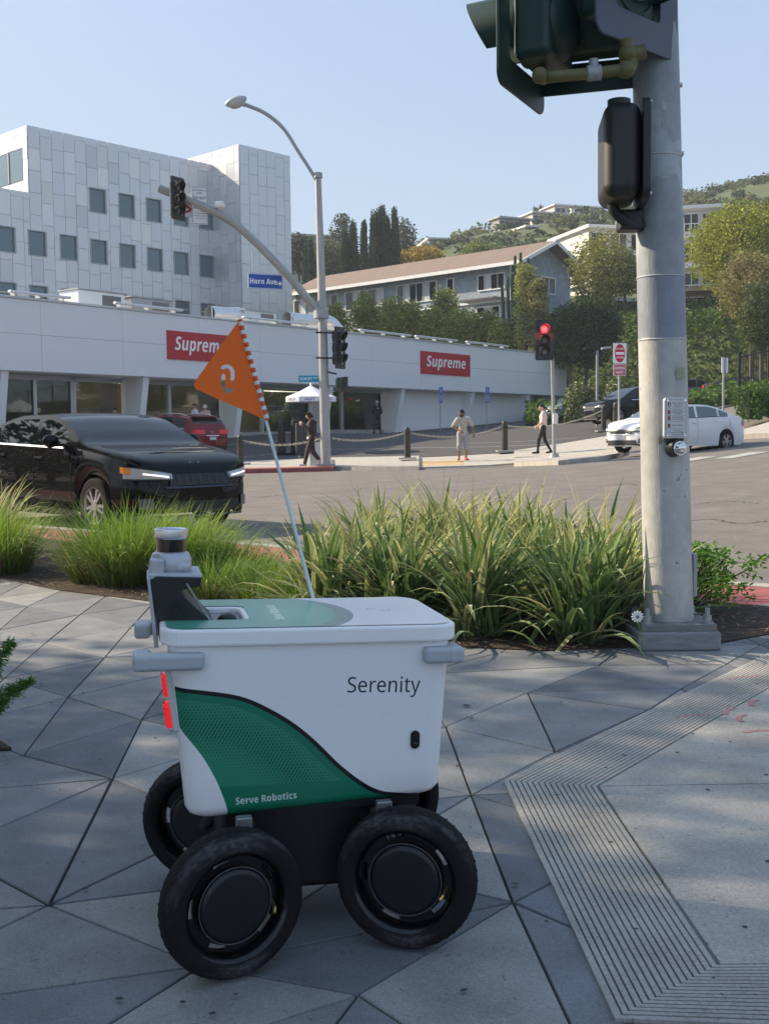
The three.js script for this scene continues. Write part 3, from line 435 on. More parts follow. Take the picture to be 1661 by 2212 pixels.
hillHouse(1555, 702, 90, 6.4, 1, -.25, [.46, .33, .24], 'brown timber shed under trees above the green bank', { dep: 4 });
// ---------- delivery robot ----------
{
  const YAW = R(12.1), OX = -.164, OD = 2.219, t = thing('delivery_robot', 'white and green sidewalk delivery robot with four black wheels and orange flag', 'robot', [OX, 0, -OD], YAW);
  const toL = (x, d) => { const dx = x - OX, dz = -(d) + OD, c = Math.cos(YAW), s = Math.sin(YAW); return [dx * c - dz * s, dx * s + dz * c]; };
  const tyreT = tex(512, (u, v) => { const a = fbm(u, v, 6, 5), b = vn(u * 90, v * 30, 256); const s = clamp((a - .52) * 5, 0, 1) * (.4 + .6 * b); const k = .34 + .36 * s + .06 * (b - .5); return [k, k, k * 1.01]; });
  const rubber = phys([.16, .16, .165], .85, 0, { specularIntensity: .35, map: tyreT, bumpMap: grainB, bumpScale: .0015 }), hubM = mat([.006, .006, .007], .25), capM = mat([.008, .009, .011], .35), brass = mat([.7, .45, .15], .3, .9);
  // wheels (axis = local z of each wheel)
  const tyreG = (() => {
    const pr = [[.095, -.026], [.1, -.03], [.11, -.033], [.122, -.031], [.1305, -.022], [.1342, -.01], [.135, 0], [.1342, .01], [.1305, .022], [.122, .031], [.11, .033], [.1, .03], [.095, .026]];
    const body = tf(lathe(pr, 72), 0, 0, 0, Math.PI / 2, 0, 0), gs = [body];
    for (let i = 0; i < 44; i++) for (const s of [1, -1]) { const a = (i + (s > 0 ? .5 : 0)) / 44 * 2 * Math.PI, g = box(.0022, .001, .013, 0, .1341, s * .0095, 0, s * .65, 0); g.rotateX(0); const m = new THREE.Matrix4().makeRotationZ(a); g.applyMatrix4(m); gs.push(g); }
    return merge(gs);
  })();
  const rimG = tf(lathe([[.096, -.024], [.098, -.027], [.0935, -.02], [.09, .0], [.0935, .02], [.1005, .0285], [.099, .0305], [.091, .022], [.087, .0], [.09, -.02]], 72), 0, 0, 0, Math.PI / 2, 0, 0);
  const dishG = (() => { const sh = new THREE.Shape(); sh.absarc(0, 0, .0895, 0, Math.PI * 2); const hole = new THREE.Path(); for (let k = 0; k < 5; k++) { const a0 = k / 5 * 2 * Math.PI + .35, w = .42, p = new THREE.Path(); p.absarc(0, 0, .0855, a0, a0 + w, false); p.absarc(0, 0, .0765, a0 + w, a0, true); p.closePath(); sh.holes.push(p); } return tf(new THREE.ExtrudeGeometry(sh, { depth: .006, bevelEnabled: false, curveSegments: 48 }), 0, 0, -.004); })();
  const capG = tf(lathe([[0, .024], [.056, .0238], [.064, .0215], [.0685, .016], [.0695, .0], [.0695, -.02], [.03, -.03], [0, -.03]].map(p => [p[0], p[1]]), 64), 0, 0, 0, Math.PI / 2, 0, 0);
  const wheel = (x, d, axisYaw, valve) => {
    const [lx, lz] = toL(x, d), g = new THREE.Group(); g.name = 'wheel'; g.position.set(lx, .135, lz); g.rotation.y = axisYaw - YAW; t.add(g);
    mesh('tyre', tyreG, rubber, g); mesh('rim', [rimG, dishG], hubM, g); mesh('motor_cap', capG, capM, g);
    mesh('valve', [rod(V(.079 * Math.cos(valve), .079 * Math.sin(valve), .0), V(.077 * Math.cos(valve - .1), .077 * Math.sin(valve - .1), .022), .003), rod(V(.077 * Math.cos(valve - .1), .077 * Math.sin(valve - .1), .022), V(.074 * Math.cos(valve - .2), .074 * Math.sin(valve - .2), .03), .0036)], brass, g);
    mesh('ring_scuff', tf(new THREE.TorusGeometry(.0693, .0008, 6, 72), 0, 0, .017), mat([.16, .17, .18], .4, .3), g);
  };
  wheel(-.282, 1.939 + .01, R(31), -.15); wheel(.035, 2.049 + .01, R(-13), -.2); wheel(-.405, 2.39, R(-9), 1); wheel(.0, 2.5, R(34), 2);
  // body (pitched slightly)
  const B = new THREE.Group(); B.name = 'body'; const bc = toL(-.19, 2.263); B.position.set(bc[0], 0, bc[1]); B.rotation.z = R(-1.5); t.add(B);
  const white = phys([.88, .88, .88], .35, 0, { clearcoat: .3, clearcoatRoughness: .3 }), grey = mat([.42, .45, .49], .55), dark = mat([.01, .011, .014], .5), silver = mat([.55, .57, .6], .38, .7);
  // tub: loft of rounded rectangles
  const N = 6, lv = [[.268, .0, .05], [.272, .012, .03], [.282, .022, .012], [.30, .03, .004], [.36, .03, 0], [.45, .03, 0], [.575, .03, 0]];
  const ring = (y, inset) => { const k = clamp((y - .27) / .305, 0, 1), xl = lerp(-.236, -.272, k) + inset, xr = lerp(.259, .272, k) - inset, zz = lerp(.168, .185, k) - inset, r = .035, o = []; for (const [cx, cz, a0] of [[xr - r, zz - r, 0], [xl + r, zz - r, 90], [xl + r, -zz + r, 180], [xr - r, -zz + r, 270]]) for (let i = 0; i <= N; i++) { const a = R(a0 + 90 * i / N); { const X = cx + r * Math.cos(a), e = 1 - clamp((y - .27) / .12, 0, 1); o.push([X, y - e * .027 * clamp((.26 - X) / .48, 0, 1), cz + r * Math.sin(a)]); } } return o; };
  const rings = [ring(.268, .03), ring(.27, .016), ring(.276, .006), ring(.287, 0), ring(.33, 0), ring(.39, 0), ring(.45, 0), ring(.51, 0), ring(.575, 0), ring(.578, .004)], per = rings[0].length;
  const zAt = y => lerp(.168, .185, clamp((y - .27) / .305, 0, 1));
  { // near flank carries the printed livery; the rest is plain
    const v = [], all = [], near = []; rings.forEach(r => r.forEach(p => v.push(...p)));
    for (let j = 0; j < rings.length - 1; j++) for (let i = 0; i < per; i++) { const a = j * per + i, b = j * per + (i + 1) % per; const isN = i >= 3 && i < N + 1 + 4; (isN ? near : all).push(a, a + per, b, b, a + per, b + per); }
    const c0 = v.length / 3; v.push(0, .268, 0); for (let i = 0; i < per; i++) all.push(c0, i, (i + 1) % per);
    const gA = toCreasedNormals(polyMesh(v, all), .6); mesh('tub', gA, white, B);
    const gN = polyMesh(v, near), p = gN.attributes.position, uv = new Float32Array(p.count * 2); for (let i = 0; i < p.count; i++) { uv[i * 2] = (p.getX(i) + .28) / .56; uv[i * 2 + 1] = (p.getY(i) - .26) / .33; } gN.setAttribute('uv', new THREE.BufferAttribute(uv, 2)); const gF = mergeVertices(gN.toNonIndexed(), 1e-6);
    // pixel of the photograph -> spot on the flank
    const bw = new THREE.Matrix4(); t.updateMatrixWorld(true); bw.copy(B.matrixWorld).invert();
    const spot = (px, py) => { const o = V(0, EYE, 0).applyMatrix4(bw), e = at(px, py, 2).applyMatrix4(bw).sub(o); let k = (.178 - o.z) / e.z; for (let q = 0; q < 3; q++) k = (zAt(o.y + e.y * k) - o.z) / e.z; return [o.x + e.x * k, o.y + e.y * k]; };
    const TW = 2048, TH = Math.round(2048 * .33 / .56), C = (px, py) => { const s = spot(px, py); return [(s[0] + .28) / .56 * TW, TH - (s[1] - .26) / .33 * TH]; };
    const top = [[345, 1489], [364, 1490], [434, 1496], [515, 1508], [573, 1531], [631, 1565], [679, 1604], [727, 1651], [775, 1689], [818, 1711], [866, 1718], [900, 1720]].map(p => C(...p));
    const low = [[362, 1540], [369, 1551], [393, 1581], [434, 1629], [463, 1677], [482, 1720], [495, 1763], [498, 1800]].map(p => C(...p));
    const tx = canvasTex(TW, TH, c => {
      c.fillStyle = '#f2f2f3'; c.fillRect(0, 0, TW, TH);
      const sp = new THREE.SplineCurve(top.map(p => new THREE.Vector2(...p))).getPoints(80), sl = new THREE.SplineCurve(low.map(p => new THREE.Vector2(...p))).getPoints(60);
      const path = () => { c.beginPath(); sp.forEach((p, i) => i ? c.lineTo(p.x, p.y) : c.moveTo(p.x, p.y)); c.lineTo(TW * .93, TH + 50); c.lineTo(sl[60].x, TH + 50); for (let i = 60; i >= 0; i--) c.lineTo(sl[i].x, sl[i].y); c.lineTo(-10, sl[0].y); c.lineTo(-10, sp[0].y); c.closePath(); };
      path(); c.fillStyle = '#2c8a6b'; c.fill();
      c.save(); path(); c.clip();
      const H2 = i => HN[(i * 7) & 65535];
      for (let r = 0; r < 60; r++) for (let q = 0; q < 84; q++) { // halftone dashes, dark near the stripe and paler further in
        const x = q * 26 + (r % 2) * 13, y = r * 22; let dist = 1e9; for (let i = 0; i < sp.length; i += 4) dist = Math.min(dist, Math.hypot(sp[i].x - x, sp[i].y - y)); const k = clamp((dist - 60) / 420, 0, 1); if (dist < 62 || y > TH * .9) continue;
        const f = Math.sin(k * Math.PI); c.fillStyle = k < .6 ? '#0b5843' : '#0f6a50'; const hgt = 4 + 9 * f; c.beginPath(); c.ellipse(x, y, 3 + 3 * f, hgt, .55, 0, 7); c.fill();
      }
      c.lineJoin = 'round'; c.strokeStyle = '#13785a'; c.lineWidth = 130; c.beginPath(); for (let i = 0; i <= 80; i++) i ? c.lineTo(sp[i].x, sp[i].y) : c.moveTo(sp[i].x, sp[i].y); c.stroke(); c.fillStyle = '#13785a'; c.fillRect(0, TH * .86, TW, TH);
      c.restore();
      c.lineCap = 'round'; c.lineJoin = 'round'; c.strokeStyle = '#101114'; c.beginPath(); for (let i = 0; i <= 80; i++) { const a = sp[i]; i ? c.lineTo(a.x, a.y) : c.moveTo(a.x, a.y); } c.lineWidth = 30; c.stroke();
      const text = (s, a, b, w, col, f, sk) => { const p = C(...a), q = C(...b); c.save(); c.translate(p[0], p[1]); c.rotate(Math.atan2(q[1] - p[1], q[0] - p[0])); c.font = f; const m = c.measureText(s).width, L = Math.hypot(q[0] - p[0], q[1] - p[1]); c.scale(L / m, L / m * sk); c.fillStyle = col; c.fillText(s, 0, 0); c.restore(); };
      c.lineWidth = 1.5; for (let i = 0; i < 26; i++) { const x = HN[(i * 91) & 65535] * TW, y = HN[(i * 57 + 3) & 65535] * TH, l = 20 + 90 * HN[(i * 17) & 65535], a = HN[(i * 29) & 65535] * 3; c.strokeStyle = i % 3 ? 'rgba(120,120,126,.22)' : 'rgba(250,250,250,.25)'; c.beginPath(); c.moveTo(x, y); c.lineTo(x + l * Math.cos(a), y + l * Math.sin(a) * .5); c.stroke(); }
      text('Serenity', [748, 1496], [907, 1495], 0, '#1b1e2b', '120px sans-serif', 1.06);
      text('Serve Robotics', [509, 1738], [642, 1724], 0, '#cfe0dc', 'bold 80px sans-serif', 1.12);
    });
    mesh('printed_flank', gF, phys([.97, .97, .97], .38, 0, { map: tx, clearcoat: .3, clearcoatRoughness: .3 }), B);
    const cp = spot(896, 1597); mesh('side_camera', [tf(ext(rrect(.016, .034, .0078), .004, .001), cp[0], cp[1], zAt(cp[1]) - .001), tf(new THREE.SphereGeometry(.005, 16, 10), cp[0], cp[1] - .008, zAt(cp[1]) + .003)], mat([.012, .012, .014], .2), B);
  }
  mesh('seal', tf(ext(rrect(.53, .355, .05), .01), 0, .575, 0, -Math.PI / 2, 0, 0), mat([.3, .3, .3], .7), B);
  // lid with a notch at the mast end
  {
    const o = rrect(.56, .385, .045, 8), notch = [[-.2805, .085], [-.14, .085], [-.122, .075], [-.116, .06], [-.116, -.06], [-.122, -.075], [-.14, -.085], [-.2805, -.085]];
    // outline goes right-top, left-top (index 9..17), notch, left-bottom
    const pts = [...o.slice(0, 18), ...notch, ...o.slice(18)];
    const g = tf(ext(pts, .022, .005), 0, .584, 0, -Math.PI / 2, 0, 0);
    mesh('lid', g, white, B);
    const tx = canvasTex(1536, 1056, (c, W, H) => { // printed film, u = x, v = z
      c.fillStyle = '#f1f1f4'; c.fillRect(0, 0, W, H); const X = x => (x + .28) / .56 * W, Z = z => (z + .1925) / .385 * H;
      c.fillStyle = '#5f8a86'; c.beginPath(); c.ellipse(X(-.10), Z(.02), W * .36, H * .62, 0, 0, 7); c.fill();
      c.fillStyle = '#57a892'; c.beginPath(); c.ellipse(X(-.14), Z(0), W * .37, H * .66, 0, 0, 7); c.fill(); c.fillRect(0, 0, X(-.15), H);
      c.save(); c.translate(X(-.045), Z(.1)); c.rotate(-Math.PI / 2); c.font = 'bold 76px sans-serif'; c.fillStyle = '#dfeae8'; c.fillText('Serve Robotics', 0, 0); c.restore();
      c.strokeStyle = '#9aa6b4'; c.lineWidth = 14; c.lineCap = 'round'; c.beginPath(); c.arc(X(.15), Z(-.01), 24, Math.PI * .9, Math.PI * 1.9); c.stroke(); c.beginPath(); c.arc(X(.178), Z(-.0), 24, -.1 * Math.PI, Math.PI * .9); c.stroke();
    });
    const inner = rrect(.548, .373, .04, 8), nn = notch.map(p => [p[0] < -.2 ? -.2745 : p[0] + .006, p[1] > 0 ? p[1] + .006 : p[1] - .006]);
    const sg = new THREE.ShapeGeometry(new THREE.Shape([...inner.slice(0, 18), ...nn, ...inner.slice(18)].map(p => new THREE.Vector2(...p)))), p = sg.attributes.position, uv = []; for (let i = 0; i < p.count; i++) uv.push((p.getX(i) + .28) / .56, (p.getY(i) + .1925) / .385); sg.setAttribute('uv', new THREE.Float32BufferAttribute(uv, 2));
    mesh('lid_print', tf(sg, 0, .6125, 0, -Math.PI / 2, 0, 0), phys([.95, .95, .95], .3, 0, { map: tx, clearcoat: .5, clearcoatRoughness: .2 }), B);
  }
  // mast recess tray, camera bump
  mesh('recess_tray', [tf(ext(rrect(.15, .16, .015), .004), -.2, .596, 0, -Math.PI / 2, 0, 0)], mat([.2, .21, .23], .5), B);
  mesh('camera_bump', [tf(new THREE.SphereGeometry(.02, 20, 12), -.152, .602, .03, 0, 0, 0, [1, .7, 1])], dark, B);
  // mast: side plates black, spine and head silver
  {
    const mz = .078, px = (a, b) => [a, b], prof = [[-.283, .575], [-.186, .606], [-.22, .635], [-.252, .667], [-.251, .672], [-.21, .68], [-.208, .692], [-.292, .695], [-.3, .687]];
    const m = mesh('mast', tf(ext(prof, mz * 2, .003), 0, 0, -mz), dark, B);
    mesh('spine', [tf(ext([[-.293, .56], [-.289, .56], [-.304, .693], [-.307, .69]], mz * 2 - .002, .002), 0, 0, -mz + .001), tf(ext([[-.304, .6935], [-.207, .6945], [-.207, .697], [-.303, .699]], mz * 2 - .002, .002), 0, 0, -mz + .001)], grey, m);
    const dots = []; for (let r = 0; r < 4; r++) { const n = [14, 20, 26, 30][r]; for (let i = 0; i < n; i++) { const a = i / n * 2 * Math.PI + r * .1; dots.push(tf(new THREE.CircleGeometry(.0012, 8), -.252 + (.009 + r * .0042) * Math.cos(a), .623 + (.009 + r * .0042) * Math.sin(a), mz + .0036)); } }
    mesh('speaker_grille', dots, mat([.002, .002, .002], .9), m);
    mesh('emblem', [tf(new THREE.TorusGeometry(.003, .0011, 6, 14, Math.PI * 1.2), -.2505, .6245, mz + .004, 0, 0, .6), tf(new THREE.TorusGeometry(.003, .0011, 6, 14, Math.PI * 1.2), -.2535, .6205, mz + .004, 0, 0, 3.7)], mat([.004, .004, .005], .4), m);
    mesh('side_strip', tf(box(.004, .09, .002, 0, 0, 0, 0, 0, .56), -.21, .645, mz + .004), mat([.3, .31, .33], .35, .6), m);
  }
  const lid = new THREE.Group(); lid.name = 'lidar_sensor'; lid.position.set(-.262, .6985, .0); lid.scale.setScalar(.94); B.add(lid);
  mesh('sensor_base', [rbox(.086, .03, .084, .014, -.002, .011, 0), tf(lathe([[.041, 0], [.044, .008], [.043, .026], [.038, .037], [.03, .041], [0, .041]], 40), 0, .002, 0), rbox(.03, .036, .03, .006, -.03, .014, .042)], mat([.46, .48, .51], .42, .6), lid);
  mesh('sensor_window', cyl(.031, .031, .03, 0, .056, 0, 0, 0, 0, 48), phys([.008, .006, .006], .06, 0, { clearcoat: 1 }), lid);
  mesh('sensor_cap', [lathe([[.03, .068], [.0345, .07], [.0355, .073], [.0355, .088], [.0345, .091], [.03, .0905], [.027, .084], [0, .082]], 48), ...Array.from({ length: 10 }, (_, i) => { const a = i / 10 * 2 * Math.PI; return box(.012, .008, .0018, .019 * Math.cos(a), .086, .019 * Math.sin(a), 0, -a, 0); })], mat([.72, .74, .77], .25, .85), lid);
  // corner bumpers
  const bump = (x, z, len, sx) => { const g = rbox(len, .032, .03, .009, 0, 0, 0); mesh('corner_bumper', [tf(g, x, .553, z), rbox(.034, .0315, .075, .009, x + sx * (len / 2 - .017), .553, z - Math.sign(z) * .02)], grey, B); };
  bump(-.27, .194, .13, -1); bump(.252, .192, .08, 1); bump(-.275, -.192, .12, -1); bump(.266, -.19, .085, 1);
  // rear lamp column on the mast end
  mesh('rear_panel', rbox(.012, .13, .05, .005, -.263, .475, .13, 0, 0, R(8)), mat([.6, .6, .62], .5), B);
  const lampM = mat([.5, .01, .015], .35, 0, { emissive: new THREE.Color(1, .03, .04), emissiveIntensity: .3 });
  for (const z of [.13, -.13]) { const l = mesh('tail_light', rbox(.02, .05, .034, .008, -.267, .44, z, 0, 0, R(8)), lampM, B); mesh('lens_ribs', Array.from({ length: 5 }, (_, i) => rbox(.004, .003, .03, .001, -.278 + i * .0016, .465 - i * .0105, z)), mat([.6, .05, .05], .25), l); }
  mesh('reflector', rbox(.008, .014, .03, .003, -.271, .53, .13), mat([.6, .05, .04], .3), B);
  // chassis
  mesh('chassis', [rbox(.36, .19, .27, .012, .01, .18, 0), box(.42, .03, .3, .01, .262, 0)], mat([.008, .008, .009], .45), B);
  mesh('bolt', [-.09, -.02, .05, .1, .15].map(x => cyl(.0035, .0035, .004, x, .252 - .0, .137, Math.PI / 2)), M.steel, B);
  for (const [x, d] of [[-.282, 1.949], [.035, 2.059], [-.405, 2.39], [0, 2.5]]) { const [lx, lz] = toL(x, d); mesh('wheel_fork', [rod(V(lx, .135, lz - Math.sign(lz) * .05), V(lx * .75, .24, lz * .5), .013)], mat([.03, .03, .032], .5, .3), t); mesh('fork_bracket', rbox(.03, .022, .02, .003, lx * .82, .252, lz * .66), mat([.3, .3, .31], .4, .6), t); }
  // whip with pennant
  {
    const wl = p => { const q = p.clone().applyMatrix4(new THREE.Matrix4().copy(t.matrixWorld).invert()); return q; };
    const dP = 2.47, foot = wl(at(680, 1306, dP)), top = wl(at(517, 690, dP)), mid = wl(at(577, 900, dP));
    const wp = mesh('flag_pole', rod(foot, top, .0042, .0032, 12), mat([.62, .72, .72], .4), t);
    const A = at(518, 690, dP), Bp = at(577, 908, dP), C = at(413, 836, dP), n = V(.12, 0, .99);
    const arr = [A, Bp, C].map(wl), c0 = arr[0], sh = new THREE.Shape(); // flat triangle in its own plane
    const ux = arr[1].clone().sub(arr[0]).normalize(), nn = ux.clone().cross(arr[2].clone().sub(arr[0])).normalize(), uy = nn.clone().cross(ux);
    const f2 = p => { const q = p.clone().sub(c0); return new THREE.Vector2(q.dot(ux), q.dot(uy)); };
    const poly2 = arr.map(f2), rc = (i, r) => { const p = poly2[i], a = poly2[(i + 2) % 3], b = poly2[(i + 1) % 3], ta = a.clone().sub(p).normalize().multiplyScalar(r), tb = b.clone().sub(p).normalize().multiplyScalar(r); return [p.clone().add(ta), p, p.clone().add(tb)]; };
    [0, 1, 2].forEach(i => { const [a, p, b] = rc(i, i === 2 ? .018 : .006); i ? sh.lineTo(a.x, a.y) : sh.moveTo(a.x, a.y); sh.quadraticCurveTo(p.x, p.y, b.x, b.y); }); sh.closePath();
    // S shaped cut-outs
    const hook = (pts, w) => { const cv = new THREE.CatmullRomCurve3(pts.map(p => { const q = f2(wl(at(p[0], p[1], dP))); return V(q.x, q.y, 0); })), o = [], o2 = []; for (let i = 0; i <= 18; i++) { const p = cv.getPoint(i / 18), tg = cv.getTangent(i / 18); o.push(new THREE.Vector2(p.x - tg.y * w, p.y + tg.x * w)); o2.push(new THREE.Vector2(p.x + tg.y * w, p.y - tg.x * w)); } const e = cv.getTangent(1), s = cv.getTangent(0), P1 = cv.getPoint(1), P0 = cv.getPoint(0); return new THREE.Path([...o, new THREE.Vector2(P1.x + e.x * w, P1.y + e.y * w), ...o2.reverse(), new THREE.Vector2(P0.x - s.x * w, P0.y - s.y * w)]); };
    sh.holes.push(hook([[481, 794], [491, 791], [500, 797], [503, 808], [502, 820]], .0042), hook([[483, 811], [482, 825], [485, 838], [494, 845], [503, 841]], .0042));
    const fg = new THREE.ExtrudeGeometry(sh, { depth: .0012, bevelEnabled: false, curveSegments: 12 });
    fg.applyMatrix4(new THREE.Matrix4().makeBasis(ux, uy, nn).setPosition(c0));
    mesh('pennant', fg, mat([.95, .16, .012], .65, 0, { bumpMap: grainB, bumpScale: .0006 }), t);
    const tapes = []; for (let i = 0; i < 12; i++) { const a = arr[0].clone().lerp(arr[1], (i + .3) / 12), b = arr[0].clone().lerp(arr[1], (i + .75) / 12); tapes.push(rod(a, b, .0058, .0058, 10)); }
    mesh('reflective_tape', tapes, mat([.72, .72, .7], .4), t); mesh('sleeve', rod(arr[0], arr[1], .0053, .0053, 10), mat([.7, .1, .012], .65), t);
  }
}
// ---------- signals, poles, signs ----------
const hBack = mat([.03, .034, .04], .45);
// a three section signal head, facing +z, hung with its bottom at y = 0; size of one section s
function signalHead(t, s, lit, col, plateCol) {
  const hm = col, pm = plateCol;
  const bw = s * 1.72, bh = s * 3.72;
  mesh('backplate', tf(ext(rrect(bw, bh, s * .16), .008, .002, [rrect(s * .96, s * 2.96, s * .08)]), 0, s * 1.5, .03), pm, t);
  for (let i = 0; i < 3; i++) {
    const y = s * (2.5 - i), g = new THREE.Group(); g.name = 'signal_section'; g.position.y = y; t.add(g);
    const hg = []; hg.push(rbox(s * .985, s * .985, s * .5, s * .1, 0, 0, -s * .2)); hg.push(tf(new THREE.SphereGeometry(s * .46, 24, 12, 0, Math.PI * 2, 0, Math.PI / 2), 0, 0, -s * .38, -Math.PI / 2, 0, 0, [1, .55, 1]));
    mesh('housing', hg, hm, g);
    const vp = [], vt = [], n = 30, a0 = -.2 * Math.PI, a1 = 1.2 * Math.PI, r = s * .46; // visor: open at the bottom, longer on top
    for (let k = 0; k <= n; k++) { const a = lerp(a0, a1, k / n), L = s * (.42 + .38 * clamp(Math.sin(a) * .6 + .4, 0, 1)); for (const [rr2, z] of [[r, .05 * s], [r * .98, L], [r * .955, L], [r * .94, .05 * s]]) vp.push(rr2 * Math.cos(a), rr2 * Math.sin(a), z); if (k < n) for (let q = 0; q < 3; q++) { const b = k * 4 + q; vt.push(b, b + 4, b + 1, b + 1, b + 4, b + 5); } }
    mesh('visor', toCreasedNormals(polyMesh(vp, vt), .7), hm, g);
    const on = lit === i; mesh('lens', tf(new THREE.SphereGeometry(s * .43, 28, 10, 0, Math.PI * 2, 0, .75), 0, 0, -s * .22, Math.PI / 2, 0, 0), on ? mat([.7, .02, .02], .3, 0, { emissive: new THREE.Color(1, .05, .06), emissiveIntensity: 2.2 }) : mat([.13, .14, .13], .25), g);
    mesh('lens_ring', tf(new THREE.TorusGeometry(s * .44, s * .02, 8, 32), 0, 0, .055 * s), hm, g);
  }
}
function pedHead(t, s, hm) { mesh('housing', [rbox(s, s * 1.05, s * .55, s * .16, 0, 0, 0)], hm, t); mesh('front_rim', [tf(ext(rrect(s * 1.02, s * 1.08, s * .1), s * .1, .003, [rrect(s * .84, s * .9, s * .06)]), 0, 0, s * .25)], M.sigBlack, t); mesh('hood', [box(s, .008, s * .4, 0, s * .53, s * .5), box(.008, s * .9, s * .35, s * .5, .04, s * .48), box(.008, s * .9, s * .35, -s * .5, .04, s * .48)], M.sigBlack, t); mesh('display', box(s * .84, s * .9, .01, 0, 0, s * .27), mat([.03, .03, .03], .2), t); mesh('bolt', [[-1, 1], [1, 1], [-1, -1], [1, -1]].map(([a, b]) => cyl(.008, .008, .012, a * s * .47, b * s * .48, s * .36, Math.PI / 2)), M.steel, t); }
const PD = 5.05, pole0 = flat(1440, 1383);
{ // the big near pole
  const base = V(flat(1438, 1385).x, 0, -PD - .03), t = thing('traffic_pole', 'thick weathered steel traffic pole on concrete footing beside strap leaf plants', 'pole', base);
  const top = at(1416, 0, PD), dx = top.x - base.x, H = 6.2, tx = dx / (top.y) * H;
  const blot = tex(1024, (u, v) => { // flaking pale paint low down, galvanised steel above
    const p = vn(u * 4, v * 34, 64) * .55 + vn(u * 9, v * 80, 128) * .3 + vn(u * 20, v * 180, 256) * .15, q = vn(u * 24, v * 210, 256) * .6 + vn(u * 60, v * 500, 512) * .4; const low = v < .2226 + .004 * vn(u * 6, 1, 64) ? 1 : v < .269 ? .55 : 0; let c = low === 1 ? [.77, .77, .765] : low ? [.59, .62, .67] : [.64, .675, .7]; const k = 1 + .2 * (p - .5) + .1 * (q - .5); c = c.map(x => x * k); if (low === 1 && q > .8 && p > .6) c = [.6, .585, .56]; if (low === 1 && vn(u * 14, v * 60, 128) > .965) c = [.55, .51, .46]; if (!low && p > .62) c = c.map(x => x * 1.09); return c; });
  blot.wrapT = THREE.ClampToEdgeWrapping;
  const g = tf(new THREE.CylinderGeometry(.088, .112, H, 48, 24, true), 0, H / 2, 0, 0, Math.PI, 0); const p = g.attributes.position; for (let i = 0; i < p.count; i++) p.setX(i, p.getX(i) + tx * p.getY(i) / H); g.rotateY(0); g.computeVertexNormals();
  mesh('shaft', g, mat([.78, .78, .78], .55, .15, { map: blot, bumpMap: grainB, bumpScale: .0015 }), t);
  mesh('weld_ring', [1.39, 1.67, 2.2].map(y => tf(new THREE.TorusGeometry(.1125 - .0039 * y, .003, 6, 48), tx * y / H, y, 0, Math.PI / 2)), mat([.5, .5, .52], .6, .2), t);
  mesh('footing', [rbox(.37, .085, .37, .012, .0, .0425, -.0)], mat([.3, .31, .33], .9, 0, { map: grain }), t);
  mesh('base_plate', [rbox(.34, .035, .34, .006, 0, .1, 0)], mat([.25, .25, .25], .7, .3, { map: grain }), t);
  for (const [a, b] of [[-1, 1], [1, 1], [-1, -1], [1, -1]]) mesh('anchor_bolt', [cyl(.02, .02, .035, a * .135, .135, b * .135, 0, 0, 0, 6), cyl(.011, .011, .07, a * .135, .15, b * .135), cyl(.027, .027, .006, a * .135, .12, b * .135)], M.galv, t);
  mesh('access_cover', rbox(.02, .2, .1, .006, .106, .32, -.01), M.galv, t);
  mesh('bolt', [3.62, 3.34, 2.52, 2.22, 1.95].map(y => cyl(.011, .011, .03, tx * y / H + .1, y, .0, 0, 0, Math.PI / 2, 6)), M.steel, t);
  mesh('sticker', tf(new THREE.CylinderGeometry(.1102, .1102, .05, 12, 1, true, -.05, .35), 0, 1.235, 0), mat([.33, .33, .22], .6), t);
}
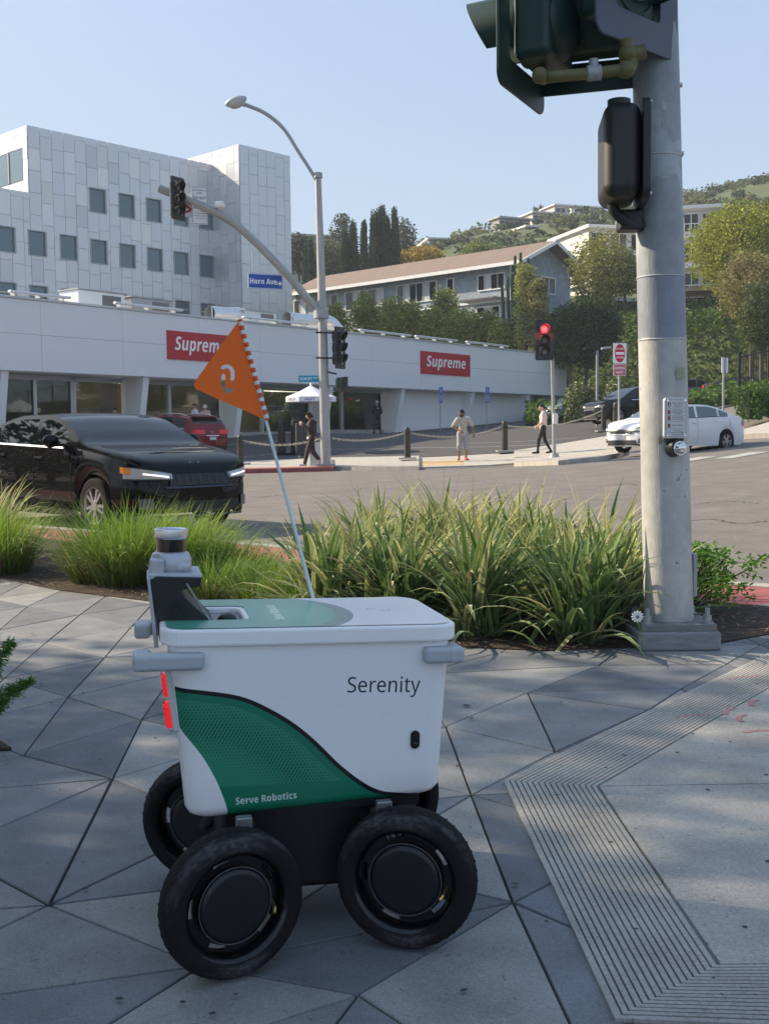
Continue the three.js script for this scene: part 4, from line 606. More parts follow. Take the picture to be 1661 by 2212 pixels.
{ // three signal heads and the walk signal on that pole
  const tag = 'signal heads on the big pole';
  const a = thing('vehicle_signal', 'dark green signal head turned sideways with round hoods jutting out', 'signal', at(1142, 217, 5.0), Math.atan2(-.89, -.45), tag); signalHead(a, .34, -1, M.sigGreen, M.sigGreen); a.position.copy(at(1142, 152, 5.0));
  const b = thing('vehicle_signal', 'dark green signal head seen from behind, against the pole', 'signal', at(1290, 132, 5.15), Math.PI - .3, tag); signalHead(b, .34, -1, M.sigGreen, M.sigGreen);
  const c = thing('vehicle_signal', 'signal head with dark blue backplate facing out from pole front', 'signal', at(1362, 42, 4.85), .75, tag); signalHead(c, .34, -1, M.sigGreen, mat([.075, .085, .13], .5));
  const pm = mat([.17, .16, .065], .6, .1, { map: grain }); const P = (x, y, d) => at(x, y, d);
  const br = thing('signal_bracket', 'rusty yellow green pipe bracket holding the signal heads to the pole', 'bracket', [0, 0, 0]);
  mesh('pipe', [tube([P(1165, 158, 5.0), P(1172, 167, 5.0), P(1190, 166, 4.72), P(1300, 156, 4.72), P(1345, 150, 4.72)], .024, 30, 12), tube([P(1345, 150, 4.72), P(1362, 140, 4.72), P(1356, 110, 4.72), P(1352, 85, 4.72)], .028, 20, 12), rod(P(1355, 120, 4.72), P(1392, 112, 4.72), .032)], pm, br);
  mesh('coupling', [rod(P(1267, 159, 4.72), P(1297, 156.5, 4.72), .032), rod(P(1282, 150, 4.72), P(1282, 128, 4.72), .02)], M.galv, br); mesh('elbow', [tf(new THREE.SphereGeometry(.034, 16, 12), ...P(1166, 163, 4.72).toArray()), tf(new THREE.SphereGeometry(.038, 16, 12), ...P(1352, 150, 4.72).toArray()), tf(new THREE.SphereGeometry(.04, 16, 12), ...P(1356, 118, 4.72).toArray())], pm, br);
  const w = thing('walk_signal', 'black boxy pedestrian signal fixed to the side of the big pole', 'signal', at(1346, 340, 4.95), Math.PI * .5 - .1);
  mesh('housing', [rbox(.34, .4, .16, .055, 0, 0, -.02)], M.sigBlack, w); mesh('door_frame', [tf(ext(rrect(.36, .42, .05), .025, .003), 0, 0, .065)], M.sigBlack, w);
  mesh('hood', [tf(cyl(.05, .05, .06, 0, 0, 0, 0, 0, 0, 20), .0, .215, -.02)], M.sigGreen, w); mesh('screw', [[-.16, .19], [.16, .19], [-.16, -.19], [.16, -.19]].map(([x, y]) => cyl(.007, .007, .012, x, y, .096, Math.PI / 2)), M.steel, w);
  const wb = thing('pipe_bracket', 'dark bent pipe arm under the pedestrian signal', 'bracket', [0, 0, 0]); mesh('pipe', [tube([P(1322, 432, 4.98), P(1325, 452, 4.98), P(1336, 466, 4.98), P(1360, 484, 5.0), P(1385, 488, 5.03)], .025, 24, 12)], M.sigBlack, wb); mesh('foot', [rbox(.1, .09, .1, .012, ...P(1358, 478, 5.03).toArray())], M.sigBlack, wb);
  mesh('side_rail', rbox(.012, .3, .02, .004, ...P(1398, 330, 4.97).toArray()), M.galv, wb);
  // push button plate
  const q = P(1459, 903, PD - .108), pb = thing('crossing_button', 'pedestrian crossing instruction plate with chrome push button on pole', 'button', q, .22);
  const tx = canvasTex(420, 700, (c, W, H) => {
    c.fillStyle = '#c9ccd0'; c.fillRect(0, 0, W, H); c.strokeStyle = '#3a3c44'; c.lineWidth = 5; c.strokeRect(10, 10, W - 20, H - 20); c.lineWidth = 3;
    for (const y of [170, 300, 410, 545]) { c.beginPath(); c.moveTo(20, y); c.lineTo(W - 20, y); c.stroke(); }
    c.fillStyle = '#23252c'; c.fillRect(45, 62, 52, 84); c.fillStyle = '#e6e6e6'; c.beginPath(); c.arc(71, 78, 9, 0, 7); c.fill(); c.fillRect(64, 88, 14, 28); c.fillRect(58, 114, 9, 26); c.fillRect(76, 114, 9, 26);
    c.fillStyle = '#9c2430'; for (const y of [205, 315, 450]) c.fillRect(45, y, 50, 76);
    c.fillStyle = '#2a2c34'; c.textAlign = 'center'; const T = (s, y, f = 34) => { c.font = `bold ${f}px sans-serif`; c.fillText(s, 245, y); };
    T('START CROSSING', 88, 27); T('WATCH FOR', 122, 26); T('VEHICLES', 152, 26); T("DON'T START", 218, 30); T('FINISH CROSSING', 252, 27); T('IF STARTED', 284, 27); T('TIME REMAINING', 346, 28); T('TO FINISH CROSSING', 382, 24); T("DON'T CROSS", 495, 34); T('TO CROSS', 588, 32); T('PUSH BUTTON', 662, 32); c.fillRect(60, 606, 280, 7); c.beginPath(); c.moveTo(370, 610); c.lineTo(330, 592); c.lineTo(330, 628); c.fill();
  });
  mesh('case', tf(ext(rrect(.106, .176, .012), .014, .002), 0, 0, -.016), mat([.6, .61, .63], .4, .5), pb); mesh('instruction_plate', tf(new THREE.PlaneGeometry(.1, .17), 0, 0, .0015), mat([.95, .95, .95], .5, 0, { map: tx }), pb);
  mesh('screw', [[-.042, .078], [.042, .078], [-.042, -.078], [.042, -.078]].map(([x, y]) => cyl(.005, .005, .004, x, y, .003, Math.PI / 2)), M.chrome, pb);
  mesh('button_body', [tf(new THREE.CylinderGeometry(.035, .042, .05, 32), .004, -.132, -.005, Math.PI / 2), tf(ext([[-.045, -.09], [.045, -.09], [.03, -.14], [-.03, -.14]], .02), 0, 0, -.03)], mat([.03, .035, .04], .3, .5), pb);
  mesh('push_button', tf(new THREE.SphereGeometry(.026, 28, 14, 0, Math.PI * 2, 0, Math.PI / 2), .012, -.134, .018, Math.PI / 2, 0, 0), M.chrome, pb);
  mesh('collar', tf(new THREE.TorusGeometry(.029, .004, 8, 32), .012, -.134, .018), M.chrome, pb);
}
// lamp and signal pole across the street
const LD = 36, lampBase = onG(704, 1002, .13); lampBase.copy(at(704, 1001, LD)); lampBase.y = SW(lampBase.x, LD) ;
{
  const P = (x, y) => at(x, y, LD), t = thing('street_lamp', 'tall grey street lamp with curved arm and a signal mast arm across the street', 'street lamp', lampBase), L = p => p.clone().sub(lampBase);
  const top = L(P(687, 382)), b0 = V(0, .1, 0);
  mesh('pole', [rod(b0, L(P(697, 690)), .17, .14, 24), rod(L(P(697, 690)), top, .14, .1, 24)], mat([.47, .47, .46], .5, .3, { map: grain }), t);
  mesh('base_plate', [box(.6, .06, .6, 0, .06, 0)], M.galv, t); mesh('anchor_bolt', [[-1, 1], [1, 1], [-1, -1], [1, -1]].map(([a, b]) => cyl(.05, .05, .14, a * .24, .14, b * .24, 0, 0, 0, 8)), M.steel, t);
  mesh('cap', cyl(.14, .14, .16, top.x, top.y + .04, top.z), M.galv, t);
  mesh('lamp_arm', tube([L(P(687, 395)), L(P(672, 370)), L(P(645, 328)), L(P(610, 275)), L(P(570, 243)), L(P(530, 226))], .06, 40, 10), M.galv, t);
  const hd = L(P(510, 219)), lh = mesh('lamp_head', [tf(new THREE.SphereGeometry(.36, 24, 16), hd.x, hd.y, hd.z, 0, 0, .3, [1, .42, .5]), rod(hd.clone().add(V(.2, -.06, 0)), L(P(530, 227)), .1, .07)], mat([.4, .42, .43], .5, .2), t); mesh('lamp_glass', tf(new THREE.SphereGeometry(.25, 20, 10), hd.x + .0, hd.y - .08, hd.z, 0, 0, .25, [1, .55, .8]), mat([.42, .42, .4], .15), lh);
  mesh('mast_arm', tube([L(P(694, 676)), L(P(672, 655)), L(P(640, 615)), L(P(600, 572)), L(P(550, 521)), L(P(500, 478)), L(P(455, 453)), L(P(400, 430)), L(P(345, 407))], .13, 50, 12), mat([.43, .43, .41], .55, .3, { map: grain }), t); mesh('arm_clamp', cyl(.24, .24, .35, L(P(694, 676)).x, L(P(694, 676)).y, 0), M.galv, t);
  mesh('camera', [rbox(.3, .2, .4, .08, ...L(P(475, 443)).toArray()), rod(L(P(475, 447)), L(P(472, 460)), .05)], M.white, t);
  const sh = (px, py, turn, lab) => { const s = thing('vehicle_signal', lab, 'signal', P(px, py), turn, 'far signal heads'); signalHead(s, .36, -1, M.sigBlack, M.sigBlack); return s; };
  sh(387, 470, 1.0, 'black signal head hung on the mast arm in front of the metal building').position.z += .25;
  const s2 = sh(733, 788, 1.05, 'black signal head on the side of the street lamp pole'); mesh('bracket', [rod(V(-.25, 1.0, -.05), V(-.75, 1.0, -.4), .03), rod(V(-.25, .2, -.05), V(-.75, .2, -.4), .03)], M.sigBlack, s2);
  const pw = thing('walk_signal', 'small dark pedestrian signal beside the parasol on the lamp pole', 'signal', P(733, 828), 1.9); pedHead(pw, .36, M.sigGreen); mesh('bracket', [rod(V(0, .3, -.1), V(-.3, .35, -.5), .03)], M.sigBlack, pw);
  // hanging sign plates
  const plate = (name, px, py, w, h, turn, bg, draw, label, edge) => { const s = thing(name, label, 'sign', P(px, py), turn), tx = canvasTex(512, Math.round(512 * h / w), (c, W, H) => { c.fillStyle = bg; c.fillRect(0, 0, W, H); draw(c, W, H); }); mesh('plate', tf(ext(rrect(w, h, Math.min(w, h) * .06), .02, .002), 0, 0, -.022), mat(edge || [.6, .6, .6], .5), s); mesh('print', tf(new THREE.PlaneGeometry(w - .02, h - .02), 0, 0, .0035), mat([.95, .95, .95], .55, 0, { map: tx }), s); return s; };
  const ha = plate('street_name_sign', 574, 608, 1.18, .5, .42, '#1f4fa8', (c, W, H) => { c.strokeStyle = '#e8ecf4'; c.lineWidth = 8; c.strokeRect(8, 8, W - 16, H - 16); c.fillStyle = '#f2f4f8'; c.font = `bold ${H * .5}px sans-serif`; c.save(); c.scale(.86, 1); c.fillText('Horn Ave', 22, H * .68); c.restore(); c.font = `bold ${H * .4}px sans-serif`; c.beginPath(); c.moveTo(W * .97, H * .6); c.lineTo(W * .9, H * .4); c.lineTo(W * .9, H * .8); c.fill(); c.fillRect(W * .84, H * .56, W * .07, H * .09); }, 'blue Horn Ave street sign hanging from the curved arm', [.6, .65, .75]);
  mesh('hanger', [rod(V(-.42, .25, 0), V(-.42, .95, 0), .02), rod(V(.42, .25, 0), V(.42, .58, 0), .02)], M.steel, ha);
  plate('rule_sign', 432, 444, .5, 1.18, .35, '#dcdde0', (c, W, H) => { c.strokeStyle = '#2a2c33'; c.lineWidth = 12; c.strokeRect(14, 14, W - 28, H - 28); c.fillStyle = '#2a2c33'; c.textAlign = 'center'; const T = (s, y, f) => { c.font = `bold ${f}px sans-serif`; c.fillText(s, W / 2, y, W - 60); }; T('ANTI-GRIDLOCK', 130, 62); T('ZONE', 220, 70); T('DO NOT', 400, 120); T('BLOCK', 560, 120); T('INTERSECTION', 720, 120); c.fillRect(30, 790, W - 60, 6); T('MINIMUM FINE', 880, 52); T('PHOTO ENFORCED', 960, 46); T('LAPD TRAFFIC', 1040, 46); }, 'white DO NOT BLOCK INTERSECTION sign on the mast arm');
  const rt = plate('turn_ban_sign', 400, 441, .62, .75, .35, '#e4e4e6', (c, W, H) => { c.strokeStyle = '#b8202c'; c.lineWidth = 60; c.beginPath(); c.arc(W / 2, H / 2, W * .36, 0, 7); c.stroke(); c.beginPath(); c.moveTo(W * .25, H * .3); c.lineTo(W * .75, H * .7); c.stroke(); }, 'white sign with red ring half behind the hanging signal head'); rt.position.z -= .12;
  plate('street_name_sign', 667, 818, .66, .21, .1, '#1a94b8', (c, W, H) => { c.fillStyle = '#f2f4f8'; c.font = `bold ${H * .62}px sans-serif`; c.fillText('SUNSET', W * .06, H * .72, W * .62); c.font = `bold ${H * .32}px sans-serif`; c.fillText('BLVD', W * .74, H * .45); }, 'turquoise SUNSET BLVD street sign beside the lamp pole', [.1, .45, .6]);
}
{ // red signal on its own pole, and other posts
  const D = 36, b = at(1197, 978, D), gy = SW(b.x, D); b.y = gy; const t = thing('signal_post', 'slim grey post with a red light signal on the corner sidewalk', 'post', b), top = at(1192, 775, D).sub(b);
  mesh('post', [rod(V(0, 0, 0), top.clone().setY(top.y + .1), .06, .055, 16)], M.galv, t); mesh('base', cyl(.13, .16, .14, 0, .07, 0), M.galv, t); mesh('button_box', rbox(.16, .34, .12, .03, .02, 1.25, .08), mat([.6, .62, .64], .5), t);
  const s = thing('vehicle_signal', 'black signal head showing a red light', 'signal', at(1175, 770, D - .15), .05); signalHead(s, .345, 0, M.sigBlack, M.sigBlack);
  const rl = new THREE.PointLight(new THREE.Color(1, .08, .08), 1.2, 4); rl.position.set(0, .345 * 2.5, .32); rl.castShadow = true; s.add(rl);
  const post = (name, px, pyB, pyT, d, r, label, cat) => { const p = at(px, pyB, d); const y = landY(p.x, d) + .05; const q = thing(name, label, cat, V(p.x, y, p.z)); const h = at(px, pyT, d).y - y; mesh('post', cyl(r, r, h, 0, h / 2, 0, 0, 0, 0, 12), M.galv, q); return [q, h]; };
  const sign = (q, y, w, h, draw, bgc, name = 'plate') => { const tx = canvasTex(400, Math.round(400 * h / w), (c, W, H) => { c.fillStyle = bgc; c.fillRect(0, 0, W, H); draw(c, W, H); }); const pl = mesh(name, tf(ext(rrect(w, h, w * .06), .015), 0, y, .05), mat([.55, .55, .55], .5), q); mesh('print', tf(new THREE.PlaneGeometry(w - .02, h - .02), 0, y, .068), mat([.95, .95, .95], .55, 0, { map: tx }), pl); };
  const [q, h] = post('do_not_enter_sign', 1336, 940, 742, 34, .035, 'DO NOT ENTER and WRONG WAY signs on a steel post', 'sign'); q.rotation.y = .12;
  sign(q, h - .3, .42, .62, (c, W, H) => { c.fillStyle = '#c02430'; c.beginPath(); c.ellipse(W / 2, H / 2, W * .4, H * .46, 0, 0, 7); c.fill(); c.fillStyle = '#efeff0'; c.fillRect(W * .16, H * .44, W * .68, H * .13); c.textAlign = 'center'; c.font = `bold ${H * .13}px sans-serif`; c.fillText('DO NOT', W / 2, H * .32, W * .6); c.fillText('ENTER', W / 2, H * .76, W * .58); }, '#e9e9ea');
  sign(q, h - .8, .4, .36, (c, W, H) => { c.strokeStyle = '#e8c8cc'; c.lineWidth = 10; c.strokeRect(10, 10, W - 20, H - 20); c.fillStyle = '#f2e0e2'; c.textAlign = 'center'; c.font = `bold ${H * .3}px sans-serif`; c.fillText('WRONG', W / 2, H * .44, W * .84); c.fillText('WAY', W / 2, H * .82); }, '#b5636c', 'lower_plate');
  const [q2, h2] = post('back_of_sign', 1561, 905, 775, 34, .035, 'white blank sign back on a post beside the hedge', 'sign'); mesh('plate', box(.26, .46, .015, 0, h2 - .2, .045), mat([.72, .74, .76], .5), q2); q2.rotation.y = .5; mesh('channel', box(.06, .46, .02, 0, h2 - .2, .065), M.galv, q2);
  const [q3, h3] = post('flood_light_post', 1289, 880, 757, 52, .06, 'thin post with two small flood lights before the green bank', 'lamp post'); mesh('arm', box(.9, .05, .05, 0, h3, 0), M.black, q3); mesh('lamp_head', [rbox(.45, .1, .3, .03, -.4, h3 + .08, 0)], M.black, q3); mesh('lamp_head', [rbox(.45, .12, .3, .03, .42, h3 + .1, 0, 0, 0, .1)], M.galv, q3);
  for (const [px, pb, lb] of [[951, 920, 'blue accessible parking sign left of the blank wall pier'], [1051, 912, 'blue accessible parking sign right of the blank wall pier']]) { const [s4, h4] = post('parking_sign', px, pb, 836, 63, .03, lb, 'sign'); sign(s4, h4 - .45, .32, .9, (c, W, H) => { c.strokeStyle = '#eef2f8'; c.lineWidth = 14; c.beginPath(); c.arc(W * .47, H * .3, W * .2, -.6, 3.6); c.stroke(); c.fillStyle = '#eef2f8'; c.beginPath(); c.arc(W * .45, H * .1, W * .09, 0, 7); c.fill(); c.fillRect(W * .42, H * .13, W * .1, H * .12); c.fillRect(W * .42, H * .23, W * .28, H * .03); for (const y of [.55, .65, .75, .86]) c.fillRect(W * .15, H * y, W * .7, H * .03); }, '#2c62b4'); s4.rotation.y = .8; }
}
// bollards with chain, delineators, valet stand, parasol
{
  const bol = (px, pyB, pyT, d, lb) => { const p = at(px, pyB, d), y = Math.max(G(p.x, d) + .07, p.y - .1), h = at(px, pyT, d).y - y, t = thing('bollard', lb, 'bollard', V(p.x, y, p.z), 0, 'black bollards along the lot edge'); mesh('post', [cyl(.105, .115, h - .05, 0, h / 2, 0), tf(new THREE.SphereGeometry(.105, 20, 8, 0, Math.PI * 2, 0, Math.PI / 2), 0, h - .026, 0)], mat([.03, .026, .024], .55), t); mesh('foot', rbox(.62, .05, .62, .01, 0, .025, 0), mat([.3, .3, .29], .8), t); mesh('strap', cyl(.118, .118, .06, 0, h * .86, 0), mat([.01, .01, .01], .4), t); return V(p.x, y + h * .9, p.z); };
  const P = [bol(520, 997, 944, 38.5, 'black bollard beside the red SUV, at the kerb'), bol(880, 985, 927, 39, 'black bollard between the lamp pole and the bearded man'), bol(1090, 970, 913, 41, 'black bollard between the bearded man and the woman in pink'), bol(1303, 935, 880, 47, 'black bollard close to the dark SUV'), bol(1330, 940, 873, 37, 'black bollard next to the white placard at the DO NOT ENTER post')];
  const chain = (a, b, sag, lb) => { const t = thing('barrier_chain', lb, 'chain', a, 0, 'yellow barrier chains'); const n = Math.round(a.distanceTo(b) / .1), gs = []; for (let i = 0; i < n; i++) { const f = k => { const u = k / n; return a.clone().lerp(b, u).add(V(0, -sag * 4 * u * (1 - u), 0)).sub(a); }; const p = f(i + .5), dd = f(i + 1).sub(f(i)).normalize(); const g = new THREE.TorusGeometry(.035, .008, 5, 8); g.scale(1.7, 1, 1); if (i % 2) g.rotateX(Math.PI / 2); g.applyQuaternion(new THREE.Quaternion().setFromUnitVectors(V(1, 0, 0), dd)); g.translate(p.x, p.y, p.z); gs.push(g); } mesh('links', gs, mat([.5, .46, .34], .5), t); };
  chain(P[1], P[2], .28, 'pale yellow chain hanging behind the bearded man'); chain(lampBase.clone().add(V(.2, .9, -.8)), P[1], .16, 'pale yellow chain from the lamp pole to first bollard'); chain(P[2], P[3], .3, 'pale yellow chain behind the woman in pink'); chain(P[0], lampBase.clone().add(V(-.2, .9, -.8)), .2, 'pale yellow chain by the walking man in dark clothes');
  for (const [px, lb] of [[609, 'black delineator post left of its twin under the parasol'], [637, 'black delineator post right of its twin under the parasol']]) { const d = 45, p = at(px, 965, d), y = G(p.x, d) + .07, h = at(px, 908, d).y - y, t = thing('delineator', lb, 'post', V(p.x, y, p.z)); mesh('post', lathe([[0, h], [.1, h], [.13, h - .03], [.17, h * .1], [.17, .06], [0, .06]], 20), M.black, t); mesh('handle', tf(new THREE.TorusGeometry(.06, .018, 8, 16), 0, h + .03, 0), M.black, t); mesh('base', rbox(.65, .07, .65, .02, 0, .035, 0), M.rubber, t); }
  { const d = 43, p = at(662, 970, d), y = G(p.x, d) + .07, t = thing('valet_board', 'dark upright valet board by the parasol', 'board', V(p.x, y, p.z), .2); mesh('panel', rbox(.8, 1.25, .3, .03, 0, .72, 0), mat([.03, .032, .04], .6), t); mesh('leg', [box(.06, .12, .2, -.3, .06, 0), box(.06, .12, .2, .3, .06, 0)], M.steel, t); }
  { const p = at(685, 1000, 36.4), y = SW(p.x, 36.4), t = thing('white_a_board', 'white folding board at the foot of the lamp pole', 'board', V(p.x - .0, y, p.z - .3), .3); mesh('panel', [box(.55, .78, .03, 0, .4, .1, -.2), box(.55, .78, .03, 0, .4, -.1, .2)], M.white, t); mesh('edge', [box(.03, .8, .05, -.28, .4, .1, -.2), box(.03, .8, .05, .28, .4, .1, -.2)], mat([.4, .55, .6], .6), t); }
  { const p = at(1344, 940, 36.6), y = landY(p.x, 36.6) + .05, t = thing('placard_stand', 'narrow white placard strapped beside the sign post bollard', 'sign', V(p.x - .15, y, p.z), .15); mesh('panel', rbox(.2, .85, .03, .01, 0, .47, 0), M.white, t); mesh('print', box(.17, .3, .004, 0, .72, .018), mat([.5, .12, .1], .6), t); mesh('foot', rbox(.5, .04, .4, .01, 0, .02, 0), M.rubber, t); }
  { const d = 46, c = at(672, 842, d), y = G(c.x, d) + .07, t = thing('valet_parasol', 'white valet parasol with scalloped edge in the parking lot', 'parasol', V(c.x, y, c.z)), h = at(672, 832, d).y - y, r = at(730, 850, d).x - c.x, n = 8, gs = [], tx = canvasTex(512, 128, (x, W, H) => { x.fillStyle = '#dfe1ea'; x.fillRect(0, 0, W, H); x.fillStyle = '#3b4270'; x.font = 'bold 90px sans-serif'; x.textAlign = 'center'; x.fillText('VALET', W / 2, 98, 420); });
    const wm = mat([.76, .77, .82], .8), vm = mat([1, 1, 1], .8, 0, { map: tx }); const eh = at(672, 858, d).y - y;
    for (let i = 0; i < n; i++) { const a = (i + .5) / n * 2 * Math.PI, b = (i + 1.5) / n * 2 * Math.PI, A = V(r * Math.cos(a), eh, r * Math.sin(a)), B2 = V(r * Math.cos(b), eh, r * Math.sin(b)); mesh('canopy_panel', polyMesh([0, h, 0, ...A.toArray(), ...B2.toArray(), A.x * .5, lerp(h, eh, .5) - .04, A.z * .5, B2.x * .5, lerp(h, eh, .5) - .04, B2.z * .5], [0, 3, 4, 3, 1, 2, 3, 2, 4]), wm, t); const v = new THREE.PlaneGeometry(A.distanceTo(B2), .2), mid = A.clone().add(B2).multiplyScalar(.5); tf(v, mid.x, eh - .1, mid.z, 0, Math.atan2(mid.x, mid.z), 0); mesh('valance', v, vm, t); }
    mesh('pole', cyl(.035, .035, h, 0, h / 2, 0), M.white, t); mesh('base', cyl(.35, .4, .15, 0, .08, 0), M.rubber, t); mesh('finial', tf(new THREE.SphereGeometry(.06, 12, 8), 0, h + .03, 0), M.white, t); }
  { const s = LX(250), t = thing('queue_rail', 'grey steel rail in front of the shop entrance', 'railing', [0, 0, 0]); shopLocal(t); for (const [a, b] of [[205, 300], [330, 425]]) { const xa = LX(a), xb = LX(b), y = gAt(xa + S0); for (let k = 0; k < 4; k++) mesh('post', cyl(.03, .03, 1.05, lerp(xa, xb, k / 3), y + .5, .8), M.steel, t); mesh('rail', [box(xb - xa, .05, .05, (xa + xb) / 2, y + 1.02, .8), box(xb - xa, .04, .04, (xa + xb) / 2, y + .7, .8)], M.steel, t); } }
  { const q = shopP(shopS(314), 1.3), y = G(...q) + .07, t = thing('entrance_stand', 'tan wooden host stand by the shop entrance', 'stand', V(q[0], y, -q[1]), PHI); mesh('cabinet', rbox(.75, 1.25, .5, .02, 0, .65, 0), mat([.62, .5, .36], .6), t); mesh('top', box(.85, .05, .6, 0, 1.3, 0), mat([.4, .3, .2], .5), t); }
}
// ---------- cars: a surface through cross sections, split into paint and glass ----------
function herm(pts) { return x => { const n = pts.length; if (x <= pts[0][0]) return pts[0][1]; if (x >= pts[n - 1][0]) return pts[n - 1][1]; let i = 0; while (x > pts[i + 1][0]) i++; const m = k => { if (k === 0) return (pts[1][1] - pts[0][1]) / (pts[1][0] - pts[0][0]); if (k === n - 1) return (pts[n - 1][1] - pts[n - 2][1]) / (pts[n - 1][0] - pts[n - 2][0]); const a = (pts[k][1] - pts[k - 1][1]) / (pts[k][0] - pts[k - 1][0]), b = (pts[k + 1][1] - pts[k][1]) / (pts[k + 1][0] - pts[k][0]); return a * b <= 0 ? 0 : 2 * a * b / (a + b); }; const h = pts[i + 1][0] - pts[i][0], t = (x - pts[i][0]) / h, t2 = t * t, t3 = t2 * t; return (2 * t3 - 3 * t2 + 1) * pts[i][1] + (t3 - 2 * t2 + t) * h * m(i) + (-2 * t3 + 3 * t2) * pts[i + 1][1] + (t3 - t2) * h * m(i + 1); }; }
const SEDAN = { L: 4.64, top: [[-2.32, .72], [-2.28, .93], [-2.1, 1.04], [-1.75, 1.1], [-1.5, 1.15], [-.95, 1.34], [-.35, 1.43], [.15, 1.43], [.5, 1.37], [.85, 1.22], [1.22, 1.03], [1.5, .98], [1.95, .9], [2.2, .81], [2.29, .68], [2.33, .5]], belt: [[-2.32, .7], [-2.1, .96], [-1.4, 1.05], [0, 1.01], [1.1, .97], [1.6, .91], [2.1, .79], [2.33, .48]], w: [[-2.32, .62], [-2.22, .76], [-1.9, .86], [-1, .9], [1, .9], [1.6, .89], [1.95, .84], [2.15, .74], [2.27, .55], [2.33, .3]], wheels: [1.42, -1.28], r: .325, bot: .19, wind: [.42, 1.2], rear: [-1.62, -.85], win: [[-1.35, -.95], [-.88, .0], [.1, .78]], roofX: [-.85, .42] };
const SUV = { L: 4.77, top: [[-2.38, .8], [-2.33, 1.02], [-2.15, 1.3], [-1.95, 1.52], [-1.7, 1.6], [-.6, 1.68], [.1, 1.67], [.5, 1.58], [.9, 1.36], [1.3, 1.12], [1.7, 1.06], [2.1, .95], [2.3, .78], [2.38, .55]], belt: [[-2.38, .75], [-2.2, 1.08], [-1.4, 1.12], [0, 1.06], [1.2, 1.03], [1.7, .97], [2.2, .82], [2.38, .52]], w: [[-2.38, .68], [-2.28, .82], [-1.9, .91], [-1, .94], [1, .94], [1.7, .92], [2.05, .85], [2.25, .7], [2.38, .4]], wheels: [1.45, -1.3], r: .37, bot: .24, wind: [.5, 1.28], rear: [-2.14, -1.88], win: [[-1.7, -1.05], [-.98, -.05], [.05, .85]], roofX: [-1.7, .5] };
function makeCar(t, S, paint, o = {}) {
  const top = herm(S.top), belt = herm(S.belt), wd = herm(S.w), H = S.L / 2, NV = 15;
  const stations = []; for (let x = -H; x <= H + 1e-6; x += S.L / 92) stations.push(x); for (const w of S.win) stations.push(...w); stations.push(...S.wind, ...S.rear); for (const w of S.wheels) for (let k = -1; k <= 1; k += .1) stations.push(w + k * (S.r + .05)); stations.sort((a, b) => a - b); const X = stations.filter((x, i) => !i || x - stations[i - 1] > .004);
  const bot = x => { let y = S.bot + .12 * Math.pow(clamp((Math.abs(x) - H + .5) / .5, 0, 1), 2); for (const w of S.wheels) { const R2 = S.r + .045, dx = Math.abs(x - w); if (dx < R2) y = Math.max(y, S.r + Math.sqrt(R2 * R2 - dx * dx) * .98); } return Math.min(y, belt(x) - .03); };
  const sec = x => { const b = bot(x), be = belt(x), tp = Math.max(top(x), be + .015), w = wd(x), rail = be + (tp - be) * .93, wb = w - .045, wr = wb - .3 * (rail - be) - .02, wt = rail - Math.min(.05, (rail - be) * .2); const zt = y => lerp(wb - .005, wr + .02, (y - be) / Math.max(rail - be, .01)); const P = [[b, w * .955], [lerp(b, be, .3), w * .995], [lerp(b, be, .55), w], [lerp(b, be, .8), w * .985], [be, wb], [be + Math.min(.02, (rail - be) * .1), zt(be) - .006], [lerp(be, wt, .5), zt(lerp(be, wt, .5))], [wt, zt(wt)], [rail, wr]]; for (let k = 1; k <= 6; k++) { const z = wr * (1 - k / 6), q = 1 - z / wr; P.push([rail + (tp - rail) * (1 - Math.pow(1 - q, 2.3)), z]); } return P; };
  const rows = X.map(sec), bins = {}, put = (k, q) => (bins[k] = bins[k] || []).push(q);
  for (let i = 0; i < X.length - 1; i++) { const xm = (X[i] + X[i + 1]) / 2, tall = top(xm) - belt(xm) > .1;
    for (let j = 0; j < NV - 1; j++) { let k = 'body'; if (j >= 8 && xm > S.wind[0] && xm < S.wind[1]) k = 'windshield'; else if (j >= 8 && xm > S.rear[0] && xm < S.rear[1]) k = 'rear_window'; else if ((j === 5 || j === 6) && tall) S.win.forEach((w, n) => { if (xm > w[0] && xm < w[1]) k = 'side_window' + n; }); else if (j === 4 && tall && xm > S.win[0][0] && xm < S.win[2][1]) k = 'trim';
      for (const s of [1, -1]) { if (k.startsWith('side')) put(k + (s > 0 ? 'r' : 'l'), [i, j, s]); else put(k, [i, j, s]); } } }
  const build = qs => { const v = [], ix = [], map = new Map(), id = (i, j, s) => { if (j === NV - 1) s = 1; const k = i * 100 + j * 2 + (s > 0); if (!map.has(k)) { map.set(k, v.length / 3); v.push(X[i], rows[i][j][0], rows[i][j][1] * s); } return map.get(k); }; for (const [i, j, s] of qs) { const a = id(i, j, s), b = id(i + 1, j, s), c = id(i + 1, j + 1, s), d = id(i, j + 1, s); s > 0 ? ix.push(a, b, c, a, c, d) : ix.push(a, c, b, a, d, c); } return toCreasedNormals(polyMesh(v, ix), .55); };
  const dark = mat([.012, .012, .013], .6), glass = o.glass || M.glass;
  const body = mesh('body', build(bins.body), paint, t);
  for (const [k, n] of [[0, 'tail_cap'], [X.length - 1, 'nose_cap']]) { const v = [], ix = []; rows[k].forEach(p => v.push(X[k], p[0], p[1])); rows[k].forEach(p => v.push(X[k], p[0], -p[1])); for (let j = 0; j < NV - 1; j++) ix.push(j, j + 1, j + NV, j + 1, j + NV + 1, j + NV); mesh(n, polyMesh(v, ix), paint, body); }
  mesh('windshield', build(bins.windshield), glass, t); mesh('rear_window', build(bins.rear_window), glass, t);
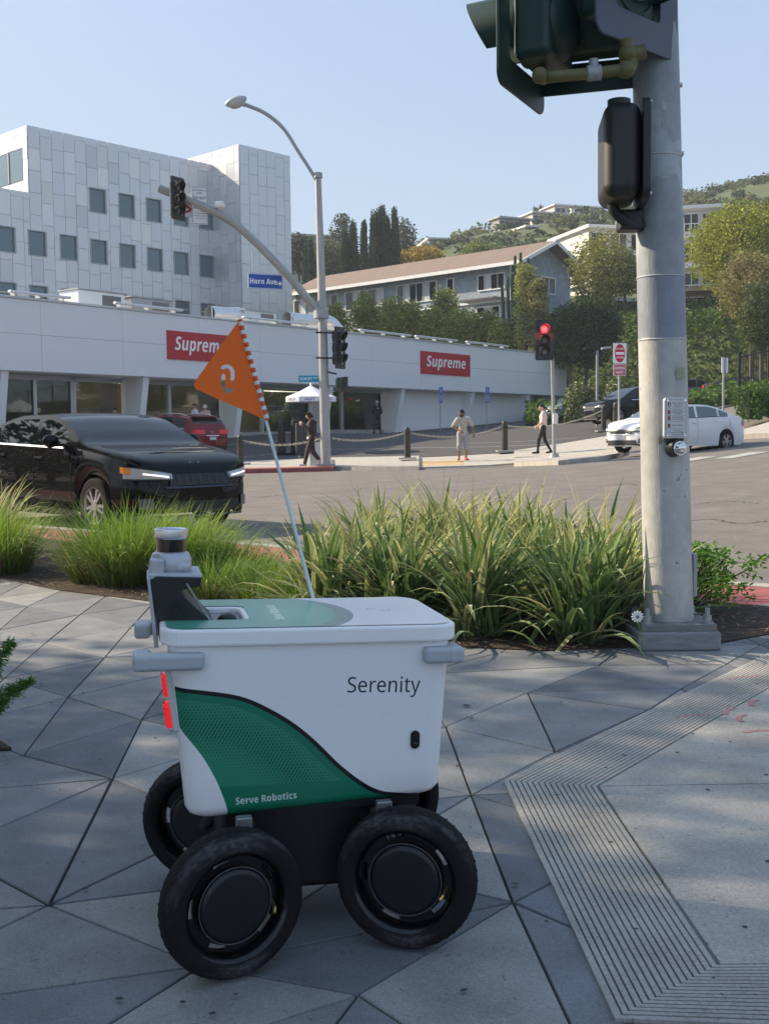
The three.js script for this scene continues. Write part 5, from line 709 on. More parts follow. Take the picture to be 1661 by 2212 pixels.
  for (let n = 0; n < 3; n++) for (const s of 'rl') if (bins['side_window' + n + s]) mesh('side_window', build(bins['side_window' + n + s]), glass, t);
  if (bins.trim) mesh('window_trim', build(bins.trim), o.trim || M.chrome, t);
  mesh('underbody', [box(S.L - .5, .1, 1.5, 0, S.bot + .09, 0), ...S.wheels.map(w => box(S.r * 2.2, S.r * 1.2, 1.3, w, S.r + .1, 0))], dark, t);
  // wheels
  const tg = tf(lathe([[S.r * .66, -.1], [S.r * .9, -.11], [S.r * .98, -.09], [S.r, -.05], [S.r, .05], [S.r * .98, .09], [S.r * .9, .11], [S.r * .66, .1]], 40), 0, 0, 0, Math.PI / 2), rg = [tf(lathe([[S.r * .68, .1], [S.r * .64, .1], [S.r * .6, .02], [S.r * .62, -.08]], 40), 0, 0, 0, Math.PI / 2), cyl(.06, .06, .05, 0, 0, .07, Math.PI / 2)]; for (let k = 0; k < 10; k++) { const a = k / 10 * Math.PI * 2 + (k % 2) * .2; rg.push(box(S.r * .58, .035, .03, S.r * .34 * Math.cos(a), S.r * .34 * Math.sin(a), .075, 0, 0, a)); } const rim = merge(rg);
  for (const w of S.wheels) for (const s of [1, -1]) { const g = new THREE.Group(); g.name = 'wheel'; g.position.set(w, S.r, s * (wd(w) - .12)); if (s < 0) g.rotation.y = Math.PI; t.add(g); mesh('tyre', tg, M.rubber, g); mesh('rim', rim, o.rim || mat([.4, .4, .42], .35, .8), g); mesh('brake_disc', cyl(S.r * .5, S.r * .5, .02, 0, 0, .0, Math.PI / 2), mat([.1, .1, .1], .5, .5), g); }
  // conforming patches at either end (e = +1 nose, -1 tail)
  const endX = (e, y, z) => { let x = e * H; for (let k = 0; k < 400; k++) { if (wd(x) >= Math.abs(z) && Math.max(top(x), belt(x)) >= y) return x; x -= e * .004; } return x; };
  const patch = (e, y0, y1, z0, z1, off, tilt = 0, hs = 0) => { const n = 12, m = 4, v = [], ix = []; for (let i = 0; i <= n; i++) for (let j = 0; j <= m; j++) { const z = lerp(z0, z1, i / n), hh = hs ? lerp(hs, 1, i / n) : 1, ym = (y0 + y1) / 2, y = ym + (lerp(y0, y1, j / m) - ym) * hh + tilt * i / n; v.push(endX(e, y, z) + e * off, y, z + Math.sign(z) * off * .6); } for (let i = 0; i < n; i++) for (let j = 0; j < m; j++) { const a = i * (m + 1) + j; ix.push(a, a + 1, a + m + 1, a + 1, a + m + 2, a + m + 1); } return polyMesh(v, ix); };
  const both = (n, f, m) => { for (const s of [1, -1]) mesh(n, f(s), m, t); };
  const hy = belt(2.1);
  const F = o.front || {}; const lampGlass = phys([.42, .45, .48], .08, .2, { clearcoat: 1 });
  both('headlight', s => patch(1, hy - .19, hy - .06, s * .38, s * .83, .016, .045, .45), lampGlass);
  both('headlight_rim', s => patch(1, hy - .21, hy - .045, s * .36, s * .845, .009, .045, .5), dark);
  both('turn_signal', s => patch(1, hy - .1, hy - .03, s * .79, s * .84, .022, .02), mat([.75, .25, .02], .3));
  both('daytime_lamp', s => patch(1, hy - .14, hy - .12, s * .42, s * .7, .022, .04), mat([.9, .9, .95], .2, 0, F.lamps ? { emissive: new THREE.Color(1, 1, 1), emissiveIntensity: .5 } : {}));
  mesh('grille', patch(1, hy - .23, hy - .1, -.42, .42, .012), mat([.008, .008, .009], .35), t); mesh('grille_mesh', Array.from({ length: 9 }, (_, i) => patch(1, hy - .22, hy - .11, -.4 + i * .1, -.385 + i * .1, .017)), mat([.03, .03, .033], .3), t);
  mesh('lower_grille', patch(1, .25, .38, -.55, .55, .012), dark, t); both('fog_lamp', s => patch(1, .3, .42, s * .6, s * .74, .014), mat([.1, .1, .12], .2)); mesh('bumper_lip', patch(1, .2, .23, -.6, .6, .02), o.lip || M.steel, t); mesh('grille_bar', patch(1, hy - .26, hy - .24, -.46, .46, .02), o.lip || M.chrome, t);
  both('tail_light', s => patch(-1, belt(-2.1) - .19, belt(-2.1) - .03, s * .36, s * .84, .014), mat([.4, .015, .02], .15, 0, o.tail || {})); mesh('rear_plate', patch(-1, .66, .78, -.15, .15, .02), mat([.6, .6, .58], .5), t); mesh('tail_trim', patch(-1, .82, .85, -.3, .3, .022), M.chrome, t); mesh('rear_bumper', patch(-1, .3, .42, -.6, .6, .012), dark, t);
  if (o.plate) mesh('front_plate', patch(1, .42, .53, -.15, .15, .02), mat([.6, .6, .6], .5), t);
  // seams, handles, mirrors
  const zAt = (x, y) => { const p = sec(x); for (let j = 0; j < 8; j++) if (y >= p[j][0] && y <= p[j + 1][0]) return lerp(p[j][1], p[j + 1][1], (y - p[j][0]) / Math.max(p[j + 1][0] - p[j][0], 1e-4)); return p[2][1]; };
  for (const s of [1, -1]) { for (const x of [S.win[0][1] - .45, S.win[1][1] + .05, S.win[2][1] + .18]) { const g = []; let a = null; for (let k = 0; k <= 8; k++) { const y = lerp(bot(x) + .1, belt(x) - .01, k / 8), p = V(x + (k < 3 ? .0 : 0), y, s * (zAt(x, y) + .001)); if (a) g.push(rod(a, p, .004, .004, 5)); a = p; } mesh('door_seam', g, dark, t); }
    for (const x of [S.win[1][0] + .1, S.win[2][0] + .1]) mesh('door_handle', rbox(.2, .03, .03, .012, x, belt(x) - .13, s * (zAt(x, belt(x) - .13) + .012)), o.handle || paint, t);
    const mx = S.win[2][1] - .08, my = belt(mx) + .09; mesh('wing_mirror', [tf(new THREE.SphereGeometry(.13, 16, 10), mx, my, s * (wd(mx) + .1), 0, s * .2, 0, [.55, .62, .85]), box(.06, .035, .1, mx + .02, my - .05, s * (wd(mx) - .0))], o.mirror || paint, t); }
  return { endX, patch, hy, top };
}
const paintOf = (c, m = .0, cc = .7) => phys(c, .9, m, { clearcoat: cc, clearcoatRoughness: .015, specularIntensity: .03 });
function letterPatch(t, name, txt, w, h, x, y, z, ry, col, bg) { const tx = canvasTex(256, Math.round(256 * h / w), (c, W, H) => { c.fillStyle = bg; c.fillRect(0, 0, W, H); c.fillStyle = col; c.font = `bold ${H * .8}px sans-serif`; c.textAlign = 'center'; c.fillText(txt, W / 2, H * .8, W * .96); }); return mesh(name, tf(new THREE.PlaneGeometry(w, h), x, y, z, 0, ry, 0), mat([1, 1, 1], .4, 0, { map: tx }), t); }
{
  const Fp = at(434, 1060, 12.8), h = V(.707, 0, .707), c = Fp.clone().addScaledVector(h, -2.3); c.y = G(c.x, -c.z) + .005;
  const t = thing('black_sedan', 'black sedan driving past the planting bed with headlights on', 'car', c, -Math.PI / 4);
  const k = makeCar(t, SEDAN, paintOf([.003, .0035, .005], 0, .5), { front: { lamps: 1 }, glass: phys([.004, .006, .008], .02, 0, {}), lip: mat([.05, .07, .1], .25, .4) });
  const bx = k.endX(1, .83, 0) + .01; const gs = []; for (const [a, b] of [[[-.06, -.02], [-.06, .02]], [[-.06, 0], [-.035, .02]], [[-.05, 0], [-.03, -.02]], [[-.01, -.02], [-.01, .02]], [[.02, -.02], [.042, .02]], [[.042, .02], [.064, -.02]]]) gs.push(rod(V(bx + .012, .8 + a[1] * .9, -a[0] * 1.4), V(bx + .012, .8 + b[1] * .9, -b[0] * 1.4), .0055, .0055, 6)); mesh('nose_badge', gs, M.chrome, t);
  mesh('wiper', [rod(V(1.2, 1.01, .12), V(1.12, 1.045, -.5), .009), rod(V(1.2, 1.01, .62), V(1.11, 1.05, .08), .009)], M.black, t);
}
{ const c = onG(405, 976, .06); c.copy(at(380, 960, 45)); c.y = G(c.x, 45) + .065; const t = thing('red_suv', 'dark red SUV parked nose towards the shop front', 'car', c, PHI + Math.PI / 2 + .05 - R(8));
  makeCar(t, SUV, paintOf([.16, .012, .02]), { tail: { emissive: new THREE.Color(.5, .02, .02), emissiveIntensity: .15 } }); mesh('roof_rail', tube([V(-1.6, 1.6, .62), V(-1.3, 1.67, .62), V(-.2, 1.71, .62), V(.3, 1.65, .62)], .025, 14, 8), M.steel, t); mesh('roof_rail', tube([V(-1.6, 1.6, -.62), V(-1.3, 1.67, -.62), V(-.2, 1.71, -.62), V(.3, 1.65, -.62)], .025, 14, 8), M.steel, t); mesh('roof_spoiler', tf(rbox(.35, .05, 1.25, .02), -1.95, 1.58, 0, 0, 0, .12), paintOf([.16, .012, .02]), t); mesh('badge', tf(new THREE.TorusGeometry(.055, .008, 6, 20), -2.37, .95, 0, 0, Math.PI / 2, 0, [1, .75, 1]), M.chrome, t); letterPatch(t, 'plate_text', '7UZZ184', .28, .1, -2.41, .72, 0, -Math.PI / 2, '#2b4d84', '#e5e6e8'); }
{ const c = at(1458, 980, 33.6); c.y = G(c.x, 33.6) + .01; const t = thing('white_sedan', 'white sedan waiting at the corner behind the big pole', 'car', c, Math.PI + R(34));
  makeCar(t, SEDAN, paintOf([.74, .74, .76]), { plate: 1, glass: phys([.06, .09, .11], .05, 0, { clearcoat: 1 }), trim: M.black }); }
{ const c = at(1252, 890, 62); c.y = G(c.x, 62) + .07; const t = thing('blue_grey_sedan', 'blue grey sedan parked at the end of the shop', 'car', c, Math.PI + R(38)); makeCar(t, SEDAN, paintOf([.14, .2, .25]), { plate: 1 }); }
{ const c = at(1372, 905, 50); c.y = G(c.x, 50) + .07; const t = thing('black_suv', 'black SUV with bright wheels parked behind the DO NOT ENTER sign', 'car', c, Math.PI + R(20)); makeCar(t, SUV, paintOf([.012, .012, .016]), { rim: mat([.6, .6, .62], .3, .8) }); }
{ const c = at(1490, 850, 74); c.y = landY(c.x, 74) + .1; const t = thing('dark_suv', 'dark SUV with red brake light behind the iron fence', 'car', c, R(15)); makeCar(t, SUV, paintOf([.12, .12, .14]), { tail: { emissive: new THREE.Color(1, .05, .05), emissiveIntensity: .8 } }); }
{ const c = at(1600, 858, 70); c.y = landY(c.x, 70) + .1; const t = thing('navy_sedan', 'navy sedan roof showing above the clipped hedge', 'car', c, R(8)); makeCar(t, SEDAN, paintOf([.03, .035, .05]), {}); }
// ---------- people: one continuous skin from tapered bones ----------
function skin(bones, cell, pad = .05, kk = .035) { // bones: [a, b, ra, rb, color]; surface nets
  let lo = V(1e9, 1e9, 1e9), hi = V(-1e9, -1e9, -1e9); for (const [a, b, ra, rb] of bones) { const r = Math.max(ra, rb) + pad; for (const p of [a, b]) { lo.min(p.clone().subScalar(r)); hi.max(p.clone().addScalar(r)); } }
  const n = [0, 1, 2].map(i => Math.ceil((hi.getComponent(i) - lo.getComponent(i)) / cell) + 1), [nx, ny, nz] = n, f = new Float32Array(nx * ny * nz).fill(9), near = new Uint8Array(nx * ny * nz), best = new Float32Array(nx * ny * nz).fill(9);
  bones.forEach(([a, b, ra, rb], bi) => { const r = Math.max(ra, rb) + kk + cell * 2, mn = a.clone().min(b).subScalar(r), mx = a.clone().max(b).addScalar(r), i0 = [0, 1, 2].map(i => Math.max(0, Math.floor((mn.getComponent(i) - lo.getComponent(i)) / cell))), i1 = [0, 1, 2].map(i => Math.min(n[i] - 1, Math.ceil((mx.getComponent(i) - lo.getComponent(i)) / cell)));
    const ab = b.clone().sub(a), l2 = Math.max(ab.lengthSq(), 1e-9);
    for (let z = i0[2]; z <= i1[2]; z++) for (let y = i0[1]; y <= i1[1]; y++) for (let x = i0[0]; x <= i1[0]; x++) { const px = lo.x + x * cell - a.x, py = lo.y + y * cell - a.y, pz = lo.z + z * cell - a.z, t = clamp((px * ab.x + py * ab.y + pz * ab.z) / l2, 0, 1), d = Math.hypot(px - ab.x * t, py - ab.y * t, pz - ab.z * t) - lerp(ra, rb, t), k = (z * ny + y) * nx + x, o = f[k], k2 = Math.min(kk, Math.min(ra, rb) * .8), h = Math.max(k2 - Math.abs(o - d), 0) / k2; f[k] = Math.min(o, d) - h * h * k2 * .25; if (d < best[k]) { best[k] = d; near[k] = bi; } } });
  const v = [], col = [], id = new Int32Array(nx * ny * nz).fill(-1), ix = []; const F = (x, y, z) => f[(z * ny + y) * nx + x];
  for (let z = 0; z < nz - 1; z++) for (let y = 0; y < ny - 1; y++) for (let x = 0; x < nx - 1; x++) { let c = 0, s = [0, 0, 0], m = 0; const g = []; for (let k = 0; k < 8; k++) { g.push(F(x + (k & 1), y + (k >> 1 & 1), z + (k >> 2))); if (g[k] < 0) m++; } if (m === 0 || m === 8) continue; for (const [a, b] of [[0, 1], [2, 3], [4, 5], [6, 7], [0, 2], [1, 3], [4, 6], [5, 7], [0, 4], [1, 5], [2, 6], [3, 7]]) if ((g[a] < 0) !== (g[b] < 0)) { const t = g[a] / (g[a] - g[b]); for (let q = 0; q < 3; q++) s[q] += lerp(a >> q & 1, b >> q & 1, t); c++; } id[(z * ny + y) * nx + x] = v.length / 3; v.push(lo.x + (x + s[0] / c) * cell, lo.y + (y + s[1] / c) * cell, lo.z + (z + s[2] / c) * cell); const cc = bones[near[(z * ny + y) * nx + x]][4]; col.push(...cc); }
  const I = (x, y, z) => id[(z * ny + y) * nx + x], quad = (a, b, c, d, fl) => { if (a < 0 || b < 0 || c < 0 || d < 0) return; fl ? ix.push(a, b, c, a, c, d) : ix.push(a, c, b, a, d, c); };
  for (let z = 1; z < nz - 1; z++) for (let y = 1; y < ny - 1; y++) for (let x = 1; x < nx - 1; x++) { const s = F(x, y, z) < 0; if (s !== F(x + 1, y, z) < 0) quad(I(x, y - 1, z - 1), I(x, y, z - 1), I(x, y, z), I(x, y - 1, z), s); if (s !== F(x, y + 1, z) < 0) quad(I(x - 1, y, z - 1), I(x - 1, y, z), I(x, y, z), I(x, y, z - 1), s); if (s !== F(x, y, z + 1) < 0) quad(I(x - 1, y - 1, z), I(x, y - 1, z), I(x, y, z), I(x - 1, y, z), s); }
  const g = polyMesh(v, ix); g.setAttribute('color', new THREE.Float32BufferAttribute(col, 3)); return g;
}
const skinM = mat([1, 1, 1], .8, 0, { vertexColors: true });
// pose: joint dictionary in metres, facing +z, feet at y = 0
function person(label, pos, turn, scale, J, C, extra) {
  const t = thing('person', label, 'person', pos, turn); t.scale.setScalar(scale);
  const P = {}; for (const k in J) P[k] = V(...J[k]); const s = C.skin, B = [];
  const add = (a, b, ra, rb, c) => B.push([P[a] || a, P[b] || b, ra, rb, c]);
  const pel = P.pelvis, ch = P.chest;
  add('pelvis', 'waist', .125, .115, C.bottom); add('waist', 'chest', .12, .14, C.top); add('chest', 'neck', .13, .06, C.top);
  add('waist', 'pelvis', .125, .13, C.hem || C.top);
  add('shL', 'shR', .072, .072, C.top); add('hipL', 'hipR', .105, .105, C.bottom);
  for (const q of ['L', 'R']) {
    add('sh' + q, 'el' + q, .066, .05, C.top); const e = P['el' + q], w = P['wr' + q]; add('el' + q, 'wr' + q, C.sleeve === 'short' ? .041 : .05, C.sleeve === 'short' ? .029 : .038, C.sleeve === 'short' ? s : C.top);
    if (C.sleeve === 'short') { const m = P['sh' + q].clone().lerp(e, .72); add(P['sh' + q], m, .075, .068, C.top); }
    add('hip' + q, 'kn' + q, C.loose ? .1 : .09, C.loose ? .08 : .062, C.bottom); const k = P['kn' + q], a = P['an' + q];
    if (C.shorts) { add(k, k.clone().lerp(a, .22), .085, .082, C.bottom); add(k, a, .052, .034, s); } else add(k, a, C.loose ? .078 : .06, C.loose ? .062 : .042, C.bottom);
    const ft = P['toe' + q]; add(a.clone().add(V(0, -.045, -.03)), ft, .045, .036, C.shoe);
  }
  add('neck', 'head', .055, .06, s);
  const hd = P.head, up = hd.clone().sub(P.neck).normalize(), fw = V(...(J.look || [0, 0, 1])).normalize(), rt = up.clone().cross(fw).normalize().negate();
  const body = skin(B, .017);
  const hp = (u, f, r) => hd.clone().addScaledVector(up, u).addScaledVector(fw, f).addScaledVector(rt, r);
  const HB = [[hp(.03, -.015, 0), hp(.085, -.01, 0), .078, .082, s], [hp(-.02, .03, 0), hp(-.035, .05, 0), .052, .038, C.beard || s], [hp(.03, .06, 0), hp(.03, .062, 0), .052, .05, s], [hp(.04, .105, 0), hp(.012, .118, 0), .009, .014, s], [hp(.02, -.01, .078), hp(.045, -.015, .082), .014, .016, s], [hp(.02, -.01, -.078), hp(.045, -.015, -.082), .014, .016, s], [hp(-.1, -.01, 0), hp(-.02, .0, 0), .055, .058, s], [hp(-.018, .088, -.018), hp(-.018, .088, .018), .009, .009, C.beard || [s[0] * .75, s[1] * .5, s[2] * .5]], [hp(.042, .086, .03), hp(.042, .087, .031), .01, .01, [.06, .05, .05]], [hp(.042, .086, -.03), hp(.042, .087, -.031), .01, .01, [.06, .05, .05]]];
  if (C.beard) HB.push([hp(-.03, .03, .05), hp(-.07, .06, 0), .035, .04, C.beard], [hp(-.03, .03, -.05), hp(-.07, .06, 0), .035, .04, C.beard]);
  const parts = [body, skin(HB, .009, .03, .02)];
  for (const q of ['L', 'R']) { // hand: palm, four fingers and a thumb, loosely curled
    const w = P['wr' + q], e = P['el' + q], d = w.clone().sub(e).normalize(), side = q === 'L' ? 1 : -1; let n = V(side, 0, 0).addScaledVector(d, -d.x * side).normalize(); if (J['palm' + q]) n = V(...J['palm' + q]).normalize(); const a = d.clone().cross(n).normalize(), hb = [[w.clone().addScaledVector(d, .01), w.clone().addScaledVector(d, .075), .026, .034, s]];
    [-.03, -.01, .01, .029].forEach((o, i) => { const r = w.clone().addScaledVector(d, .085).addScaledVector(a, o), l = [.034, .04, .037, .029][i], m = r.clone().addScaledVector(d, l).addScaledVector(n, -.008), m2 = m.clone().addScaledVector(d, l * .7).addScaledVector(n, -.024); hb.push([w.clone().addScaledVector(d, .05).addScaledVector(a, o * .9), r, .011, .0105, s], [r, m, .0098, .009, s], [m, m2, .009, .008, s]); });
    const th = w.clone().addScaledVector(d, .03).addScaledVector(a, -.03), t2 = th.clone().addScaledVector(d, .035).addScaledVector(a, -.025).addScaledVector(n, -.012); hb.push([th, t2, .013, .011, s], [t2, t2.clone().addScaledVector(d, .03).addScaledVector(n, -.01), .0105, .009, s]);
    parts.push(skin(hb, .006, .02, .012));
  }
  mesh('figure', parts, skinM, t);
  const hairM = mat(C.hair, .9);
  if (C.cap) { const cg = tf(new THREE.SphereGeometry(.104, 24, 12, 0, Math.PI * 2, 0, Math.PI * .52), 0, 0, 0, 0, 0, 0, [1, .95, 1.1]), br = tf(cyl(.09, .09, .012, 0, 0, 0, 0, 0, 0, 24), 0, .005, .09 * (C.capBack ? -1 : 1), .12, 0, 0, [1, 1, 1.05]); const g = merge([cg, br]); g.applyMatrix4(new THREE.Matrix4().makeBasis(rt.clone().negate(), up, fw).setPosition(hp(.075, -.008, 0))); mesh('cap', g, mat(C.cap, .85), t); }
  else { const hb = [[hp(.07, -.025, 0), hp(.1, -.02, 0), .086, .087, C.hair], [hp(.02, -.06, 0), hp(.08, -.05, 0), .06, .07, C.hair]]; if (C.bush) for (let i = 0; i < 9; i++) hb.push([hp(.06 + .06 * Math.sin(i * 2.1), -.03 + .05 * Math.cos(i * 1.7), .07 * Math.sin(i * 1.3)), hp(.08 + .06 * Math.sin(i * 2.1), -.03 + .05 * Math.cos(i * 1.7), .075 * Math.sin(i * 1.3)), .045, .045, C.hair]); if (C.pony) hb.push([hp(.06, -.1, 0), hp(-.03, -.15, .01), .03, .034, C.hair], [hp(-.03, -.15, .01), hp(-.17, -.15, .01), .034, .016, C.hair]); mesh('hair', skin(hb, .012, .03, .02), hairM, t); }
  if (extra) extra(t, P);
  return t;
}
const stand = () => ({ pelvis: [0, .94, 0], waist: [0, 1.08, 0], chest: [0, 1.32, 0], neck: [0, 1.49, 0], head: [0, 1.6, .015], shL: [.17, 1.42, 0], shR: [-.17, 1.42, 0], elL: [.23, 1.14, -.02], elR: [-.23, 1.14, -.02], wrL: [.24, .9, .06], wrR: [-.24, .9, .06], hipL: [.085, .92, 0], hipR: [-.085, .92, 0], knL: [.1, .5, .02], knR: [-.1, .5, .02], anL: [.11, .09, -.02], anR: [-.11, .09, -.02], toeL: [.13, .037, .13], toeR: [-.13, .037, .13] });
const tan = [.42, .26, .18], brown = [.16, .09, .06], light = [.5, .33, .25];
const foot = (px, py, d, o = 0) => { const p = at(px, py, d); p.y = landY(p.x, d) + o; return p; };
{ // guard with hands behind his back
  const J = stand(); Object.assign(J, { elL: [.25, 1.16, -.1], elR: [-.25, 1.16, -.1], wrL: [.06, .96, -.17], wrR: [-.06, .98, -.17], anL: [.16, .09, -.02], anR: [-.16, .09, -.02], knL: [.13, .5, 0], knR: [-.13, .5, 0], toeL: [.22, .037, .11], toeR: [-.22, .037, .11] });
  person('person in black with grey cap standing guard before the shop window', foot(815, 938, 61, .06), -.1, 1.02, J, { skin: tan, top: [.012, .012, .02], bottom: [.008, .008, .012], shoe: [.01, .01, .01], cap: [.35, .34, .32], hair: [.02, .02, .02] }, t => { mesh('badge', box(.1, .02, .01, .06, 1.36, .135), M.white, t); mesh('sunglasses', box(.13, .03, .02, 0, 1.645, .1), M.black, t); });
}
{ // man in grey T-shirt leaning forward
  const J = stand(); Object.assign(J, { pelvis: [0, .88, -.06], waist: [0, 1.02, -.02], chest: [-.01, 1.25, .08], neck: [-.04, 1.41, .16], head: [-.07, 1.5, .22], look: [-.75, -.08, .65], shL: [.16, 1.35, .1], shR: [-.19, 1.33, .12], elL: [.3, 1.12, .06], elR: [-.34, 1.12, .06], wrL: [.32, .88, .17], wrR: [-.15, .97, .23], hipL: [.09, .87, -.06], hipR: [-.09, .87, -.06], knL: [.11, .48, .06], knR: [-.13, .48, .06], anL: [.1, .09, -.03], anR: [-.13, .09, -.03], toeL: [.14, .037, .12], toeR: [-.17, .037, .12] });
  person('bearded person in grey T-shirt and grey shorts leaning forward at the driveway', foot(1000, 987, 38.5, .08), .1, 1.06, J, { skin: [.24, .13, .085], beard: [.015, .012, .01], top: [.4, .37, .35], bottom: [.3, .3, .33], shoe: [.5, .08, .07], hair: [.012, .01, .01], sleeve: 'short', shorts: 1, loose: 1 });
}
{ // woman walking left, looking at her hands
  const J = stand(); Object.assign(J, { look: [0, -.25, 1], head: [0, 1.6, .04], elL: [.2, 1.14, .02], elR: [-.2, 1.14, .03], wrL: [.16, .98, .2], wrR: [-.15, 1.0, .2], knL: [.09, .5, .16], anL: [.09, .1, .2], toeL: [.1, .037, .37], knR: [-.09, .49, -.06], anR: [-.09, .11, -.27], toeR: [-.1, .045, -.12] });
  person('person in pale pink T-shirt and black leggings walking beside the red signal post', foot(1173, 968, 38.5, .13), -Math.PI / 2 - .1, .97, J, { skin: light, top: [.68, .52, .5], bottom: [.012, .012, .014], shoe: [.02, .02, .02], hair: [.015, .012, .012], sleeve: 'short', pony: 1 });
}
{ // man walking left with a drink
  const J = stand(); Object.assign(J, { look: [0, -.12, 1], head: [0, 1.59, .05], chest: [0, 1.32, .03], shL: [.16, 1.42, .03], shR: [-.16, 1.42, .03], elL: [.2, 1.18, .1], wrL: [.1, 1.36, .28], elR: [-.2, 1.17, .08], wrR: [-.1, 1.32, .27], knL: [.09, .5, .14], anL: [.09, .1, .24], toeL: [.1, .05, .42], knR: [-.09, .48, -.04], anR: [-.09, .13, -.3], toeR: [-.1, .06, -.15] });
  person('person in dark brown hoodie and trousers walking past the lamp pole with a drink', foot(674, 1000, 36.3, .13), -Math.PI / 2 + .15, 1.0, J, { skin: light, top: [.035, .022, .022], bottom: [.045, .03, .03], hem: [.035, .022, .022], shoe: [.6, .6, .62], hair: [.03, .016, .012], bush: 1, loose: 1 }, (t, P) => { mesh('drink_cup', cyl(.035, .028, .11, 0, 1.4, .36), mat([.5, .52, .6], .4), t); mesh('hood', tf(new THREE.TorusGeometry(.1, .05, 10, 20), 0, 1.46, -.05, 1.2), mat([.035, .022, .022], .9), t); mesh('shirt_hem', cyl(.15, .16, .07, 0, .93, 0, 0, 0, 0, 20), mat([.55, .55, .56], .9), t); });
}
const shopFoot = (px, out) => { const q = shopP(shopS(px), out); return V(q[0], G(...q) + .07, -q[1]); };
{ const J = stand(); Object.assign(J, { elL: [.24, 1.16, .06], elR: [-.24, 1.16, .06], wrL: [.1, 1.08, .24], wrR: [-.1, 1.08, .24] });
  person('person in pale grey hoodie seen from behind at the shop door', shopFoot(246, .1), PHI + Math.PI, 1.03, J, { skin: tan, top: [.55, .57, .64], bottom: [.04, .04, .05], shoe: [.3, .3, .3], hair: [.02, .015, .015], cap: [.03, .025, .025], loose: 1 }, t => mesh('hood', tf(new THREE.SphereGeometry(.13, 16, 10), 0, 1.42, -.1, 0, 0, 0, [1, 1, .6]), mat([.5, .52, .6], .9), t)); }
{ const J = stand(); Object.assign(J, { look: [.3, -.3, 1], elL: [.22, 1.15, .06], wrL: [.1, 1.12, .27], elR: [-.22, 1.15, .06], wrR: [-.08, 1.1, .27] });
  person('person in white T-shirt and dark cap facing another person by the entrance', shopFoot(392, .9), PHI + 1.2, 1.04, J, { skin: tan, top: [.66, .68, .76], bottom: [.02, .02, .03], shoe: [.1, .1, .1], hair: [.02, .02, .02], cap: [.025, .025, .03], sleeve: 'short' }); }
{ const J = stand(); Object.assign(J, { look: [0, -.35, 1], elL: [.22, 1.14, .04], wrL: [.08, 1.15, .25], elR: [-.22, 1.14, .04], wrR: [-.08, 1.15, .25] });
  person('person in pink T-shirt and pink cap reading a phone by the entrance', shopFoot(424, .6), PHI - 1.0, .98, J, { skin: light, top: [.62, .36, .34], bottom: [.02, .02, .02], shoe: [.2, .2, .2], hair: [.03, .02, .02], cap: [.68, .5, .5], sleeve: 'short' }, t => mesh('phone', box(.07, .13, .01, 0, 1.2, .32, -.6), M.black, t)); }
// ---------- plants ----------
// strap leaf blade ribbons: arrays collected per clump
function blades(n, f) { // f(i) -> {p, dir(azimuth), len, w, lean, curl, c0, c1, edge}
  const v = [], c = [], ix = [];
  for (let i = 0; i < n; i++) { const b = f(i), S = b.seg || 5, ca = Math.cos(b.dir), sa = Math.sin(b.dir), tx = -sa, tz = ca; let x = b.p[0], y = b.p[1], z = b.p[2], th = b.lean; const tw = b.tw || 0;
    for (let k = 0; k <= S; k++) { const t = k / S, w = b.w * (t < .25 ? .7 + 1.2 * t : 1 - Math.pow((t - .25) / .75, 1.8)) + .0004, fold = b.edge ? w * .45 : 0, a0 = v.length / 3; const wx = tx * Math.cos(tw * t) + ca * Math.sin(tw * t), wz = tz * Math.cos(tw * t) + sa * Math.sin(tw * t);
      const col = [0, 1, 2].map(q => lerp(b.c0[q], b.c1[q], t));
      if (b.edge) { v.push(x - wx * w, y + fold, z - wz * w, x, y, z, x + wx * w, y + fold, z + wz * w); c.push(...b.edge, ...col, ...b.edge); if (k < S) ix.push(a0, a0 + 1, a0 + 3, a0 + 1, a0 + 4, a0 + 3, a0 + 1, a0 + 2, a0 + 4, a0 + 2, a0 + 5, a0 + 4); }
      else { v.push(x - wx * w, y, z - wz * w, x + wx * w, y, z + wz * w); c.push(...col, ...col); if (k < S) ix.push(a0, a0 + 1, a0 + 2, a0 + 1, a0 + 3, a0 + 2); }
      const st = b.len / S; x += ca * Math.sin(th) * st; z += sa * Math.sin(th) * st; y += Math.cos(th) * st; th += b.curl / S * (.4 + 1.2 * t); } }
  const g = polyMesh(v, ix); g.setAttribute('color', new THREE.Float32BufferAttribute(c, 3)); return g;
}
const leafM = new THREE.MeshPhysicalMaterial({ vertexColors: true, roughness: .9, transmission: .35, thickness: 0, side: THREE.DoubleSide, specularIntensity: .5 });
const bladeM = new THREE.MeshPhysicalMaterial({ vertexColors: true, roughness: .9, transmission: .35, thickness: 0, side: THREE.DoubleSide, specularIntensity: .6 });
const grassM = bladeM;
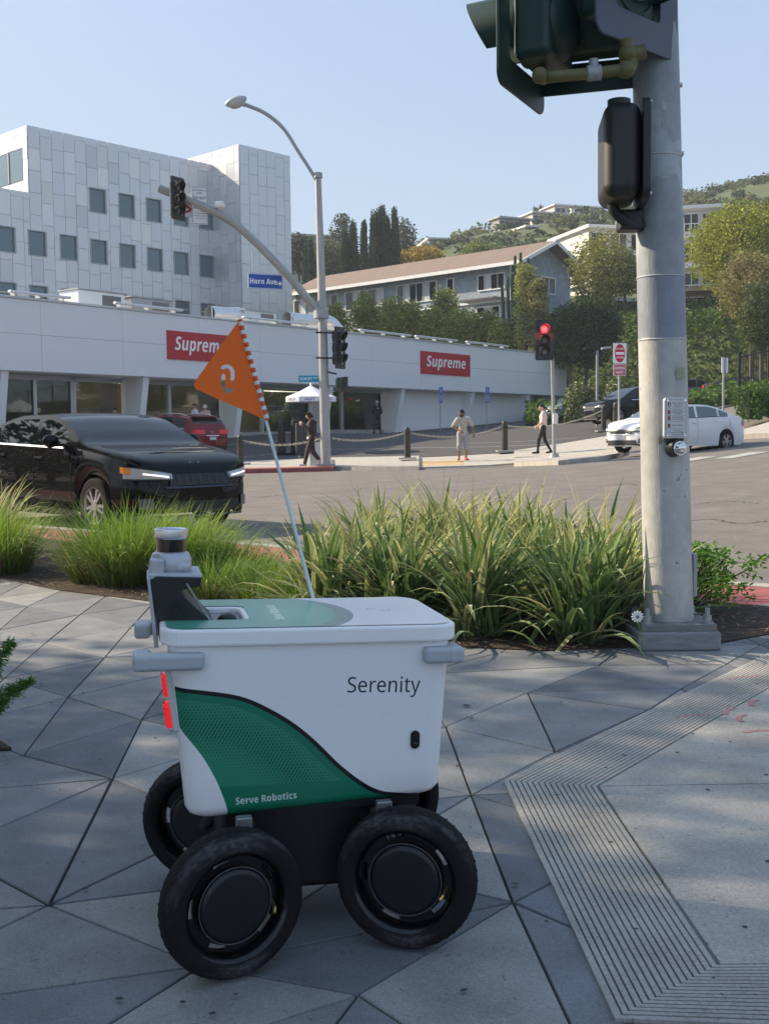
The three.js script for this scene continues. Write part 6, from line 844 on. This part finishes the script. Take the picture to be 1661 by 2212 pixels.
{ // variegated strap leaf clumps
  const spots = []; const B = [[.12, 5.55], [.5, 5.3], [.86, 5.2], [-.3, 5.85], [.1, 6.05], [.55, 5.75], [.98, 5.6], [-.15, 6.5], [.35, 6.3], [.8, 6.1], [1.25, 5.75], [0, 7.0], [.5, 6.75], [.98, 6.5], [1.4, 6.2], [-.1, 7.5], [.4, 7.3], [.85, 7.0], [1.3, 6.7], [1.0, 5.28], [-.05, 5.62], [.3, 7.8], [.7, 7.5], [1.05, 5.95]];
  B.forEach(([x, d], i) => spots.push([x + rr(-.06, .06), d + rr(-.06, .06), 1]));
  [[-3.6, 8.9], [-3.25, 9.2], [-3.9, 9.4], [-3.5, 9.7]].forEach(p => spots.push([...p, 1.0]));
  spots.forEach(([x, d, s], n) => {
    const t = thing('strap_leaf_plant', n >= B.length ? 'pale striped strap leaf plant at the far end of the bed by the black sedan' : 'striped strap leaf plant in the bed between the robot and the big pole', 'plant', [x, bedY(x, d) - .02, -d], 0, n >= B.length ? 'strap leaf plants by the sedan' : 'strap leaf plants in the near bed');
    const tall = (d > 6.2 ? 1.12 : .95) * rr(.88, 1.12) * s, pale = d > 6.3 ? .72 : d > 5.7 ? .4 : .16, wide = d > 6 ? 1 : 1.3;
    mesh('leaves', blades(130, i => { const p = rnd() < pale, k = rr(.7, 1.25), dead = rnd() < .025; return { p: [rr(-.09, .09), 0, rr(-.09, .09)], dir: rr(0, 6.283), len: rr(.36, .74) * tall * .95, w: rr(.009, .02) * wide, lean: rnd() < .25 ? rr(.5, 1.2) : rr(.03, .5), curl: rr(.3, 1.9) * (rnd() < .25 ? 1.5 : 1), tw: rr(-.8, .8), seg: 6, c0: dead ? [.3, .22, .1] : [.05 * k, .1 * k, .025 * k], c1: dead ? [.35, .26, .13] : p ? [.36 * k, .4 * k, .1 * k] : [.11 * k, .19 * k, .045 * k], edge: dead ? [.4, .32, .17] : p ? [.62, .6, .32] : [.2, .28, .1] }; }), bladeM, t);
    if (n % 4 === 0) mesh('flower_stalk', blades(3, i => ({ p: [0, 0, 0], dir: rr(0, 6.28), len: rr(.65, .82) * tall, w: .0016, lean: rr(.1, .45), curl: .6, seg: 6, c0: [.1, .1, .04], c1: [.2, .15, .09] })), grassM, t);
  });
}
{ // fine tufted grasses
  const list = [[-1.92, 7.5, 1.05], [-1.7, 7.3, 1.15], [-1.42, 7.35, 1.05], [-2.8, 8.05, 1.1], [-2.95, 8.2, 1.0], [-1.75, 7.8, 1.05], [-1.25, 7.65, .95], [-3.05, 8.5, 1], [-1.5, 7.95, .95], [-1.05, 6.75, .6], [-.72, 6.45, .5], [-.45, 6.2, .5], [-.85, 6.95, .55], [-.55, 6.7, .6], [-.25, 6.35, .6], [-.95, 7.4, .6]];
  list.forEach(([x, d, s], n) => {
    const t = thing('grass_tuft', s > .8 ? 'tall fine green grass tuft along the bed left of the sensor mast' : 'short fine grass tuft right behind the robot lid', 'grass', [x, bedY(x, d) - .01, -d], 0, s > .8 ? 'tall grass tufts' : 'short grass tufts');
    mesh('blades', blades(s > .8 ? 800 : 520, i => { const k = rr(.65, 1.35), old = rnd() < .2, r = .2 * Math.sqrt(rnd()), a = rr(0, 6.283); return { p: [r * Math.cos(a), 0, r * Math.sin(a)], dir: a + rr(-.7, .7), len: rr(.3, .62) * s * (old ? .6 : 1), w: rr(.0018, .004), lean: rr(0, .45) + r * 1.4, curl: rr(.4, 2.1), tw: rr(-.6, .6), seg: 5, c0: old ? [.2, .13, .07] : [.1 * k, .15 * k, .03 * k], c1: old ? [.34, .25, .13] : [.25 * k, .38 * k, .05 * k] }; }), grassM, t);
  });
  // mulch and dry litter
  const g = blades(1800, i => { let x, d; do { x = rr(-5, 2.6); d = rr(4.9, 9.5); } while (!inPoly([x, d], bedPoly)); return { p: [x, bedY(x, d) + .006, -d], dir: rr(0, 6.28), len: rr(.03, .1), w: rr(.002, .005), lean: 1.45, curl: .2, seg: 2, c0: [.2, .13, .08], c1: [.26, .18, .1] }; });
  const m = mesh('leaf_litter', g, grassM); tagO(m, 'dry brown leaf litter over the bed soil', 'litter', null, 'stuff');
}
// leafy shrub by the pole, fern at the left edge, daisy
function leafGeo(n, f) { const v = [], c = [], ix = [], q = new THREE.Quaternion(), A = V(), Bv = V(); for (let i = 0; i < n; i++) { const l = f(i); q.setFromEuler(new THREE.Euler(l.rx ?? rr(-1.2, 1.2), rr(0, 6.28), l.rz ?? rr(-1.2, 1.2))); const b = v.length / 3; for (const [a, e, h] of [[0, 0, 0], [.5, .45, .1], [0, 1, 0], [-.5, .45, .1]]) { A.set(a * l.w, h * l.w, e * l.l).applyQuaternion(q); v.push(l.p[0] + A.x, l.p[1] + A.y, l.p[2] + A.z); c.push(...l.c); } ix.push(b, b + 1, b + 2, b, b + 2, b + 3); } const g = polyMesh(v, ix); g.setAttribute('color', new THREE.Float32BufferAttribute(c, 3)); return g; }
{
  const p = flat(1548, 1345), t = thing('leafy_shrub', 'small bright green leafy shrub right of the big pole', 'shrub', [p.x - .06, 0, p.z - .35]);
  const st = []; const tips = []; for (let i = 0; i < 60; i++) { const a = rr(0, 6.28), r = rr(.02, .34), h = rr(.1, .36), tip = V(r * Math.cos(a) * 1.1, h, r * Math.sin(a) * .9); tips.push(tip); if (i < 26) st.push(tube([V(0, 0, 0), V(tip.x * .5, h * .6, tip.z * .5), tip], .004, 5, 5)); }
  mesh('stems', st, mat([.1, .07, .04], .9), t); mesh('leaves', leafGeo(2600, i => { const q = tips[i % 60], k = rr(.7, 1.3); return { p: [q.x + rr(-.05, .05), q.y + rr(-.05, .04), q.z + rr(-.05, .05)], w: .014, l: .036, c: [.12 * k, .26 * k, .03 * k] }; }), leafM, t);
  const f = thing('foxtail_fern', 'plume like green fern fronds growing from a gap in paving', 'fern', V(...flat(-62, 1612).toArray()));
  for (let k = 0; k < 7; k++) { const tip = [[.15, .34, .02], [.2, .21, .0], [.13, .16, .05], [.05, .34, -.1], [-.1, .3, 0], [.03, .12, .1], [-.15, .2, .1]][k], cv = new THREE.CatmullRomCurve3([V(0, 0, 0), V(tip[0] * .4, tip[1] * .65, tip[2] * .4), V(...tip)]); const fr = mesh('frond', tube([0, .25, .5, .75, 1].map(u => cv.getPoint(u)), .004, 12, 5), mat([.1, .16, .04], .8), f); mesh('needles', leafGeo(1500, i => { const u = .12 + .88 * (i / 1500), q = cv.getPoint(u), r = .022 * Math.sin(Math.PI * Math.pow(u, .7) * .96) + .005, kk = rr(.7, 1.3); return { p: [q.x + rr(-r, r), q.y + rr(-r, r), q.z + rr(-r, r)], w: .004, l: .02, c: [.08 * kk, .19 * kk, .025 * kk] }; }), leafM, fr); }
  mesh('soil_patch', tf(ext([[-.3, -.1], [.15, -.06], [.06, .06], [-.3, .12]], .008), 0, .003, 0, -Math.PI / 2, 0, 0), M.soil, f);
  const dp = at(1376, 1332, 4.78), dy = thing('daisy', 'single white daisy beside the pole footing', 'flower', [dp.x, 0, dp.z]), hh = dp.y; mesh('stem', tube([V(.04, 0, -.06), V(.02, hh * .5, -.02), V(0, hh, 0)], .0025, 8, 5), mat([.1, .2, .05], .8), dy); mesh('petals', Array.from({ length: 12 }, (_, i) => { const a = i / 12 * 6.283; return tf(new THREE.SphereGeometry(.012, 8, 6), .015 * Math.cos(a), hh + .015 * Math.sin(a), .004, 0, 0, a, [1, .42, .15]); }), M.white, dy); mesh('centre', tf(new THREE.SphereGeometry(.007, 10, 8), 0, hh, .007), mat([.15, .12, .2], .8), dy);
}
// trees: trunk, limbs and a crown of leaf faces spread in clumps
function tree(name, label, group, base, o) {
  const t = thing(name, label, 'tree', base, 0, group), H = o.h, r = o.r, cy = o.cy ?? H * .62, ry = o.ry ?? H * .4, clumps = [];
  const limbs = [tube([V(0, 0, 0), V(rr(-.1, .1) * H * .3, H * .25, 0), V(rr(-.1, .1) * r, cy - ry * .2, rr(-.1, .1) * r), V(0, cy + ry * .5, 0)], o.tr || .02 * H, 10, 7)];
  for (let i = 0; i < o.n; i++) { const u = rr(-1, 1), a = rr(0, 6.283), q = Math.sqrt(1 - u * u), s = .55 + .45 * Math.sqrt(rnd()), f = o.taper ? (1 - o.taper * (u * .5 + .5)) : 1; const c = V(q * Math.cos(a) * r * s * f, cy + u * ry * s, q * Math.sin(a) * r * s * f); clumps.push(c); if (i % 5 === 0) limbs.push(tube([V(0, cy - ry * .5, 0), V(c.x * .5, lerp(cy - ry * .4, c.y, .6), c.z * .5), c], .006 * H * .6, 6, 5)); }
  mesh('trunk', limbs, o.bark || mat([.12, .09, .065], .95), t);
  const lf = o.leaf || .2, per = o.per || 26, cs = o.cs || r * .3;
  mesh('crown', leafGeo(o.n * per, i => { const c = clumps[Math.floor(i / per)], k = rr(.6, 1.35) * (.85 + .3 * HN[(Math.floor(i / per) * 31) & 65535]), d = V(rr(-1, 1), rr(-1, 1), rr(-1, 1)); if (d.length() > 1) d.normalize(); return { p: [c.x + d.x * cs, c.y + d.y * cs * (o.sy || .8), c.z + d.z * cs], w: lf * rr(.6, 1.1), l: lf * 1.7 * rr(.6, 1.1), rx: o.up ? rr(-2, -1.1) : undefined, c: [o.c[0] * k, o.c[1] * k, o.c[2] * k] }; }), leafM, t);
  return t;
}
const treeAt = (name, label, group, px, pyTop, pyBot, d, rpx, o) => { const top = at(px, pyTop, d), bot = at(px, pyBot, d), gy = landY(top.x, d) - .3, H = top.y - gy, vis = top.y - bot.y, r = rpx * d / FOC; return tree(name, label, group, V(top.x, gy, top.z), { h: H, r: r * .86, cy: H - vis / 2, ry: vis / 2 * .9, ...o }); };
// cypress row
[[662, 525, 610, 150, 9], [671, 520, 612, 149, 7], [745, 500, 610, 140, 12], [763, 478, 608, 140, 14], [786, 476, 605, 141, 9], [806, 456, 602, 140, 11], [817, 448, 600, 141, 11], [826, 436, 598, 142, 9], [836, 462, 598, 140, 10], [852, 447, 595, 140, 13]].forEach(a => treeAt('cypress_tree', 'tall slim dark cypress behind the brown roofed apartments', 'dark cypresses', a[0], a[1], a[2] + 14, a[3], a[4] * 1.05, { n: 170, per: 30, taper: .88, leaf: .15, cs: .32, sy: 3.4, c: [.04, .07, .028], up: 1 }));
// hedge trees between shop roof and apartments
[[725, 655, 740, 88, 20], [790, 632, 745, 86, 32], [850, 640, 748, 85, 30], [885, 648, 748, 84, 28], [960, 615, 745, 88, 24], [935, 665, 752, 83, 28], [1000, 665, 758, 84, 32], [1050, 672, 765, 84, 30], [1085, 690, 768, 82, 22]].forEach((a, i) => treeAt('hedge_tree', 'bushy olive green tree above the shop roof edge', 'hedge trees above the shop roof', a[0], a[1], a[2] + 22, a[3], a[4], { n: 130, per: 34, leaf: .15, cs: .62, c: i % 2 ? [.24, .27, .055] : [.29, .31, .075] }));
treeAt('ivy_column', 'ivy covered leaning trunk with pale yellow green leaves before the gable', null, 1135, 560, 770, 80, 26, { n: 120, per: 34, leaf: .15, cs: .55, taper: .4, c: [.32, .34, .1] });
treeAt('ivy_column', 'second shaggy ivy trunk right beside the gable corner', null, 1160, 590, 760, 79, 17, { n: 80, per: 34, leaf: .15, cs: .5, taper: .3, c: [.27, .26, .1] });
{ const b = at(1120, 700, 82); b.y = landY(b.x, 82); const t = thing('cactus', 'tall dark columnar cactus rising over the ivy trunk', 'cactus', b); for (const [px, py] of [[1105, 575], [1112, 555], [1124, 548], [1096, 600], [1140, 560], [1178, 605], [1084, 620]]) { const q = at(px, py, 82).sub(b), g = rod(V(q.x * .6, 0, 0), V(q.x, q.y, 0), .16, .11, 8); mesh('arm', [g, tf(new THREE.SphereGeometry(.11, 8, 6), q.x, q.y, 0)], mat([.04, .06, .035], .8), t); } }
// trees on the right
treeAt('broadleaf_tree', 'big rounded yellow green tree behind the brown shed', null, 1600, 440, 640, 84, 115, { n: 420, per: 40, leaf: .17, cs: .95, c: [.32, .35, .055] });
treeAt('broadleaf_tree', 'greyish brown leaved tree over the brown shed', null, 1625, 540, 700, 74, 75, { n: 260, per: 38, leaf: .13, cs: .7, c: [.28, .25, .1] });
treeAt('broadleaf_tree', 'loose olive tree in front of the white block', null, 1295, 495, 670, 92, 70, { n: 230, per: 32, leaf: .16, cs: .8, c: [.27, .28, .08] });
treeAt('broadleaf_tree', 'airy light green tree left of the big pole', null, 1345, 540, 640, 90, 42, { n: 120, per: 32, leaf: .15, cs: .7, c: [.21, .22, .07] });
treeAt('broadleaf_tree', 'dark dense tree between gable and white cottage', null, 1275, 640, 790, 80, 60, { n: 240, per: 38, leaf: .16, cs: .8, c: [.05, .085, .03] });
treeAt('broadleaf_tree', 'dark low tree behind the red signal', null, 1225, 660, 790, 79, 36, { n: 130, per: 36, leaf: .15, cs: .7, c: [.055, .09, .03] });
treeAt('broadleaf_tree', 'dark tree at the right frame edge by the bank', null, 1650, 610, 760, 70, 50, { n: 170, per: 36, leaf: .15, cs: .7, c: [.1, .13, .04] });
treeAt('broadleaf_tree', 'orange tinged round tree right of the cypresses', null, 915, 540, 600, 150, 44, { n: 150, per: 34, leaf: .28, cs: 1.2, c: [.4, .28, .05] });
treeAt('broadleaf_tree', 'small orange tinged tree touching the last cypress', null, 872, 548, 590, 150, 16, { n: 60, per: 30, leaf: .25, cs: .9, c: [.36, .26, .05] });
treeAt('broadleaf_tree', 'bright lime tree above the brown roof ridge', null, 1028, 528, 570, 160, 26, { n: 80, per: 30, leaf: .28, cs: 1.0, c: [.2, .24, .05] });
treeAt('broadleaf_tree', 'pale green tree mass left of the cypresses', null, 705, 520, 620, 160, 45, { n: 160, per: 32, leaf: .3, cs: 1.5, c: [.13, .15, .06] });
treeAt('broadleaf_tree', 'thin dark tree touching the metal tower', null, 645, 505, 590, 165, 18, { n: 60, per: 28, leaf: .3, cs: 1.0, c: [.05, .06, .035] });
treeAt('broadleaf_tree', 'open crowned tree rising behind the first cypresses', null, 742, 458, 560, 175, 26, { n: 60, per: 26, leaf: .3, cs: 1.0, c: [.06, .075, .04] });
treeAt('broadleaf_tree', 'feathery tree rising behind the last cypress', null, 872, 470, 560, 175, 20, { n: 60, per: 26, leaf: .3, cs: 1.1, c: [.1, .115, .06] });
// far hill scrub and trees
[[1028, 497, 530, 245, 15], [1148, 483, 500, 260, 12], [1070, 515, 540, 250, 16], [1170, 500, 520, 262, 18], [1245, 455, 480, 285, 9], [1200, 505, 530, 255, 14], [1300, 470, 500, 285, 22], [1350, 480, 510, 285, 25], [1490, 432, 470, 315, 22], [1530, 470, 500, 290, 18], [1480, 480, 530, 280, 24], [1540, 490, 530, 270, 20], [1280, 460, 490, 290, 18], [1120, 530, 560, 225, 12], [1180, 525, 560, 235, 16], [1370, 505, 560, 230, 30], [1500, 520, 570, 220, 30], [1255, 515, 545, 240, 16], [990, 545, 570, 230, 14], [1330, 520, 560, 225, 22], [1450, 520, 560, 230, 24]].forEach((a, i) => treeAt('hill_tree', 'rounded scrubby tree among the houses on the far hill', 'far hill trees', a[0], a[1], a[2], a[3], a[4], { n: 90, per: 26, leaf: .42, cs: 1.4, c: i % 3 ? [.12, .14, .06] : [.2, .2, .09] }));
function palm(px, py, d, cr, label) { const top = at(px, py, d), gy = landY(top.x, d) - 1, h = top.y - gy, t = thing('palm_tree', label, 'tree', V(top.x, gy, top.z), 0, 'palm trees on the far hill'); mesh('trunk', tube([V(0, 0, 0), V(.2, h * .5, 0), V(0, h, 0)], .18, 10, 7), mat([.16, .13, .1], .95), t); mesh('crown', blades(46, i => ({ p: [0, h, 0], dir: rr(0, 6.28), len: cr * rr(.7, 1.1), w: cr * .09, lean: rr(.2, 1.9), curl: rr(.4, 1.4), seg: 5, c0: [.05, .07, .025], c1: [.08, .1, .04] })), grassM, t); }
palm(1156, 456, 280, 1.5, 'left palm of the three tall palms on the skyline'); palm(1162, 457, 281, 1.5, 'middle palm of the three tall palms on the skyline'); palm(1169, 453, 279, 1.6, 'right palm of the three tall palms on the skyline'); palm(1087, 493, 250, 1.0, 'small lone palm over the grey block'); palm(1240, 492, 240, 2.6, 'bushy palm in front of the white terrace house'); palm(1282, 460, 285, 1.6, 'short palm right of the flat roofed house'); palm(1268, 470, 285, 1.5, 'small palm beside the upper flat roofed house');
{ // scrub over the far hill, one mass
  const cl = []; for (let i = 0; i < 900; i++) { const d = rr(125, 330), x = rr(-.05, .5) * d; cl.push([x, d, rr(.5, 1.5) * (rnd() < .15 ? 1.8 : 1), rr(.6, 1.4), rnd() < .35]); }
  const m = mesh('hill_scrub', leafGeo(900 * 42, i => { const c = cl[i % 900], a = rr(0, 6.28), r = c[2] * Math.sqrt(rnd()), k = c[3] * rr(.7, 1.3); return { p: [c[0] + r * Math.cos(a), landY(c[0], c[1]) + .2 + rnd() * c[2] * .9, -(c[1] + r * Math.sin(a))], w: .5, l: .8, c: c[4] ? [.17 * k, .17 * k, .075 * k] : [.085 * k, .11 * k, .045 * k] }; }), leafM); tagO(m, 'low scrub and brush covering the far hillside', 'scrub', null, 'stuff');
}
{ // ivy on the bank, one mass
  const m = mesh('bank_ivy', leafGeo(70000, i => { const d = 60 + 34 * rnd(), x = rr(.13, .5) * d, k = rr(.5, 1.4) * (.7 + .6 * fbm(x / 90, d / 90, 30, 3)); return { p: [x, landY(x, d) + rr(0, 1.1) * (.4 + fbm(x / 60, d / 60, 40, 2)), -d], w: .2, l: .33, c: [.1 * k, .17 * k, .035 * k] }; }), leafM); tagO(m, 'dense green ivy covering the bank right of the shop', 'ivy', null, 'stuff');
  // flowering shrubs and clipped hedge along the uphill sidewalk
  [[1245, 850, 60, 22], [1285, 838, 60, 20], [1330, 835, 58, 20], [1365, 838, 58, 14]].forEach(([px, py, d, rp], i) => { const c = at(px, py, d), y = landY(c.x, d), t = thing('flowering_shrub', 'shrub with pale blossoms at the foot of the green bank', 'shrub', V(c.x, y, c.z), 0, 'blossoming shrubs below the bank'), r = rp * d / FOC * 1.3, h = Math.max(1.2, c.y - y + r); mesh('leaves', leafGeo(2600, k => { const a = rr(0, 6.28), u = rnd(), q = r * Math.sqrt(rnd()), kk = rr(.6, 1.3), fl = rnd() < .16; return { p: [q * Math.cos(a), h * u * Math.sqrt(1 - (q / r) ** 2 * .8), q * Math.sin(a)], w: .1, l: .17, c: fl ? [.6, .58, .5] : [.14 * kk, .19 * kk, .05 * kk] }; }), leafM, t); mesh('stem', rod(V(0, -.2, 0), V(0, h * .6, 0), .05), M.soil, t); });
  const A = [13.4, 40.0], B = [31, 57]; const t = thing('clipped_hedge', 'long clipped green hedge above the uphill sidewalk', 'hedge', [A[0], G(...A), -A[1]]);
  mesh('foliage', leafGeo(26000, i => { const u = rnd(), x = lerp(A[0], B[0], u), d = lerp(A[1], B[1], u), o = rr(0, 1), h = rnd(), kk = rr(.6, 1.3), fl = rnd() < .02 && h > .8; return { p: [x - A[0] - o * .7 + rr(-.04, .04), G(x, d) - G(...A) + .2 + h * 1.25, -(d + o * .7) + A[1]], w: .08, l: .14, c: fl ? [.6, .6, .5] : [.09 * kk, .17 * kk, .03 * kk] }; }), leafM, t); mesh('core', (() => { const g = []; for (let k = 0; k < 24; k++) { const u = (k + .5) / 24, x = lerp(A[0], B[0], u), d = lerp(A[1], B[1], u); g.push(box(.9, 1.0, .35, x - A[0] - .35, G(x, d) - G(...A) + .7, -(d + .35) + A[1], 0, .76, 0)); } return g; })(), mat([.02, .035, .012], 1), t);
  const f = thing('iron_fence', 'dark iron picket fence behind the clipped hedge', 'fence', [0, 0, 0]); const C = [14, 44], E = [36, 64]; const fp = u => { const x = lerp(C[0], E[0], u), d = lerp(C[1], E[1], u); return V(x, landY(x, d) + .4 + 1.2 * u, -d); };
  for (let k = 0; k < 14; k++) { const p = fp(k / 13); mesh('post', box(.1, 2.3, .1, p.x, p.y + 1.1, p.z), M.black, f); } for (const y of [.5, 2.05]) mesh('rail', Array.from({ length: 13 }, (_, k) => rod(fp(k / 13).add(V(0, y, 0)), fp((k + 1) / 13).add(V(0, y, 0)), .03, .03, 6)), M.black, f); for (let k = 0; k < 150; k++) { const p = fp((k + .5) / 150); mesh('picket', box(.025, 1.9, .025, p.x, p.y + 1.15, p.z), M.black, f); }
}
{ // street trees left of the frame: they shade the plaza
  const S = [[-7.3, 5.1, 8.4], [-7.4, 2.6, 8.8], [-7.8, .2, 8.6], [-8.2, -2.8, 8.6], [-11.2, 5.2, 10.4]];
  S.forEach(([x, d, h], i) => tree('plaza_tree', 'leafy street tree shading the plaza beside the bed', 'street trees shading the plaza', V(x, 0, -d), { h, r: 2.5, cy: h * .56, ry: h * .38, n: 215, per: 50, leaf: .12, cs: .62, c: [.06, .1, .025], tr: .13 }));
}
{ // low street trees up the road on the left, outside the frame: the dark shapes mirrored in the sedan
  [[-15.5, 17.5], [-18, 14.5], [-17.5, 21.5], [-21, 18.5]].forEach(([x, d]) => tree('kerb_tree', 'low dark street tree up the road beyond the sedan', 'street trees up the road', V(x, G(x, d), -d), { h: 5, r: 2.1, cy: 2.8, ry: 2.1, n: 90, per: 40, leaf: .16, cs: .7, c: [.05, .08, .025], tr: .12 }));
}
{ // across the side street, mirrored in the shop panes
  const t = thing('roadside_wall', 'long white wall with hedge along the uphill street', 'wall', [40, 0, -62], -.9); mesh('wall', wallUV(box(34, 3.2, .4, 0, 3.6, 0), .3), mat([.72, .7, .64], .85, 0, { map: grain }), t); mesh('coping', box(34.2, .15, .6, 0, 5.25, 0), M.concrete, t); mesh('hedge', leafGeo(5000, () => ({ p: [rr(-17, 17), 5.3 + rr(0, 2.4), rr(-.8, .4)], w: .3, l: .5, c: [.07 * rr(.6, 1.3), .11, .03] })), leafM, t);
}
renderer.render(scene, camera);
